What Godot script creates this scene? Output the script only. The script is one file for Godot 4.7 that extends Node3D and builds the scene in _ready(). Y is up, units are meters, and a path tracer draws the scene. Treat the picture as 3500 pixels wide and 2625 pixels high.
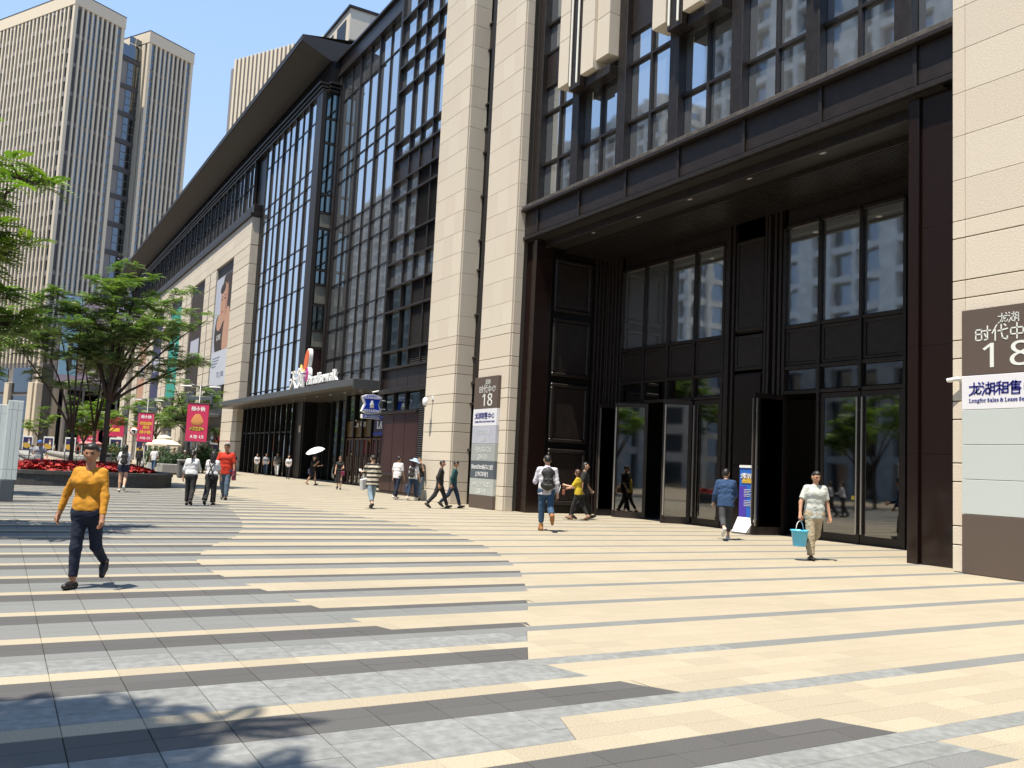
extends Node3D

# ---------------------------------------------------------------- helpers
var M := {}
var CACHE := {}
var ORG := {}
var USED := {}
var rng := RandomNumberGenerator.new()
var PIT := Basis()

func _ready() -> void:
	rng.seed = 20240611
	setup_view()
	make_materials()
	build_ground()
	build_office()
	build_mall()
	build_towers()
	build_signs()
	build_street()
	build_trees()
	build_people()

func numbered(called: String) -> String:
	if not USED.has(called):
		USED[called] = 0
		return called
	USED[called] += 1
	return "%s_%03d" % [called, USED[called]]

func tag(o: Node, label: String, category: String, group := "", kind := "") -> void:
	if label != "": o.set_meta("label", label)
	if category != "": o.set_meta("category", category)
	if group != "": o.set_meta("group", group)
	if kind != "": o.set_meta("kind", kind)

# a thing: world-coordinate parts when turn is 0, own axes otherwise
func thing(called: String, at: Vector3, label := "", category := "", group := "", turn := 0.0, own := false, kind := "") -> Node3D:
	var o := Node3D.new()
	o.name = numbered(called)
	add_child(o)
	o.position = at
	o.rotation.y = turn
	ORG[o] = Vector3.ZERO if (own or turn != 0.0) else at
	tag(o, label, category, group, kind)
	return o

func put(parent: Node3D, called: String, mesh: Mesh, m: Material, at := Vector3.ZERO, b := Basis()) -> MeshInstance3D:
	var o := MeshInstance3D.new()
	o.mesh = mesh
	o.material_override = m
	o.name = called if parent != self else numbered(called)
	parent.add_child(o, true)
	var org: Vector3 = ORG.get(parent, Vector3.ZERO)
	o.transform = Transform3D(b, at - org)
	ORG[o] = at
	return o

func box_mesh(s: Vector3) -> Mesh:
	var k := "b%.3f,%.3f,%.3f" % [s.x, s.y, s.z]
	if not CACHE.has(k):
		var m := BoxMesh.new()
		m.size = s
		CACHE[k] = m
	return CACHE[k]

# chamfered box
func cham_mesh(s: Vector3, c: float) -> Mesh:
	var k := "c%.3f,%.3f,%.3f,%.4f" % [s.x, s.y, s.z, c]
	if CACHE.has(k): return CACHE[k]
	var st := SurfaceTool.new()
	st.begin(Mesh.PRIMITIVE_TRIANGLES)
	st.set_smooth_group(-1)
	cham(st, -s / 2, s / 2, c)
	st.generate_normals()
	CACHE[k] = st.commit()
	return CACHE[k]

func quad(st: SurfaceTool, a: Vector3, b: Vector3, c: Vector3, d: Vector3) -> void:
	st.add_vertex(a); st.add_vertex(b); st.add_vertex(c)
	st.add_vertex(a); st.add_vertex(c); st.add_vertex(d)

func tri(st: SurfaceTool, a: Vector3, b: Vector3, c: Vector3) -> void:
	st.add_vertex(a); st.add_vertex(b); st.add_vertex(c)

# adds a chamfered box to st, outward faces clockwise
func cham(st: SurfaceTool, a: Vector3, b: Vector3, c: float) -> void:
	var ce := (a + b) / 2
	var h := (b - a) / 2
	c = minf(c, minf(h.x, minf(h.y, h.z)) * 0.9)
	for ax in 3:
		for sg in [-1, 1]:
			var u: int = (ax + 1) % 3
			var v: int = (ax + 2) % 3
			var p := []
			for k in [[-1, -1], [1, -1], [1, 1], [-1, 1]]:
				var q := Vector3.ZERO
				q[ax] = sg * h[ax]
				q[u] = k[0] * (h[u] - c)
				q[v] = k[1] * (h[v] - c)
				p.append(ce + q)
			if sg > 0: quad(st, p[0], p[3], p[2], p[1])
			else: quad(st, p[0], p[1], p[2], p[3])
	for ax in 3:
		var u: int = (ax + 1) % 3
		var v: int = (ax + 2) % 3
		for su in [-1, 1]:
			for sv in [-1, 1]:
				var p := []
				for e in [[-1, 0], [1, 0], [1, 1], [-1, 1]]:
					var q := Vector3.ZERO
					q[ax] = e[0] * (h[ax] - c)
					q[u] = su * (h[u] - (c if e[1] == 1 else 0.0))
					q[v] = sv * (h[v] - (0.0 if e[1] == 1 else c))
					p.append(ce + q)
				if su * sv > 0: quad(st, p[0], p[3], p[2], p[1])
				else: quad(st, p[0], p[1], p[2], p[3])
	for sx in [-1, 1]:
		for sy in [-1, 1]:
			for sz in [-1, 1]:
				var p0 := ce + Vector3(sx * h.x, sy * (h.y - c), sz * (h.z - c))
				var p1 := ce + Vector3(sx * (h.x - c), sy * h.y, sz * (h.z - c))
				var p2 := ce + Vector3(sx * (h.x - c), sy * (h.y - c), sz * h.z)
				if sx * sy * sz > 0: tri(st, p0, p2, p1)
				else: tri(st, p0, p1, p2)

# a box part between two corners (world coordinates)
func bx(parent: Node3D, called: String, m: Material, x0: float, y0: float, z0: float, x1: float, y1: float, z1: float, c := 0.0) -> MeshInstance3D:
	var a := Vector3(minf(x0, x1), minf(y0, y1), minf(z0, z1))
	var b := Vector3(maxf(x0, x1), maxf(y0, y1), maxf(z0, z1))
	return put(parent, called, cham_mesh(b - a, c) if c > 0.0 else box_mesh(b - a), m, (a + b) / 2)

func stool() -> SurfaceTool:
	var st := SurfaceTool.new()
	st.begin(Mesh.PRIMITIVE_TRIANGLES)
	return st

# plain box into st
func abox(st: SurfaceTool, x0: float, y0: float, z0: float, x1: float, y1: float, z1: float) -> void:
	var v := []
	for i in 8: v.append(Vector3(x1 if i & 1 else x0, y1 if i & 2 else y0, z1 if i & 4 else z0))
	for f in [[0, 2, 3, 1], [4, 5, 7, 6], [0, 4, 6, 2], [1, 3, 7, 5], [0, 1, 5, 4], [2, 6, 7, 3]]:
		quad(st, v[f[0]], v[f[3]], v[f[2]], v[f[1]])

# tapered tube along points
func tube(st: SurfaceTool, pts: Array, rad: Array, n := 8, cap := true) -> void:
	var rings := []
	var up := Vector3(0.31, 0.2, 0.93)
	for i in pts.size():
		var d: Vector3 = (pts[mini(i + 1, pts.size() - 1)] - pts[maxi(i - 1, 0)]).normalized()
		var s := d.cross(up).normalized()
		var t := s.cross(d).normalized()
		var ring := []
		for k in n:
			var a := TAU * k / n
			ring.append(pts[i] + (s * cos(a) + t * sin(a)) * rad[i])
		rings.append(ring)
	for i in pts.size() - 1:
		for k in n:
			var l := (k + 1) % n
			quad(st, rings[i][k], rings[i][l], rings[i + 1][l], rings[i + 1][k])
	if cap:
		for k in n:
			tri(st, pts[0], rings[0][(k + 1) % n], rings[0][k])
			tri(st, pts[-1], rings[-1][k], rings[-1][(k + 1) % n])

# lathe round the y axis: profile of (radius, y)
func lathe(st: SurfaceTool, prof: Array, n := 16, at := Vector3.ZERO, sx := 1.0, sz := 1.0) -> void:
	for i in prof.size() - 1:
		for k in n:
			var a := TAU * k / n
			var b := TAU * (k + 1) / n
			var p: Vector2 = prof[i]
			var q: Vector2 = prof[i + 1]
			quad(st, at + Vector3(p.x * cos(a) * sx, p.y, p.x * sin(a) * sz), at + Vector3(p.x * cos(b) * sx, p.y, p.x * sin(b) * sz),
				at + Vector3(q.x * cos(b) * sx, q.y, q.x * sin(b) * sz), at + Vector3(q.x * cos(a) * sx, q.y, q.x * sin(a) * sz))

func done(st: SurfaceTool) -> Mesh:
	st.generate_normals()
	return st.commit()

func smooth_off(st: SurfaceTool) -> SurfaceTool:
	st.set_smooth_group(-1)
	return st

# ---------------------------------------------------------------- view, light
func setup_view() -> void:
	var p := deg_to_rad(5.448)
	var r := deg_to_rad(2.746)
	var y := deg_to_rad(30.596)
	var f := Vector3(sin(y) * cos(p), sin(p), -cos(y) * cos(p))
	var rt := Vector3(cos(y), 0, sin(y))
	var up := rt.cross(f)
	var cam := Camera3D.new()
	cam.name = "camera"
	cam.fov = 47.41
	cam.near = 0.1
	cam.far = 2000.0
	add_child(cam)
	cam.transform = Transform3D(Basis(rt * cos(r) + up * sin(r), up * cos(r) - rt * sin(r), -f), Vector3(0, 1.5, 0))
	cam.current = true
	var sky_mat := ProceduralSkyMaterial.new()
	sky_mat.sky_top_color = Color(0.455, 0.585, 0.755)
	sky_mat.sky_horizon_color = Color(0.655, 0.71, 0.775)
	sky_mat.sky_curve = 0.22
	sky_mat.sky_energy_multiplier = 1.0
	sky_mat.ground_bottom_color = Color(0.45, 0.43, 0.40)
	sky_mat.ground_horizon_color = Color(0.70, 0.72, 0.74)
	sky_mat.sun_angle_max = 24.0
	sky_mat.sun_curve = 0.06
	var sky := Sky.new()
	sky.sky_material = sky_mat
	var env := Environment.new()
	env.background_mode = Environment.BG_SKY
	env.sky = sky
	env.tonemap_mode = Environment.TONE_MAPPER_LINEAR
	env.tonemap_exposure = 2.0
	env.ambient_light_source = Environment.AMBIENT_SOURCE_SKY
	env.sdfgi_enabled = true
	env.ssao_enabled = true
	env.ssil_enabled = true
	var we := WorldEnvironment.new()
	we.name = "world_environment"
	we.environment = env
	add_child(we)
	var sun := DirectionalLight3D.new()
	sun.name = "sun"
	sun.light_energy = 1.45
	sun.light_angular_distance = 0.5
	sun.light_color = Color(1.0, 0.955, 0.88)
	sun.shadow_enabled = true
	add_child(sun)
	sun.look_at_from_position(Vector3.ZERO, Vector3(0.54, -1.6, -0.16), Vector3.UP)

# ---------------------------------------------------------------- materials
func lin(r: float, g: float, b: float) -> Color:
	return Color(r, g, b).linear_to_srgb()

func noise_tex(freq: float, lo: float, hi: float, octaves := 4, size := 512, sd := 1, kind := FastNoiseLite.TYPE_SIMPLEX_SMOOTH, normal := 0.0) -> NoiseTexture2D:
	var n := FastNoiseLite.new()
	n.noise_type = kind
	n.seed = sd
	n.frequency = freq
	n.fractal_octaves = octaves
	var t := NoiseTexture2D.new()
	t.width = size
	t.height = size
	t.seamless = true
	t.noise = n
	if normal > 0.0:
		t.as_normal_map = true
		t.bump_strength = normal
	else:
		var g := Gradient.new()
		g.set_color(0, Color(lo, lo, lo))
		g.set_color(1, Color(hi, hi, hi))
		t.color_ramp = g
	return t

func mat(called: String, c: Color, rough: float, metal := 0.0, tex: Texture2D = null, scale := 1.0, vc := false) -> StandardMaterial3D:
	var m := StandardMaterial3D.new()
	m.resource_name = called
	m.albedo_color = c
	m.roughness = rough
	m.metallic = metal
	if tex:
		m.albedo_texture = tex
		m.uv1_triplanar = true
		m.uv1_world_triplanar = true
		m.uv1_scale = Vector3.ONE * scale
	m.vertex_color_use_as_albedo = vc
	M[called] = m
	return m

func grain(m: StandardMaterial3D, t: Texture2D, amount: float) -> void:
	m.normal_enabled = true
	m.normal_texture = t
	m.normal_scale = amount

func make_materials() -> void:
	var speck := noise_tex(0.16, 0.74, 1.0, 3, 512, 3)
	var stone_t := noise_tex(0.10, 0.90, 1.0, 5, 512, 7)
	var stain_t := noise_tex(0.02, 0.80, 1.0, 6, 512, 9)
	var rough_n := noise_tex(0.12, 0, 1, 3, 512, 5, FastNoiseLite.TYPE_SIMPLEX_SMOOTH, 3.0)
	var wave_n := noise_tex(0.006, 0, 1, 2, 512, 15, FastNoiseLite.TYPE_SIMPLEX_SMOOTH, 2.0)
	# paving: three stones, three tints each
	for k in 3:
		var f: float = [0.93, 1.0, 1.06][k]
		M["pave_beige%d" % k] = mat("beige_granite", lin(0.43 * f, 0.378 * f, 0.283 * f), 0.85, 0.0, speck, 0.9)
		M["pave_grey%d" % k] = mat("grey_granite", lin(0.225 * f, 0.238 * f, 0.238 * f), 0.8, 0.0, stain_t, 0.9)
		M["pave_dark%d" % k] = mat("charcoal_granite", lin(0.094 * f, 0.094 * f, 0.094 * f), 0.8, 0.0, speck, 0.9)
	var pv := mat("granite_slabs", Color.WHITE, 0.85, 0.0, speck, 0.9, true)
	grain(pv, rough_n, 0.25)
	mat("grout", lin(0.07, 0.066, 0.06), 0.95, 0.0, speck, 1.3)
	mat("asphalt", lin(0.16, 0.16, 0.165), 0.9, 0.0, speck, 0.7)
	mat("ground_far", lin(0.36, 0.30, 0.22), 0.9, 0.0, stain_t, 0.1)
	for k in 4:
		var f: float = [0.96, 1.0, 1.03, 0.98][k]
		var g: float = [0.99, 1.0, 1.0, 0.975][k]
		var s := mat("cream_stone%d" % k, lin(0.66 * f, 0.60 * f * g, 0.50 * f * g), 0.8, 0.0, stone_t, 0.45)
		grain(s, rough_n, 0.2)
	mat("stone_core", lin(0.10, 0.085, 0.065), 0.9)
	mat("bronze", lin(0.032, 0.026, 0.024), 0.42, 0.25, noise_tex(0.03, 0.7, 1.0, 4, 256, 21), 0.5)
	mat("bronze_panel", lin(0.027, 0.020, 0.018), 0.4, 0.1, noise_tex(0.03, 0.75, 1.0, 4, 256, 22), 0.4)
	mat("bronze_dusty", lin(0.11, 0.098, 0.09), 0.75, 0.0, noise_tex(0.03, 0.6, 1.0, 5, 256, 23), 0.6)
	mat("brown_granite", lin(0.019, 0.0105, 0.009), 0.16, 0.0, speck, 1.2)
	mat("black_metal", lin(0.007, 0.0065, 0.0065), 0.4, 0.3)
	mat("soffit", lin(0.019, 0.0155, 0.0145), 0.55)
	mat("grey_metal", lin(0.12, 0.125, 0.13), 0.45, 0.5)
	mat("steel", lin(0.55, 0.54, 0.52), 0.32, 0.9)
	mat("white_paint", lin(0.75, 0.76, 0.76), 0.45)
	mat("louvre", lin(0.055, 0.050, 0.048), 0.55, 0.2)
	var gl := mat("coated_glass", lin(0.58, 0.62, 0.65), 0.03, 0.9)
	grain(gl, wave_n, 0.035); gl.uv1_triplanar = true; gl.uv1_world_triplanar = true; gl.uv1_scale = Vector3.ONE * 0.35
	var gd := mat("dark_glass", lin(0.22, 0.22, 0.22), 0.03, 1.0)
	grain(gd, wave_n, 0.025); gd.uv1_triplanar = true; gd.uv1_world_triplanar = true; gd.uv1_scale = Vector3.ONE * 0.35
	var gg := mat("green_glass", lin(0.22, 0.27, 0.27), 0.04, 1.0)
	grain(gg, wave_n, 0.03); gg.uv1_triplanar = true; gg.uv1_world_triplanar = true; gg.uv1_scale = Vector3.ONE * 0.35
	mat("tower_glass", lin(0.17, 0.19, 0.21), 0.08, 1.0)
	mat("tower_stone", lin(0.66, 0.58, 0.45), 0.85, 0.0, stone_t, 0.05)
	mat("letter_navy_soft", lin(0.12, 0.14, 0.25), 0.6)
	mat("sign_grey_dark", lin(0.10, 0.105, 0.11), 0.5)
	mat("banner_pale", lin(0.60, 0.22, 0.22), 0.7)
	mat("tower_panel", lin(0.20, 0.185, 0.18), 0.5)
	mat("tower_dark", lin(0.06, 0.058, 0.06), 0.6)
	mat("white_concrete", lin(0.55, 0.55, 0.53), 0.8, 0.0, stain_t, 0.06)

func pane(parent: Node3D, m: Material, x: float, y0: float, z0: float, y1: float, z1: float, called := "window_pane") -> MeshInstance3D:
	# glass facing -X at plane x; set a hair out of true as real panes are
	var b := Basis.from_euler(Vector3(0, rng.randf_range(-0.0022, 0.0022), rng.randf_range(-0.0022, 0.0022)))
	var s := Vector3(0.016, absf(y1 - y0) - 0.02, absf(z1 - z0) - 0.02)
	return put(parent, called, box_mesh(s), m, Vector3(x, (y0 + y1) / 2, (z0 + z1) / 2), b)
# ---------------------------------------------------------------- ground
const ROW := 0.20575
const TILE := 0.4115
const Z0 := -5.39
var CURVE1 := [[-60.0, 8.0], [-24.4, 5.6], [-20.6, 4.96], [-18.3, 4.44], [-16.5, 3.88], [-15.2, 3.25], [-13.9, 2.79], [-12.9, 2.52], [-11.8, 2.48], [-11.2, 2.53], [-10.5, 2.63], [-10.0, 2.72], [-9.25, 2.85], [-8.0, 3.04], [-7.57, 3.15], [-6.65, 3.5], [-6.6, 9.0], [4.0, 9.0]]
var CURVE2 := [[-60.0, 5.0], [-26.0, 8.0], [-24.4, 8.24], [-22.8, 8.44], [-21.5, 8.63], [-20.4, 8.73], [-19.15, 8.78], [-17.9, 8.72], [-16.5, 8.56], [-15.3, 8.27], [-14.0, 7.91], [-12.6, 7.36], [-11.3, 6.84], [-10.0, 6.14], [-8.7, 5.4], [-7.5, 4.65], [-6.5, 4.05], [-6.0, 3.75], [-5.4, 3.9], [-5.17, 4.04], [-4.7732, 4.26], [-4.7728, 3.2], [-4.567, 3.1], [-4.1555, 2.94], [-3.9502, 2.9], [-3.9496, 4.68], [-3.5, 4.92], [-2.7, 5.2], [4.0, 6.0]]

func curve(c: Array, z: float) -> float:
	for i in c.size() - 1:
		if z <= c[i + 1][0]:
			return lerpf(c[i][1], c[i + 1][1], clampf((z - c[i][0]) / (c[i + 1][0] - c[i][0]), 0, 1))
	return c[-1][1]

func tile_into(st: SurfaceTool, xn0: float, xf0: float, xn1: float, xf1: float, zn: float, zf: float, c: Color, bevel: bool, dy: float) -> void:
	st.set_color(c)
	var a := Vector3(xn0, dy, zn)
	var b := Vector3(xf0, dy, zf)
	var d := Vector3(xf1, dy, zf)
	var e := Vector3(xn1, dy, zn)
	if bevel:
		var k := 0.0025
		var dn := Vector3(0, -0.0025, 0)
		var lo := Vector3(0, -0.014, 0)
		var ia := a + Vector3(k, 0, -k)
		var ib := b + Vector3(k, 0, k)
		var id := d + Vector3(-k, 0, k)
		var ie := e + Vector3(-k, 0, -k)
		quad(st, ia, ib, id, ie)
		quad(st, a + dn, b + dn, ib, ia)
		quad(st, b + dn, d + dn, id, ib)
		quad(st, d + dn, e + dn, ie, id)
		quad(st, e + dn, a + dn, ia, ie)
		quad(st, a + lo, b + lo, b + dn, a + dn)
		quad(st, b + lo, d + lo, d + dn, b + dn)
		quad(st, d + lo, e + lo, e + dn, d + dn)
		quad(st, e + lo, a + lo, a + dn, e + dn)
	else:
		quad(st, a, b, d, e)

func build_ground() -> void:
	var g := stool()
	quad(g, Vector3(-900, 0, 300), Vector3(-900, 0, -1500), Vector3(900, 0, -1500), Vector3(900, 0, 300))
	var gm := put(self, "ground", done(g), M.ground_far, Vector3(0, -0.03, 0))
	tag(gm, "pale paved ground running on beyond the plaza", "ground", "", "structure")
	var pav := thing("plaza_paving", Vector3.ZERO, "striped plaza paving of beige, grey and charcoal granite slabs", "pavement", "", -0.008, true, "structure")
	# bed
	var bed := stool()
	quad(bed, Vector3(-14, 0, 4), Vector3(-14, 0, -100), Vector3(26, 0, -100), Vector3(26, 0, 4))
	put(pav, "mortar_bed", done(bed), M.grout, Vector3(0, -0.013, 0))
	var cols := {"b": Vector3(0.425, 0.375, 0.28), "g": Vector3(0.20, 0.212, 0.212), "d": Vector3(0.092, 0.092, 0.093)}
	var keep := []
	var near := smooth_off(stool())
	var far := smooth_off(stool())
	var tint := FastNoiseLite.new()
	tint.seed = 4
	tint.frequency = 0.35
	for k in range(-225, 34):
		var zf := Z0 + k * ROW
		var zn := zf + ROW
		var cls := posmod(k, 6)
		var zm := (zf + zn) / 2
		var c1n := curve(CURVE1, zn - 0.001); var c1f := curve(CURVE1, zf + 0.001)
		var c2n := curve(CURVE2, zn - 0.001); var c2f := curve(CURVE2, zf + 0.001)
		if c1n > c2n or c1f > c2f or zm > -6.62:
			c1n = c2n; c1f = c2f
		var kl: String = ["b", "d", "d", "g", "g", "g"][cls]
		var km: String = ["b", "b", "d", "g", "g", "b"][cls]
		var kr: String = ["b", "b", "b", "g", "b", "b"][cls]
		var x_end := 20.6 if zm > -10.0 or zm < -35 else 19.0
		var off := 0.42 + (TILE * 0.5 if (k % 2 == 0 and false) else 0.0)
		for n in range(-26, 50):
			var x0 := off + n * TILE
			var x1 := x0 + TILE
			if x0 > x_end or x0 < -9.0: continue
			var pieces := []
			for z in [[-99.0, -99.0, c1n, c1f, kl], [c1n, c1f, c2n, c2f, km], [c2n, c2f, 99.0, 99.0, kr]]:
				var a0 := clampf(z[0], x0, x1); var a1 := clampf(z[1], x0, x1)
				var b0 := clampf(z[2], x0, x1); var b1 := clampf(z[3], x0, x1)
				if b0 - a0 < 0.012 and b1 - a1 < 0.012: continue
				if pieces.size() > 0 and pieces[-1][4] == z[4] and pieces[-1][2] == a0 and pieces[-1][3] == a1:
					pieces[-1][2] = b0; pieces[-1][3] = b1
				else:
					pieces.append([a0, a1, b0, b1, z[4]])
			for p in pieces:
				var gap := 0.0011 if p[4] == "b" else 0.0024
				var f := 1.0 + rng.randf_range(-0.035, 0.035) + 0.08 * tint.get_noise_2d(x0, zm)
				var cv: Vector3 = cols[p[4]] * f
				var co := Color(cv.x, cv.y * (1.0 + rng.randf_range(-0.01, 0.01)), cv.z)
				var dy := rng.randf_range(-0.0008, 0.0008)
				var rz := ROW * 0.5
				var vals := [p[0] + gap, p[1] + gap, p[2] - gap, p[3] - gap, zn - gap, zf + gap]
				if zm > -7.0 and zm < -3.05 and x0 > -0.1 and x0 < 6.6 + (-zm - 3.0) * 0.8:
					var d2: float = x0 * x0 + zm * zm
					keep.append([d2, vals, p[4], co, dy])
				elif zm > -17:
					tile_into(near, vals[0], vals[1], vals[2], vals[3], vals[4], vals[5], co, true, dy)
				else:
					tile_into(far, vals[0], vals[1], vals[2], vals[3], vals[4], vals[5], co, false, dy)
	keep.sort_custom(func(a, b): return a[0] < b[0])
	for i in keep.size():
		var v: Array = keep[i][1]
		if i < 300:
			var st := smooth_off(stool())
			var cx: float = (v[0] + v[1] + v[2] + v[3]) / 4
			var cz: float = (v[4] + v[5]) / 2
			tile_into(st, v[0] - cx, v[1] - cx, v[2] - cx, v[3] - cx, v[4] - cz, v[5] - cz, Color.WHITE, true, 0.0)
			var kind: String = {"b": "beige", "g": "grey", "d": "dark"}[keep[i][2]]
			put(pav, "paving_slab", done(st), M["pave_%s%d" % [kind, i % 3]], Vector3(cx, keep[i][4], cz))
		else:
			tile_into(near, v[0], v[1], v[2], v[3], v[4], v[5], keep[i][3], true, keep[i][4])
	var a := put(pav, "paving_slabs", done(near), M.granite_slabs)
	a.set_meta("kind", "stuff")
	var b := put(pav, "distant_slabs", done(far), M.granite_slabs)
	b.set_meta("kind", "stuff")
	# bands beyond the slabs that can be told apart
	var dist := smooth_off(stool())
	for k in range(-440, -225):
		var zf := Z0 + k * ROW
		var cls := posmod(k, 6)
		var x_split := curve(CURVE1, zf) - 3.0
		var cl: Vector3 = cols[["b", "d", "d", "g", "g", "g"][cls]]
		var cr: Vector3 = cols[["b", "b", "b", "g", "b", "b"][cls]]
		dist.set_color(Color(cr.x, cr.y, cr.z))
		quad(dist, Vector3(x_split, 0, zf + ROW), Vector3(x_split, 0, zf), Vector3(24, 0, zf), Vector3(24, 0, zf + ROW))
		dist.set_color(Color(cl.x, cl.y, cl.z))
		quad(dist, Vector3(-9, 0, zf + ROW), Vector3(-9, 0, zf), Vector3(x_split, 0, zf), Vector3(x_split, 0, zf + ROW))
	put(pav, "distant_bands", done(dist), M.granite_slabs).set_meta("kind", "stuff")
# ---------------------------------------------------------------- office building
var COURSES := [0.0, 0.49, 0.83, 1.63, 1.97, 2.77, 3.11, 3.90, 4.24, 5.02, 5.36, 6.17, 6.51, 7.3, 8.15, 9.0, 9.85, 10.7, 11.55, 12.4, 13.25, 14.1, 14.95, 15.8, 16.65, 17.5, 18.35, 19.2, 20.05, 20.9, 21.75, 22.6, 23.5]

# stone plates on a face looking to -X at x, from z0 (far) to z1 (near)
func stone_front(parent: Node3D, x: float, z0: float, z1: float, cuts: Array, courses := COURSES, y_top := 23.5) -> void:
	for i in courses.size() - 1:
		if courses[i] >= y_top: break
		var lo: float = courses[i]
		var hi: float = minf(courses[i + 1], y_top)
		var g: float = 0.011 if lo < 6.4 else 0.004
		var zs := [z0] + cuts + [z1]
		if lo >= 6.4 and cuts.size() == 0 and z1 - z0 > 1.6:
			zs = [z0, lerpf(z0, z1, 0.35), lerpf(z0, z1, 0.7), z1]
		for j in zs.size() - 1:
			bx(parent, "stone_slab", M["cream_stone%d" % rng.randi_range(0, 3)], x, lo + g, zs[j] + 0.003, x + 0.06, hi - g, zs[j + 1] - 0.003, 0.006)

func stone_side(parent: Node3D, z: float, x0: float, x1: float, courses := COURSES, y_top := 23.5) -> void:
	for i in courses.size() - 1:
		if courses[i] >= y_top: break
		var lo: float = courses[i]
		var hi: float = minf(courses[i + 1], y_top)
		var g: float = 0.011 if lo < 6.4 else 0.004
		bx(parent, "stone_slab", M["cream_stone%d" % rng.randi_range(0, 3)], x0, lo + g, z - 0.06, x1, hi - g, z, 0.006)

func louvre_panel(parent: Node3D, x: float, y0: float, z0: float, y1: float, z1: float, pitch := 0.075) -> void:
	var p := bx(parent, "louvre_panel", M.black_metal, x + 0.07, y0, z0, x + 0.09, y1, z1)
	var st := smooth_off(stool())
	var y := y0 + 0.04
	while y < y1 - 0.03:
		quad(st, Vector3(0, y, z1), Vector3(0, y, z0), Vector3(0.05, y + 0.045, z0), Vector3(0.05, y + 0.045, z1))
		quad(st, Vector3(0, y - 0.012, z1), Vector3(0, y - 0.012, z0), Vector3(0, y, z0), Vector3(0, y, z1))
		y += pitch
	var o := put(p, "louvre_blades", done(st), M.louvre, Vector3(x, 0, 0))
	o.set_meta("kind", "stuff")

# dark moulded panel on a wall facing -X
func framed_panel(parent: Node3D, x: float, y0: float, z0: float, y1: float, z1: float, w := 0.09, m: Material = null) -> void:
	var fm: Material = m if m else M.bronze
	var p := bx(parent, "wall_panel", M.bronze_panel, x, y0 + w, z0 + w, x + 0.03, y1 - w, z1 - w, 0.008)
	bx(p, "moulding", fm, x - 0.03, y0, z0, x + 0.03, y0 + w, z1, 0.012)
	bx(p, "moulding", fm, x - 0.03, y1 - w, z0, x + 0.03, y1, z1, 0.012)
	bx(p, "moulding", fm, x - 0.032, y0 + w, z0, x + 0.03, y1 - w, z0 + w, 0.012)
	bx(p, "moulding", fm, x - 0.032, y0 + w, z1 - w, x + 0.03, y1 - w, z1, 0.012)

func door_leaf(parent: Node3D, hinge: Vector3, end: Vector3, y1: float, called := "door") -> void:
	# a glazed leaf from its hinge to its free edge, with a tall bar handle on each face
	var d := end - hinge
	var w := d.length()
	var b := Basis(Vector3(d.x, 0, d.z) / w, Vector3.UP, Vector3(d.x, 0, d.z).cross(Vector3.UP) / w)
	var st := smooth_off(stool())
	abox(st, 0, 0.01, -0.025, 0.11, y1, 0.025)
	abox(st, w - 0.11, 0.01, -0.025, w, y1, 0.025)
	abox(st, 0.11, 0.01, -0.025, w - 0.11, 0.22, 0.025)
	abox(st, 0.11, y1 - 0.14, -0.025, w - 0.11, y1, 0.025)
	var leaf := put(parent, called, done(st), M.bronze_panel, hinge, b)
	ORG[leaf] = Vector3.ZERO
	put(leaf, "glass", box_mesh(Vector3(w - 0.21, y1 - 0.35, 0.014)), M.dark_glass, Vector3(w / 2, y1 / 2 + 0.04, 0))
	for s in [-1.0, 1.0]:
		var h := smooth_off(stool())
		abox(h, -0.02, 0.25, -0.016, 0.02, y1 - 0.15, 0.016)
		abox(h, -0.012, 0.5, -0.05 * s, 0.012, 0.53, 0.0)
		abox(h, -0.012, y1 - 0.5, -0.05 * s, 0.012, y1 - 0.47, 0.0)
		put(leaf, "handle", done(h), M.steel, Vector3(w - 0.06, 0, 0.075 * s))
	put(leaf, "push_sticker", box_mesh(Vector3(0.1, 0.1, 0.004)), M.sticker, Vector3(w - 0.2, 1.15, 0.012))

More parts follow.
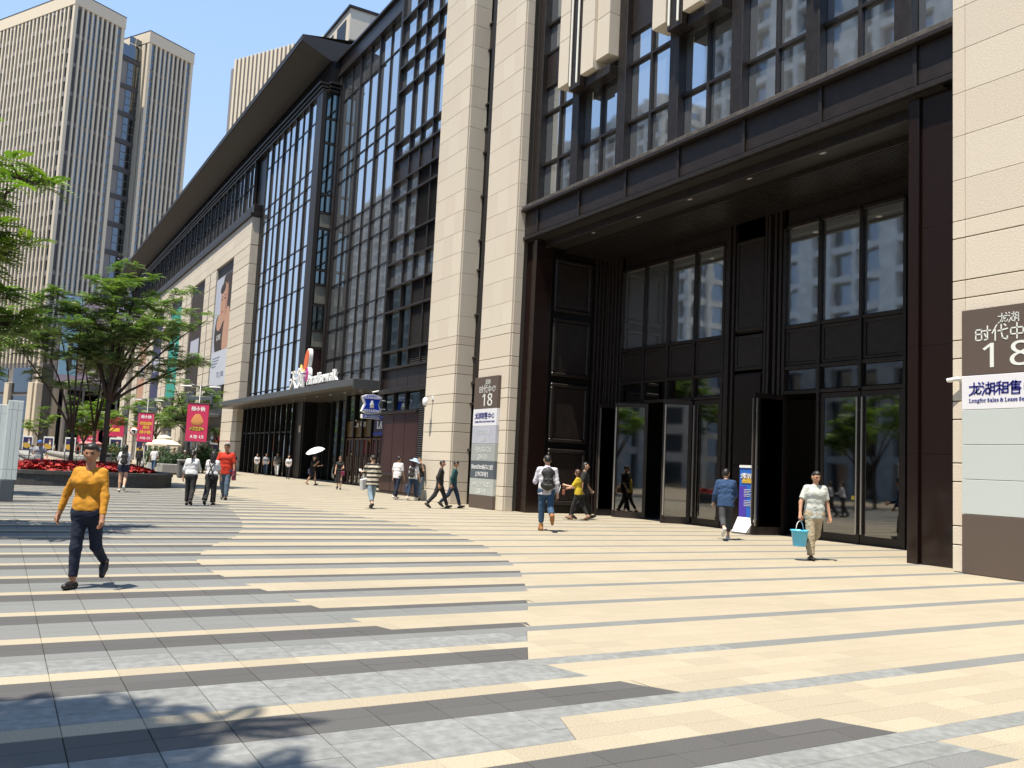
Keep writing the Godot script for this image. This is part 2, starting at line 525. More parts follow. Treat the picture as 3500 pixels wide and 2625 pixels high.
func build_office() -> void:
	mat("sticker", lin(0.55, 0.42, 0.06), 0.6)
	mat("led_tube", lin(0.78, 0.78, 0.70), 0.4)
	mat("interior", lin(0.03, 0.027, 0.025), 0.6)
	var o := thing("office_building", Vector3(17, 0, -20), "office block in cream stone and dark bronze with a tall recessed entrance", "building")
	# stone pier beside the entrance, running out to the near end
	bx(o, "pier_core", M.stone_core, 15.29, 0, -9.71, 17.5, 23.5, 4.0)
	var cuts := [-9.48]
	var z := -8.3
	while z < 3.8:
		cuts.append(z)
		z += 1.18
	stone_front(o, 15.25, -9.73, 4.0, cuts)
	# pillars
	bx(o, "pillar_core", M.stone_core, 15.29, 0, -28.22, 16.6, 23.5, -26.08)
	stone_front(o, 15.25, -28.25, -26.05, [])
	stone_side(o, -26.02, 15.314, 15.62)
	bx(o, "pillar_core", M.stone_core, 15.29, 0, -32.73, 16.4, 23.5, -30.23)
	stone_front(o, 15.25, -32.76, -30.2, [])
	stone_side(o, -30.17, 15.314, 16.05)
	# narrow strip of glass and louvres between the pillars
	bx(o, "strip_back", M.black_metal, 16.2, 0, -30.2, 16.3, 23.5, -28.25)
	bx(o, "mullion", M.bronze, 15.75, 0, -29.45, 16.2, 23.5, -29.05, 0.01)
	var lv := [[0.3, 2.1, "g"], [2.1, 3.9, "g"], [3.9, 4.7, "g"], [4.7, 5.7, "p"], [5.7, 7.4, "l"], [7.4, 9.2, "l"], [9.2, 10.4, "g"], [10.4, 12.2, "l"], [12.2, 14.0, "l"], [14.0, 15.0, "p"], [15.0, 16.0, "g"], [16.0, 18.3, "g"], [18.3, 19.4, "p"], [19.4, 21.4, "g"], [21.4, 23.5, "g"]]
	for bay in [[-30.17, -29.45], [-29.05, -28.25]]:
		for e in lv:
			var zs: float = 0.45 if bay[0] > -29.2 else 0.0
			var y0: float = maxf(0.3, e[0] - zs)
			var y1: float = e[1] - zs
			if e[2] == "g": pane(o, M.green_glass if e[0] > 4 else M.dark_glass, 16.1, y0 + 0.04, bay[0], y1 - 0.04, bay[1])
			elif e[2] == "l": louvre_panel(o, 16.05, y0 + 0.04, bay[0] + 0.02, y1 - 0.04, bay[1] - 0.02, 0.09)
			else: bx(o, "spandrel_panel", M.bronze_panel, 16.02, y0 + 0.04, bay[0] + 0.01, 16.1, y1 - 0.04, bay[1] - 0.01)
			bx(o, "transom", M.bronze, 15.96, y1 - 0.04, bay[0], 16.2, y1 + 0.04, bay[1])
	# fascia over the entrance
	bx(o, "fascia_core", M.black_metal, 15.66, 9.52, -26.1, 16.0, 10.6, -9.8)
	var bat := [-26.12, -25.15, -22.68, -20.28, -17.95, -15.5, -13.13, -10.75, -9.8]
	for i in bat.size() - 1:
		bx(o, "fascia_panel", M.bronze_panel, 15.61, 9.66, bat[i] + 0.05, 15.66, 10.48, bat[i + 1] - 0.05, 0.006)
		bx(o, "fascia_batten", M.bronze, 15.55, 9.62, bat[i] - 0.045, 15.66, 10.5, bat[i] + 0.045, 0.008)
	bx(o, "fascia_rail", M.bronze, 15.55, 9.5, -26.14, 15.66, 9.62, -9.78, 0.01)
	bx(o, "ledge", M.bronze, 15.42, 10.5, -26.3, 16.0, 10.6, -9.78, 0.012)
	bx(o, "ledge_cap", M.bronze_dusty, 15.46, 10.6, -26.28, 16.05, 10.72, -9.78, 0.012)
	# upper glazing
	bx(o, "slab_edge", M.black_metal, 16.12, 10.6, -26.1, 16.4, 23.5, -9.8)
	var mul := [-28.2, -25.77, -23.4, -20.93, -18.48, -16.03, -13.57, -11.2, -8.8]
	var levels := [[10.72, 12.2, "g"], [12.2, 14.05, "g"], [14.05, 15.06, "g"], [15.06, 16.3, "p"], [16.3, 17.4, "g"], [17.4, 19.3, "g"], [19.3, 20.4, "g"], [20.4, 21.7, "p"], [21.7, 23.5, "g"]]
	for i in mul.size() - 1:
		var za: float = maxf(mul[i] + 0.2, -26.0)
		var zb: float = minf(mul[i + 1] - 0.2, -9.8)
		var zc: float = (mul[i] + mul[i + 1]) / 2
		var parts := [[za, zc - 0.045], [zc + 0.045, zb]]
		if i == 0: parts = [[-26.0, zb]]
		if i > 0:
			bx(o, "mullion", M.bronze, 15.78, 10.72, mul[i] - 0.2, 16.12, 23.5, mul[i] + 0.2, 0.012)
			bx(o, "thin_mullion", M.bronze, 15.94, 10.72, zc - 0.045, 16.12, 23.5, zc + 0.045, 0.006)
		for p in parts:
			if p[1] - p[0] < 0.1: continue
			for e in levels:
				if e[2] == "g": pane(o, M.coated_glass, 16.06, e[0] + 0.04, p[0], e[1] - 0.04, p[1])
				else: bx(o, "spandrel_panel", M.bronze_panel, 15.98, e[0] + 0.05, p[0] + 0.01, 16.1, e[1] - 0.05, p[1] - 0.01, 0.008)
				bx(o, "transom", M.bronze, 15.95, e[1] - 0.045, p[0], 16.12, e[1] + 0.045, p[1], 0.006)
	# stone fins that hang in front of every second mullion
	for k in 3:
		var s := 4.87 * k
		for f in [[-23.8, -23.22, 14.2, 15.3], [-22.5, -21.82, 14.2, 15.3], [-21.82, -21.17, 14.45, 15.42]]:
			var y: float = f[2]
			while y < 23.4:
				var hi: float = minf(15.8 if y < 15.5 else y + 0.9, 23.5)
				bx(o, "stone_fin", M["cream_stone%d" % rng.randi_range(0, 3)], f[3], y + 0.004, f[0] + s + 0.003, 15.93, hi - 0.004, f[1] + s - 0.003, 0.008)
				y = hi
		bx(o, "fin_spine", M.bronze_panel, 15.32, 13.9, -23.16 + s, 15.78, 23.5, -22.56 + s, 0.01)
		bx(o, "fin_foot", M.bronze, 15.5, 13.86, -22.5 + s, 15.93, 14.14, -21.2 + s, 0.01)
		for zz in [-23.05, -22.68]:
			bx(o, "light_tube", M.led_tube, 15.25, 14.0, zz - 0.035 + s, 15.315, 23.5, zz + 0.035 + s, 0.02)
	# entrance recess: jambs in polished brown granite
	for j in [[-26.1, -25.52], [-25.5, -25.32], [-10.99, -10.76], [-10.74, -9.8]]:
		var ys := [0.0, 2.15, 4.3, 6.7, 9.5]
		for i in 4:
			bx(o, "granite_slab", M.brown_granite, 15.8 if j[1] - j[0] > 0.3 else 15.72, ys[i] + 0.003, j[0], 16.4, ys[i + 1] - 0.003, j[1], 0.004)
	bx(o, "recess_wall", M.black_metal, 16.4, 0, -26.0, 19.1, 9.5, -25.42)
	bx(o, "recess_wall", M.black_metal, 16.4, 0, -10.9, 24.0, 9.5, -10.2)
	# moulded panels on the far reveal, facing the near side
	for e in [[0.3, 2.22], [2.45, 4.5], [4.75, 6.8], [7.02, 8.9]]:
		var p := bx(o, "wall_panel", M.bronze_panel, 16.72, e[0] + 0.14, -25.42, 18.0, e[1] - 0.14, -25.36, 0.02)
		bx(p, "moulding", M.bronze, 16.55, e[0], -25.42, 18.15, e[0] + 0.13, -25.3, 0.03)
		bx(p, "moulding", M.bronze, 16.55, e[1] - 0.13, -25.42, 18.15, e[1], -25.3, 0.03)
		bx(p, "moulding", M.bronze, 16.55, e[0] + 0.132, -25.42, 16.7, e[1] - 0.132, -25.305, 0.03)
		bx(p, "moulding", M.bronze, 18.0, e[0] + 0.132, -25.42, 18.15, e[1] - 0.132, -25.305, 0.03)
	for k in 4:
		bx(o, "pilaster_strip", M.bronze_panel, 18.3 + 0.14 * k, 0, -25.42, 18.4 + 0.14 * k, 9.2, -25.3 + 0.03 * k, 0.01)
	# ceiling of the recess
	bx(o, "soffit", M.soffit, 15.66, 9.46, -26.0, 16.05, 9.52, -10.2)
	bx(o, "downstand", M.bronze, 16.05, 9.2, -25.4, 16.18, 9.5, -10.9, 0.01)
	bx(o, "ceiling", M.soffit, 16.18, 9.28, -25.4, 16.9, 9.36, -10.9)
	bx(o, "ceiling", M.black_metal, 16.9, 9.4, -25.4, 19.1, 9.5, -10.9)
	for k in 16:
		var x := 16.92 + 0.124 * k
		bx(o, "ceiling_slat", M.bronze, x, 9.14, -25.38, x + 0.06, 9.3, -10.92)
	for zz in [-13.7, -16.05, -18.3, -20.6, -22.9]:
		var st := stool()
		lathe(st, [Vector2(0.055, 0.0), Vector2(0.085, -0.012), Vector2(0.1, 0.0)], 16)
		var dl := put(o, "downlight", done(st), M.steel, Vector3(16.34, 9.276, zz))
		var lens := stool()
		lathe(lens, [Vector2(0.05, 0.0), Vector2(0.002, -0.01)], 12)
		put(dl, "lens", done(lens), M.white_paint, Vector3(16.34, 9.274, zz))
	# inner wall
	bx(o, "inner_wall", M.bronze_panel, 19.02, 8.62, -25.4, 19.2, 9.5, -10.9)
	bx(o, "inner_wall", M.bronze_panel, 19.02, 4.6, -25.4, 19.2, 5.8, -10.9)
	bx(o, "inner_wall", M.bronze_panel, 19.02, 0, -25.4, 19.2, 9.4, -24.55)
	bx(o, "inner_wall", M.bronze_panel, 19.02, 0, -19.44, 19.2, 9.4, -17.1)
	bx(o, "inner_wall", M.bronze_panel, 19.02, 0, -13.26, 19.2, 9.4, -10.9)
	# dark lobby behind the doors
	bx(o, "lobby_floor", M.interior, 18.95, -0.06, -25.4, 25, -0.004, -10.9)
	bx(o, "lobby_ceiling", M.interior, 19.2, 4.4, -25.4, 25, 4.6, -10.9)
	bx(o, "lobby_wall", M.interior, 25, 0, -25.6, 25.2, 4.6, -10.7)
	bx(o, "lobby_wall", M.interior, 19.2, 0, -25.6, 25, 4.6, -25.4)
	var bays := [[-24.5, -23.24], [-23.24, -22.0], [-22.0, -20.74], [-20.74, -19.46], [-17.08, -15.86], [-15.86, -14.55], [-14.55, -13.28]]
	for i in bays.size():
		var a: float = bays[i][0]
		var b: float = bays[i][1]
		pane(o, M.coated_glass, 18.98, 5.84, a + 0.05, 8.58, b - 0.05)
		pane(o, M.dark_glass, 18.98, 4.0, a + 0.05, 4.56, b - 0.05)
		framed_panel(o, 18.95, 4.68, a + 0.05, 5.72, b - 0.05)
		for w in [a, b] if i in [3, 6] else [a]:
			bx(o, "mullion", M.bronze, 18.86, 0.0 if w in [-24.5, -22.0, -19.46, -17.08, -15.86, -13.28] else 3.95, w - 0.045, 19.02, 8.62, w + 0.045, 0.008)
		for yy in [3.93, 4.62, 5.78, 8.64]:
			bx(o, "transom", M.bronze, 18.885, yy - 0.05, a + 0.045, 19.02, yy + 0.05, b - 0.045, 0.008)
	# pier between the two window groups
	framed_panel(o, 18.94, 5.85, -18.98, 8.6, -17.9)
	framed_panel(o, 18.94, 4.68, -18.98, 5.72, -17.9)
	bx(o, "granite_slab", M.brown_granite, 18.9, 1.9, -18.95, 19.02, 4.55, -17.93, 0.006)
	bx(o, "granite_slab", M.brown_granite, 18.9, 0.0, -18.95, 19.02, 1.89, -17.93, 0.006)
	for zz in [-19.34, -19.2, -19.06, -17.78, -17.6, -17.42, -17.24]:
		bx(o, "pilaster_strip", M.bronze_panel, 18.8 if zz in [-19.2, -17.6] else 18.86, 0, zz - 0.045, 19.02, 9.2, zz + 0.045, 0.012)
	for k in 4:
		bx(o, "pilaster_strip", M.bronze_panel, 18.8 + 0.02 * k, 0, -25.3 + 0.18 * k, 19.02, 9.2, -25.18 + 0.18 * k, 0.012)
		bx(o, "pilaster_strip", M.bronze_panel, 18.8 + 0.02 * k, 0, -13.1 + 0.18 * k, 19.02, 9.2, -12.98 + 0.18 * k, 0.012)
	# doors
	door_leaf(o, Vector3(18.95, 0, -24.42), Vector3(18.05, 0, -24.56), 3.86)
	door_leaf(o, Vector3(18.95, 0, -22.95), Vector3(18.25, 0, -23.85), 3.86)
	door_leaf(o, Vector3(18.95, 0, -20.8), Vector3(18.18, 0, -21.28), 3.86)
	door_leaf(o, Vector3(18.95, 0, -19.52), Vector3(18.95, 0, -20.69), 3.86)
	door_leaf(o, Vector3(18.95, 0, -17.0), Vector3(17.82, 0, -17.12), 3.86)
	door_leaf(o, Vector3(18.95, 0, -15.8), Vector3(18.95, 0, -14.565), 3.86)
	door_leaf(o, Vector3(18.95, 0, -13.34), Vector3(18.95, 0, -14.535), 3.86)
	# upper floors behind the frame's top
	bx(o, "roof_slab", M.stone_core, 15.7, 23.5, -32.7, 40, 24.2, 4.0)
	bx(o, "back_wall", M.stone_core, 39, 0, -32.7, 40, 23.5, 4.0)
	bx(o, "side_wall", M.stone_core, 17.5, 0, 3.0, 39, 23.5, 3.9)
# ---------------------------------------------------------------- shopping mall
func curtain(parent: Node3D, x: float, zs: Array, ys: Array, m: Material, thick: Array, depth := 0.14, skip := -1) -> void:
	# curtain wall facing -X: a mullion at every zs, a transom at every ys between them, a pane in every cell
	for i in zs.size():
		var w: float = 0.085 if thick[i] else 0.045
		bx(parent, "mullion", M.bronze, x - depth * (1.5 if thick[i] else 0.9), ys[0], zs[i] - w, x + 0.05, ys[-1], zs[i] + w, 0.008)
		if i == zs.size() - 1: break
		for j in ys.size() - 1:
			pane(parent, m, x, ys[j] + 0.03, zs[i + 1] + 0.05, ys[j + 1] - 0.03, zs[i] - 0.05)
			if j > 0:
				bx(parent, "transom", M.bronze, x - depth * 0.6, ys[j] - 0.04, zs[i + 1] + 0.05, x + 0.05, ys[j] + 0.04, zs[i] - 0.05)

func rangef(a: float, b: float, step: float) -> Array:
	var o := []
	var v := a
	while (v <= b + 0.001) if step > 0 else (v >= b - 0.001):
		o.append(v)
		v += step
	return o

func build_mall() -> void:
	mat("red_panel", lin(0.040, 0.016, 0.015), 0.3, 0.1)
	mat("spandrel_grey", lin(0.16, 0.155, 0.13), 0.35)
	mat("wood_frame", lin(0.075, 0.032, 0.018), 0.4)
	mat("amber_sign", lin(0.10, 0.062, 0.018), 0.25)
	mat("canopy_soffit", lin(0.10, 0.09, 0.08), 0.4, 0.3)
	mat("curtain_cloth", lin(0.30, 0.31, 0.28), 0.8)
	var o := thing("shopping_mall", Vector3(20, 0, -80), "long shopping mall with dark glass walls, cream stone piers and a deep dark eave", "building")
	# --- window bay beside the office pillar
	bx(o, "bay_core", M.black_metal, 16.42, 0, -39.9, 20.6, 26, -32.9)
	var cols := [-40.0, -38.3, -37.05, -35.7, -34.3, -32.95]
	var rows := [[5.94, 6.76, "l"], [6.76, 8.75, "l"], [8.75, 9.94, "l"], [9.94, 11.15, "g"], [11.15, 12.41, "l"], [12.41, 14.38, "l"], [14.38, 15.25, "l"], [15.25, 16.46, "p"], [16.46, 17.32, "g"], [17.32, 20.02, "g"], [20.02, 21.27, "g"], [21.27, 22.46, "g"], [22.46, 23.83, "g"], [23.83, 26.0, "g"]]
	for r in rows:
		for i in 5:
			var za: float = cols[i] + 0.05
			var zb: float = cols[i + 1] - 0.05
			if r[2] == "p": bx(o, "spandrel_panel", M.bronze_panel, 16.3, r[0] + 0.06, za - 0.04, 16.4, r[1] - 0.06, zb + 0.04, 0.004)
			elif r[2] == "l" and i >= 2: louvre_panel(o, 16.3, r[0] + 0.08, za, r[1] - 0.06, zb, 0.09)
			else: pane(o, M.coated_glass if r[0] > 9 else M.green_glass, 16.36, r[0] + 0.06, za, r[1] - 0.05, zb)
		bx(o, "sill", M.bronze, 16.15, r[0] - 0.05, -40.1, 16.4, r[0] + 0.05, -32.9, 0.01)
	for i in 6:
		if i > 0: bx(o, "mullion", M.bronze, 16.22, 5.9, cols[i] - 0.05, 16.4, 26, cols[i] + 0.05, 0.006)
	bx(o, "corner_mullion", M.bronze, 16.14, 4.7, -40.12, 16.42, 26, -39.92, 0.01)
	# lower bay: dark stone band, windows, red-brown panels, rail
	for i in 5:
		bx(o, "granite_slab", M.bronze_panel, 16.3, 4.98, cols[i] + 0.012, 16.4, 5.88, cols[i + 1] - 0.012, 0.004)
	bx(o, "ledge", M.bronze, 16.1, 4.74, -40.1, 16.4, 4.95, -32.9, 0.012)
	for b in [[-39.8, -38.45], [-38.45, -37.1], [-37.1, -35.68]]:
		pane(o, M.green_glass, 16.38, 3.92, b[0] + 0.05, 4.68, b[1] - 0.05)
		bx(o, "mullion", M.bronze, 16.26, 3.86, b[0] - 0.05, 16.4, 4.74, b[0] + 0.05)
		bx(o, "wall_panel", M.red_panel, 16.32, 0.12, b[0] + 0.02, 16.4, 3.76, b[1] - 0.02, 0.012)
	bx(o, "ledge", M.bronze, 16.16, 3.76, -39.95, 16.4, 3.88, -35.6, 0.01)
	bx(o, "bumper_rail", M.bronze, 16.2, 0.86, -39.9, 16.31, 0.98, -35.7, 0.02)
	bx(o, "plinth", M.bronze, 16.28, 0, -40.0, 16.4, 0.1, -32.9)
	louvre_panel(o, 16.28, 0.12, -35.6, 4.7, -32.95, 0.1)
	# --- tall curtain wall set back behind the bay
	bx(o, "curtain_core", M.black_metal, 20.62, 0, -61.7, 22, 31, -45)
	var zs := rangef(-46.8, -61.2, -1.8)
	var th := []
	for i in zs.size(): th.append(i % 2 == 0)
	curtain(o, 20.5, zs, [5.9, 7.4, 8.6, 10.7, 11.8, 14.0, 16.2, 17.3, 18.4, 21.75, 22.87, 24.03, 28.05, 30.1], M.coated_glass, th, 0.12)
	bx(o, "corner_mullion", M.bronze, 20.2, 0, -61.7, 20.6, 30.1, -61.3, 0.012)
	bx(o, "parapet", M.bronze_panel, 20.25, 30.1, -61.9, 22.0, 31.45, -45)
	bx(o, "parapet_rail", M.bronze, 20.1, 30.1, -61.9, 20.25, 30.34, -45)
	bx(o, "parapet_cap", M.bronze, 20.05, 31.45, -61.9, 22.2, 31.6, -45)
	# --- projecting glass box
	bx(o, "box_core", M.black_metal, 19.32, 0, -165, 22, 29.4, -61.84)
	var zb := rangef(-63.3, -79.0, -1.745)
	var tb := []
	for i in zb.size(): tb.append(i % 2 == 1)
	curtain(o, 19.2, zb, [5.9, 6.8, 10.2, 11.4, 14.2, 16.2, 17.4, 20.95, 22.0, 23.2, 26.9, 28.75], M.coated_glass, tb, 0.10)
	bx(o, "corner_mullion", M.bronze, 19.0, 5.9, -63.2, 19.32, 28.75, -61.75, 0.015)
	# its short side, facing the near end
	var ss := [[5.95, 9.4, "r"], [9.5, 10.7, "s"], [10.8, 12.6, "g"], [12.7, 14.1, "s"], [14.2, 15.2, "g"], [15.3, 18.3, "g"], [18.4, 19.5, "s"], [19.6, 20.9, "g"], [21.0, 24.8, "g"], [24.9, 26.7, "g"], [26.8, 28.7, "g"]]
	for e in ss:
		var mm: Material = {"r": M.red_panel, "s": M.spandrel_grey, "g": M.green_glass}[e[2]]
		bx(o, "window_pane" if e[2] == "g" else "spandrel_panel", mm, 19.42, e[0] + 0.06, -61.82, 20.32, e[1] - 0.04, -61.79, 0.003)
		bx(o, "transom", M.bronze, 19.36, e[1] - 0.05, -61.84, 20.4, e[1] + 0.08, -61.72, 0.006)
	# cornice lines on top of the box and the window strip beyond
	for e in [[18.95, 28.75, 28.92], [18.85, 29.02, 29.16], [18.72, 29.28, 29.44]]:
		bx(o, "cornice", M.bronze, e[0], e[1], -165, 19.4, e[2], -61.75, 0.015)
		bx(o, "cornice", M.bronze, 19.4, e[1], -61.84, 20.5, e[2], -61.75 + (19.2 - e[0]), 0.015)
	bx(o, "attic_wall", M.black_metal, 19.7, 29.4, -165, 22, 31.4, -61.95)
	var at := smooth_off(stool())
	var az := -62.2
	while az > -120.0:
		abox(at, 19.62, 29.5, az, 19.7, 31.2, az + 0.06)
		az -= 0.16
	var ab := put(o, "attic_blades", done(at), M.bronze)
	ab.set_meta("kind", "stuff")
	# eave: a wedge with a thin lip
	var ev := smooth_off(stool())
	var pf := [Vector2(17.2, 32.67), Vector2(17.22, 32.2), Vector2(17.4, 32.12), Vector2(19.5, 31.24), Vector2(19.95, 31.3), Vector2(20.1, 31.5), Vector2(22.0, 33.4), Vector2(20.7, 32.9)]
	var za := -61.9
	var zz := -166.0
	for i in pf.size():
		var a: Vector2 = pf[i]
		var b: Vector2 = pf[(i + 1) % pf.size()]
		quad(ev, Vector3(a.x, a.y, za), Vector3(b.x, b.y, za), Vector3(b.x, b.y, zz), Vector3(a.x, a.y, zz))
	for i in range(1, pf.size() - 1):
		tri(ev, Vector3(pf[0].x, pf[0].y, za), Vector3(pf[i + 1].x, pf[i + 1].y, za), Vector3(pf[i].x, pf[i].y, za))
		tri(ev, Vector3(pf[0].x, pf[0].y, zz), Vector3(pf[i].x, pf[i].y, zz), Vector3(pf[i + 1].x, pf[i + 1].y, zz))
	put(o, "eave", done(ev), M.soffit)
	bx(o, "eave_lip", M.bronze, 17.12, 32.12, -166, 17.2, 32.24, -61.85)
	bx(o, "roof", M.soffit, 20.8, 32.9, -166, 45, 33.4, -62)
	bx(o, "roof", M.soffit, 22.0, 30.6, -62, 45, 31.0, -45)
	# rooftop plant room
	var ph := bx(o, "plant_room", M.cream_stone1, 22.6, 31, -80, 30, 39.0, -67.6)
	for i in 3:
		bx(ph, "grille", M.black_metal, 22.56, 36.5, -68.4 - 3.2 * i, 22.62, 38.3, -70.6 - 3.2 * i)
	bx(ph, "coping", M.bronze, 22.45, 39.0, -80.2, 30.1, 39.2, -67.45)
	for i in 4:
		for j in 3:
			bx(ph, "stone_slab", M["cream_stone%d" % ((i + j) % 4)], 22.62 + 1.8 * i, 31.2 + 2.55 * j, -67.6, 24.4 + 1.8 * i, 33.72 + 2.55 * j, -67.54, 0.01)
	# --- window strip above the stone part
	var zt := rangef(-80.9, -164.0, -1.87)
	var tt := []
	for i in zt.size(): tt.append(i % 2 == 0)
	curtain(o, 19.2, zt, [24.2, 26.7, 28.75], M.coated_glass, tt, 0.16)
	bx(o, "stone_coping", M.bronze, 18.4, 23.0, -165, 19.3, 23.35, -78.8, 0.02)
	bx(o, "stone_coping", M.bronze_panel, 18.7, 23.35, -165, 19.3, 24.2, -79.0, 0.02)
	# --- stone part with tall openings
	var opens := []
	for k in 6: opens.append([-85.0 - 13.0 * k - 7.5, -85.0 - 13.0 * k])
	var ys := [0.0, 0.9, 2.65, 4.4, 6.2, 7.95, 9.7, 11.4, 13.2, 15.05, 16.8, 18.65, 20.4]
	var piers := [[-85.0, -78.95]]
	for k in 6:
		var zr: float = opens[k][0]
		var zl: float = -85.0 - 13.0 * (k + 1)
		piers.append([lerpf(zl, zr, 0.52), zr])
		piers.append([zl, lerpf(zl, zr, 0.44)])
	for p in piers:
		for i in ys.size() - 1:
			var mid: float = (ys[i] + ys[i + 1]) / 2
			bx(o, "stone_slab", M["cream_stone%d" % rng.randi_range(0, 3)], 18.6, ys[i] + 0.03, p[0] + 0.004, 19.0, mid - 0.006, p[1] - 0.004, 0.012)
			bx(o, "stone_slab", M["cream_stone%d" % rng.randi_range(0, 3)], 18.6, mid + 0.006, p[0] + 0.004, 19.0, ys[i + 1] - 0.03, p[1] - 0.004, 0.012)
	for i in ys.size() - 1:
		bx(o, "stone_slab", M["cream_stone%d" % rng.randi_range(0, 3)], 19.0, ys[i] + 0.03, -79.3, 19.31, ys[i + 1] - 0.03, -78.955, 0.012)
	bx(o, "stone_slab", M.cream_stone1, 18.6, 20.43, -79.3, 19.31, 22.98, -78.95, 0.012)
	for k in 28:
		for r in [[20.43, 21.3], [21.31, 22.15], [22.16, 22.98]]:
			bx(o, "stone_slab", M["cream_stone%d" % rng.randi_range(0, 3)], 18.6, r[0], -79.31 - 3.05 * k - 3.04, 19.0, r[1], -79.31 - 3.05 * k, 0.006)
	bx(o, "stone_core", M.stone_core, 19.0, 0, -165, 19.31, 23.0, -79.3)
	for k in 6:
		var a: float = opens[k][0]
		var b: float = opens[k][1]
		bx(o, "window_head", M.bronze, 18.85, 19.3, a, 19.0, 20.4, b, 0.02)
		for j in 4:
			bx(o, "window_bar", M.bronze, 18.8, 19.42 + 0.24 * j, a, 18.86, 19.5 + 0.24 * j, b)
		bx(o, "shop_ledge", M.bronze_panel, 18.4, 7.0, a, 19.0, 8.0, b, 0.02)
		pane(o, M.dark_glass, 18.95, 0.1, a, 4.0, (a + b) / 2, "shop_window")
		pane(o, M.dark_glass, 18.95, 0.1, (a + b) / 2, 4.0, b, "shop_window")
		bx(o, "shop_transom", M.bronze, 18.8, 4.0, a, 19.0, 4.3, b)
		bx(o, "shop_fascia", M.bronze_panel, 18.85, 4.3, a, 19.0, 7.0, b)
	# small glass canopy over the shops beyond the stone pier
	bx(o, "shop_canopy", M.grey_metal, 15.6, 4.9, -104, 18.5, 5.2, -85.4, 0.03)
	# --- entrance canopy
	var cp := smooth_off(stool())
	var prof := [Vector2(16.9, 5.62), Vector2(16.9, 5.92), Vector2(16.98, 5.94), Vector2(20.4, 5.94), Vector2(20.4, 5.5), Vector2(17.3, 5.52)]
	for i in prof.size():
		var a: Vector2 = prof[i]
		var b: Vector2 = prof[(i + 1) % prof.size()]
		quad(cp, Vector3(b.x, b.y, -45.6), Vector3(a.x, a.y, -45.6), Vector3(a.x, a.y, -80.6), Vector3(b.x, b.y, -80.6))
	for i in range(1, prof.size() - 1):
		tri(cp, Vector3(prof[0].x, prof[0].y, -45.6), Vector3(prof[i].x, prof[i].y, -45.6), Vector3(prof[i + 1].x, prof[i + 1].y, -45.6))
		tri(cp, Vector3(prof[0].x, prof[0].y, -80.6), Vector3(prof[i + 1].x, prof[i + 1].y, -80.6), Vector3(prof[i].x, prof[i].y, -80.6))
	var can := put(o, "canopy", done(cp), M.canopy_soffit)
	bx(can, "canopy_fascia", M.grey_metal, 16.83, 5.58, -80.6, 16.9, 5.96, -45.55, 0.01)
	bx(can, "canopy_end", M.grey_metal, 16.83, 5.4, -45.6, 20.4, 5.96, -45.52, 0.01)
	for k in 12:
		var st := stool()
		lathe(st, [Vector2(0.002, -0.012), Vector2(0.07, -0.012), Vector2(0.08, 0.0)], 12)
		put(can, "downlight", done(st), M.white_paint, Vector3(18.2, 5.51, -48.0 - 2.6 * k))
	# --- shop front below the canopy
	var zg := rangef(-63.9, -78.6, -1.47)
	for i in zg.size():
		bx(o, "mullion", M.black_metal, 19.05, 0, zg[i] - 0.06, 19.3, 5.5, zg[i] + 0.06, 0.008)
		if i < zg.size() - 1:
			pane(o, M.dark_glass, 19.24, 3.4, zg[i + 1] + 0.06, 5.48, zg[i] - 0.06)
			pane(o, M.dark_glass, 19.24, 0.1, zg[i + 1] + 0.06, 3.3, zg[i] - 0.06, "shop_window")
	bx(o, "shop_transom", M.black_metal, 19.12, 3.3, -78.6, 19.3, 3.4, -63.9)
	bx(o, "column", M.bronze_panel, 19.25, 0, -63.8, 20.3, 5.5, -62.1, 0.02)
	bx(o, "loudspeaker", M.cream_stone1, 19.2, 3.3, -62.6, 19.25, 3.8, -62.25, 0.01)
	var zr := rangef(-53.2, -61.9, -1.45)
	for i in zr.size():
		bx(o, "mullion", M.black_metal, 20.35, 0, zr[i] - 0.07, 20.62, 5.5, zr[i] + 0.07, 0.008)
		if i < zr.size() - 1:
			pane(o, M.green_glass, 20.5, 0.15, zr[i + 1] + 0.07, 5.45, zr[i] - 0.07, "shop_window")
	# porch with timber doors
	bx(o, "porch_side", M.black_metal, 19.2, 0, -53.1, 20.6, 5.5, -52.7)
	for b in [[-52.7, -51.2], [-51.2, -49.8], [-49.8, -48.3], [-48.3, -46.8], [-46.8, -45.0]]:
		pane(o, M.green_glass, 19.26, 3.95, b[0] + 0.06, 5.45, b[1] - 0.06)
		bx(o, "mullion", M.black_metal, 19.1, 0.0 if b[0] < -52 else 2.9, b[0] - 0.07, 19.3, 5.5, b[0] + 0.07)
		bx(o, "sign_panel", M.amber_sign, 19.24, 2.9, b[0] + 0.07, 19.3, 3.9, b[1] - 0.07, 0.01)
		for s in [0.07, 0.72]:
			var za2: float = b[0] + s
			var zb2: float = za2 + 0.62
			var d := bx(o, "door", M.dark_glass, 19.26, 0.14, za2 + 0.1, 19.28, 2.72, zb2 - 0.1)
			for fr in [[0.02, 0.14, za2, zb2], [2.72, 2.84, za2, zb2]]:
				bx(d, "door_frame", M.wood_frame, 19.22, fr[0], fr[2], 19.31, fr[1], fr[3], 0.008)
			bx(d, "door_frame", M.wood_frame, 19.22, 0.14, za2, 19.31, 2.72, za2 + 0.1, 0.008)
			bx(d, "door_frame", M.wood_frame, 19.22, 0.14, zb2 - 0.1, 19.31, 2.72, zb2, 0.008)
			bx(d, "handle", M.steel, 19.16, 0.8, zb2 - 0.13, 19.19, 1.7, zb2 - 0.1)
	bx(o, "gable_wall", M.stone_core, 22, 0, -45.4, 45, 31, -45.0)
	bx(o, "rear_wall", M.stone_core, 44, 0, -165, 45, 33, -45.4)
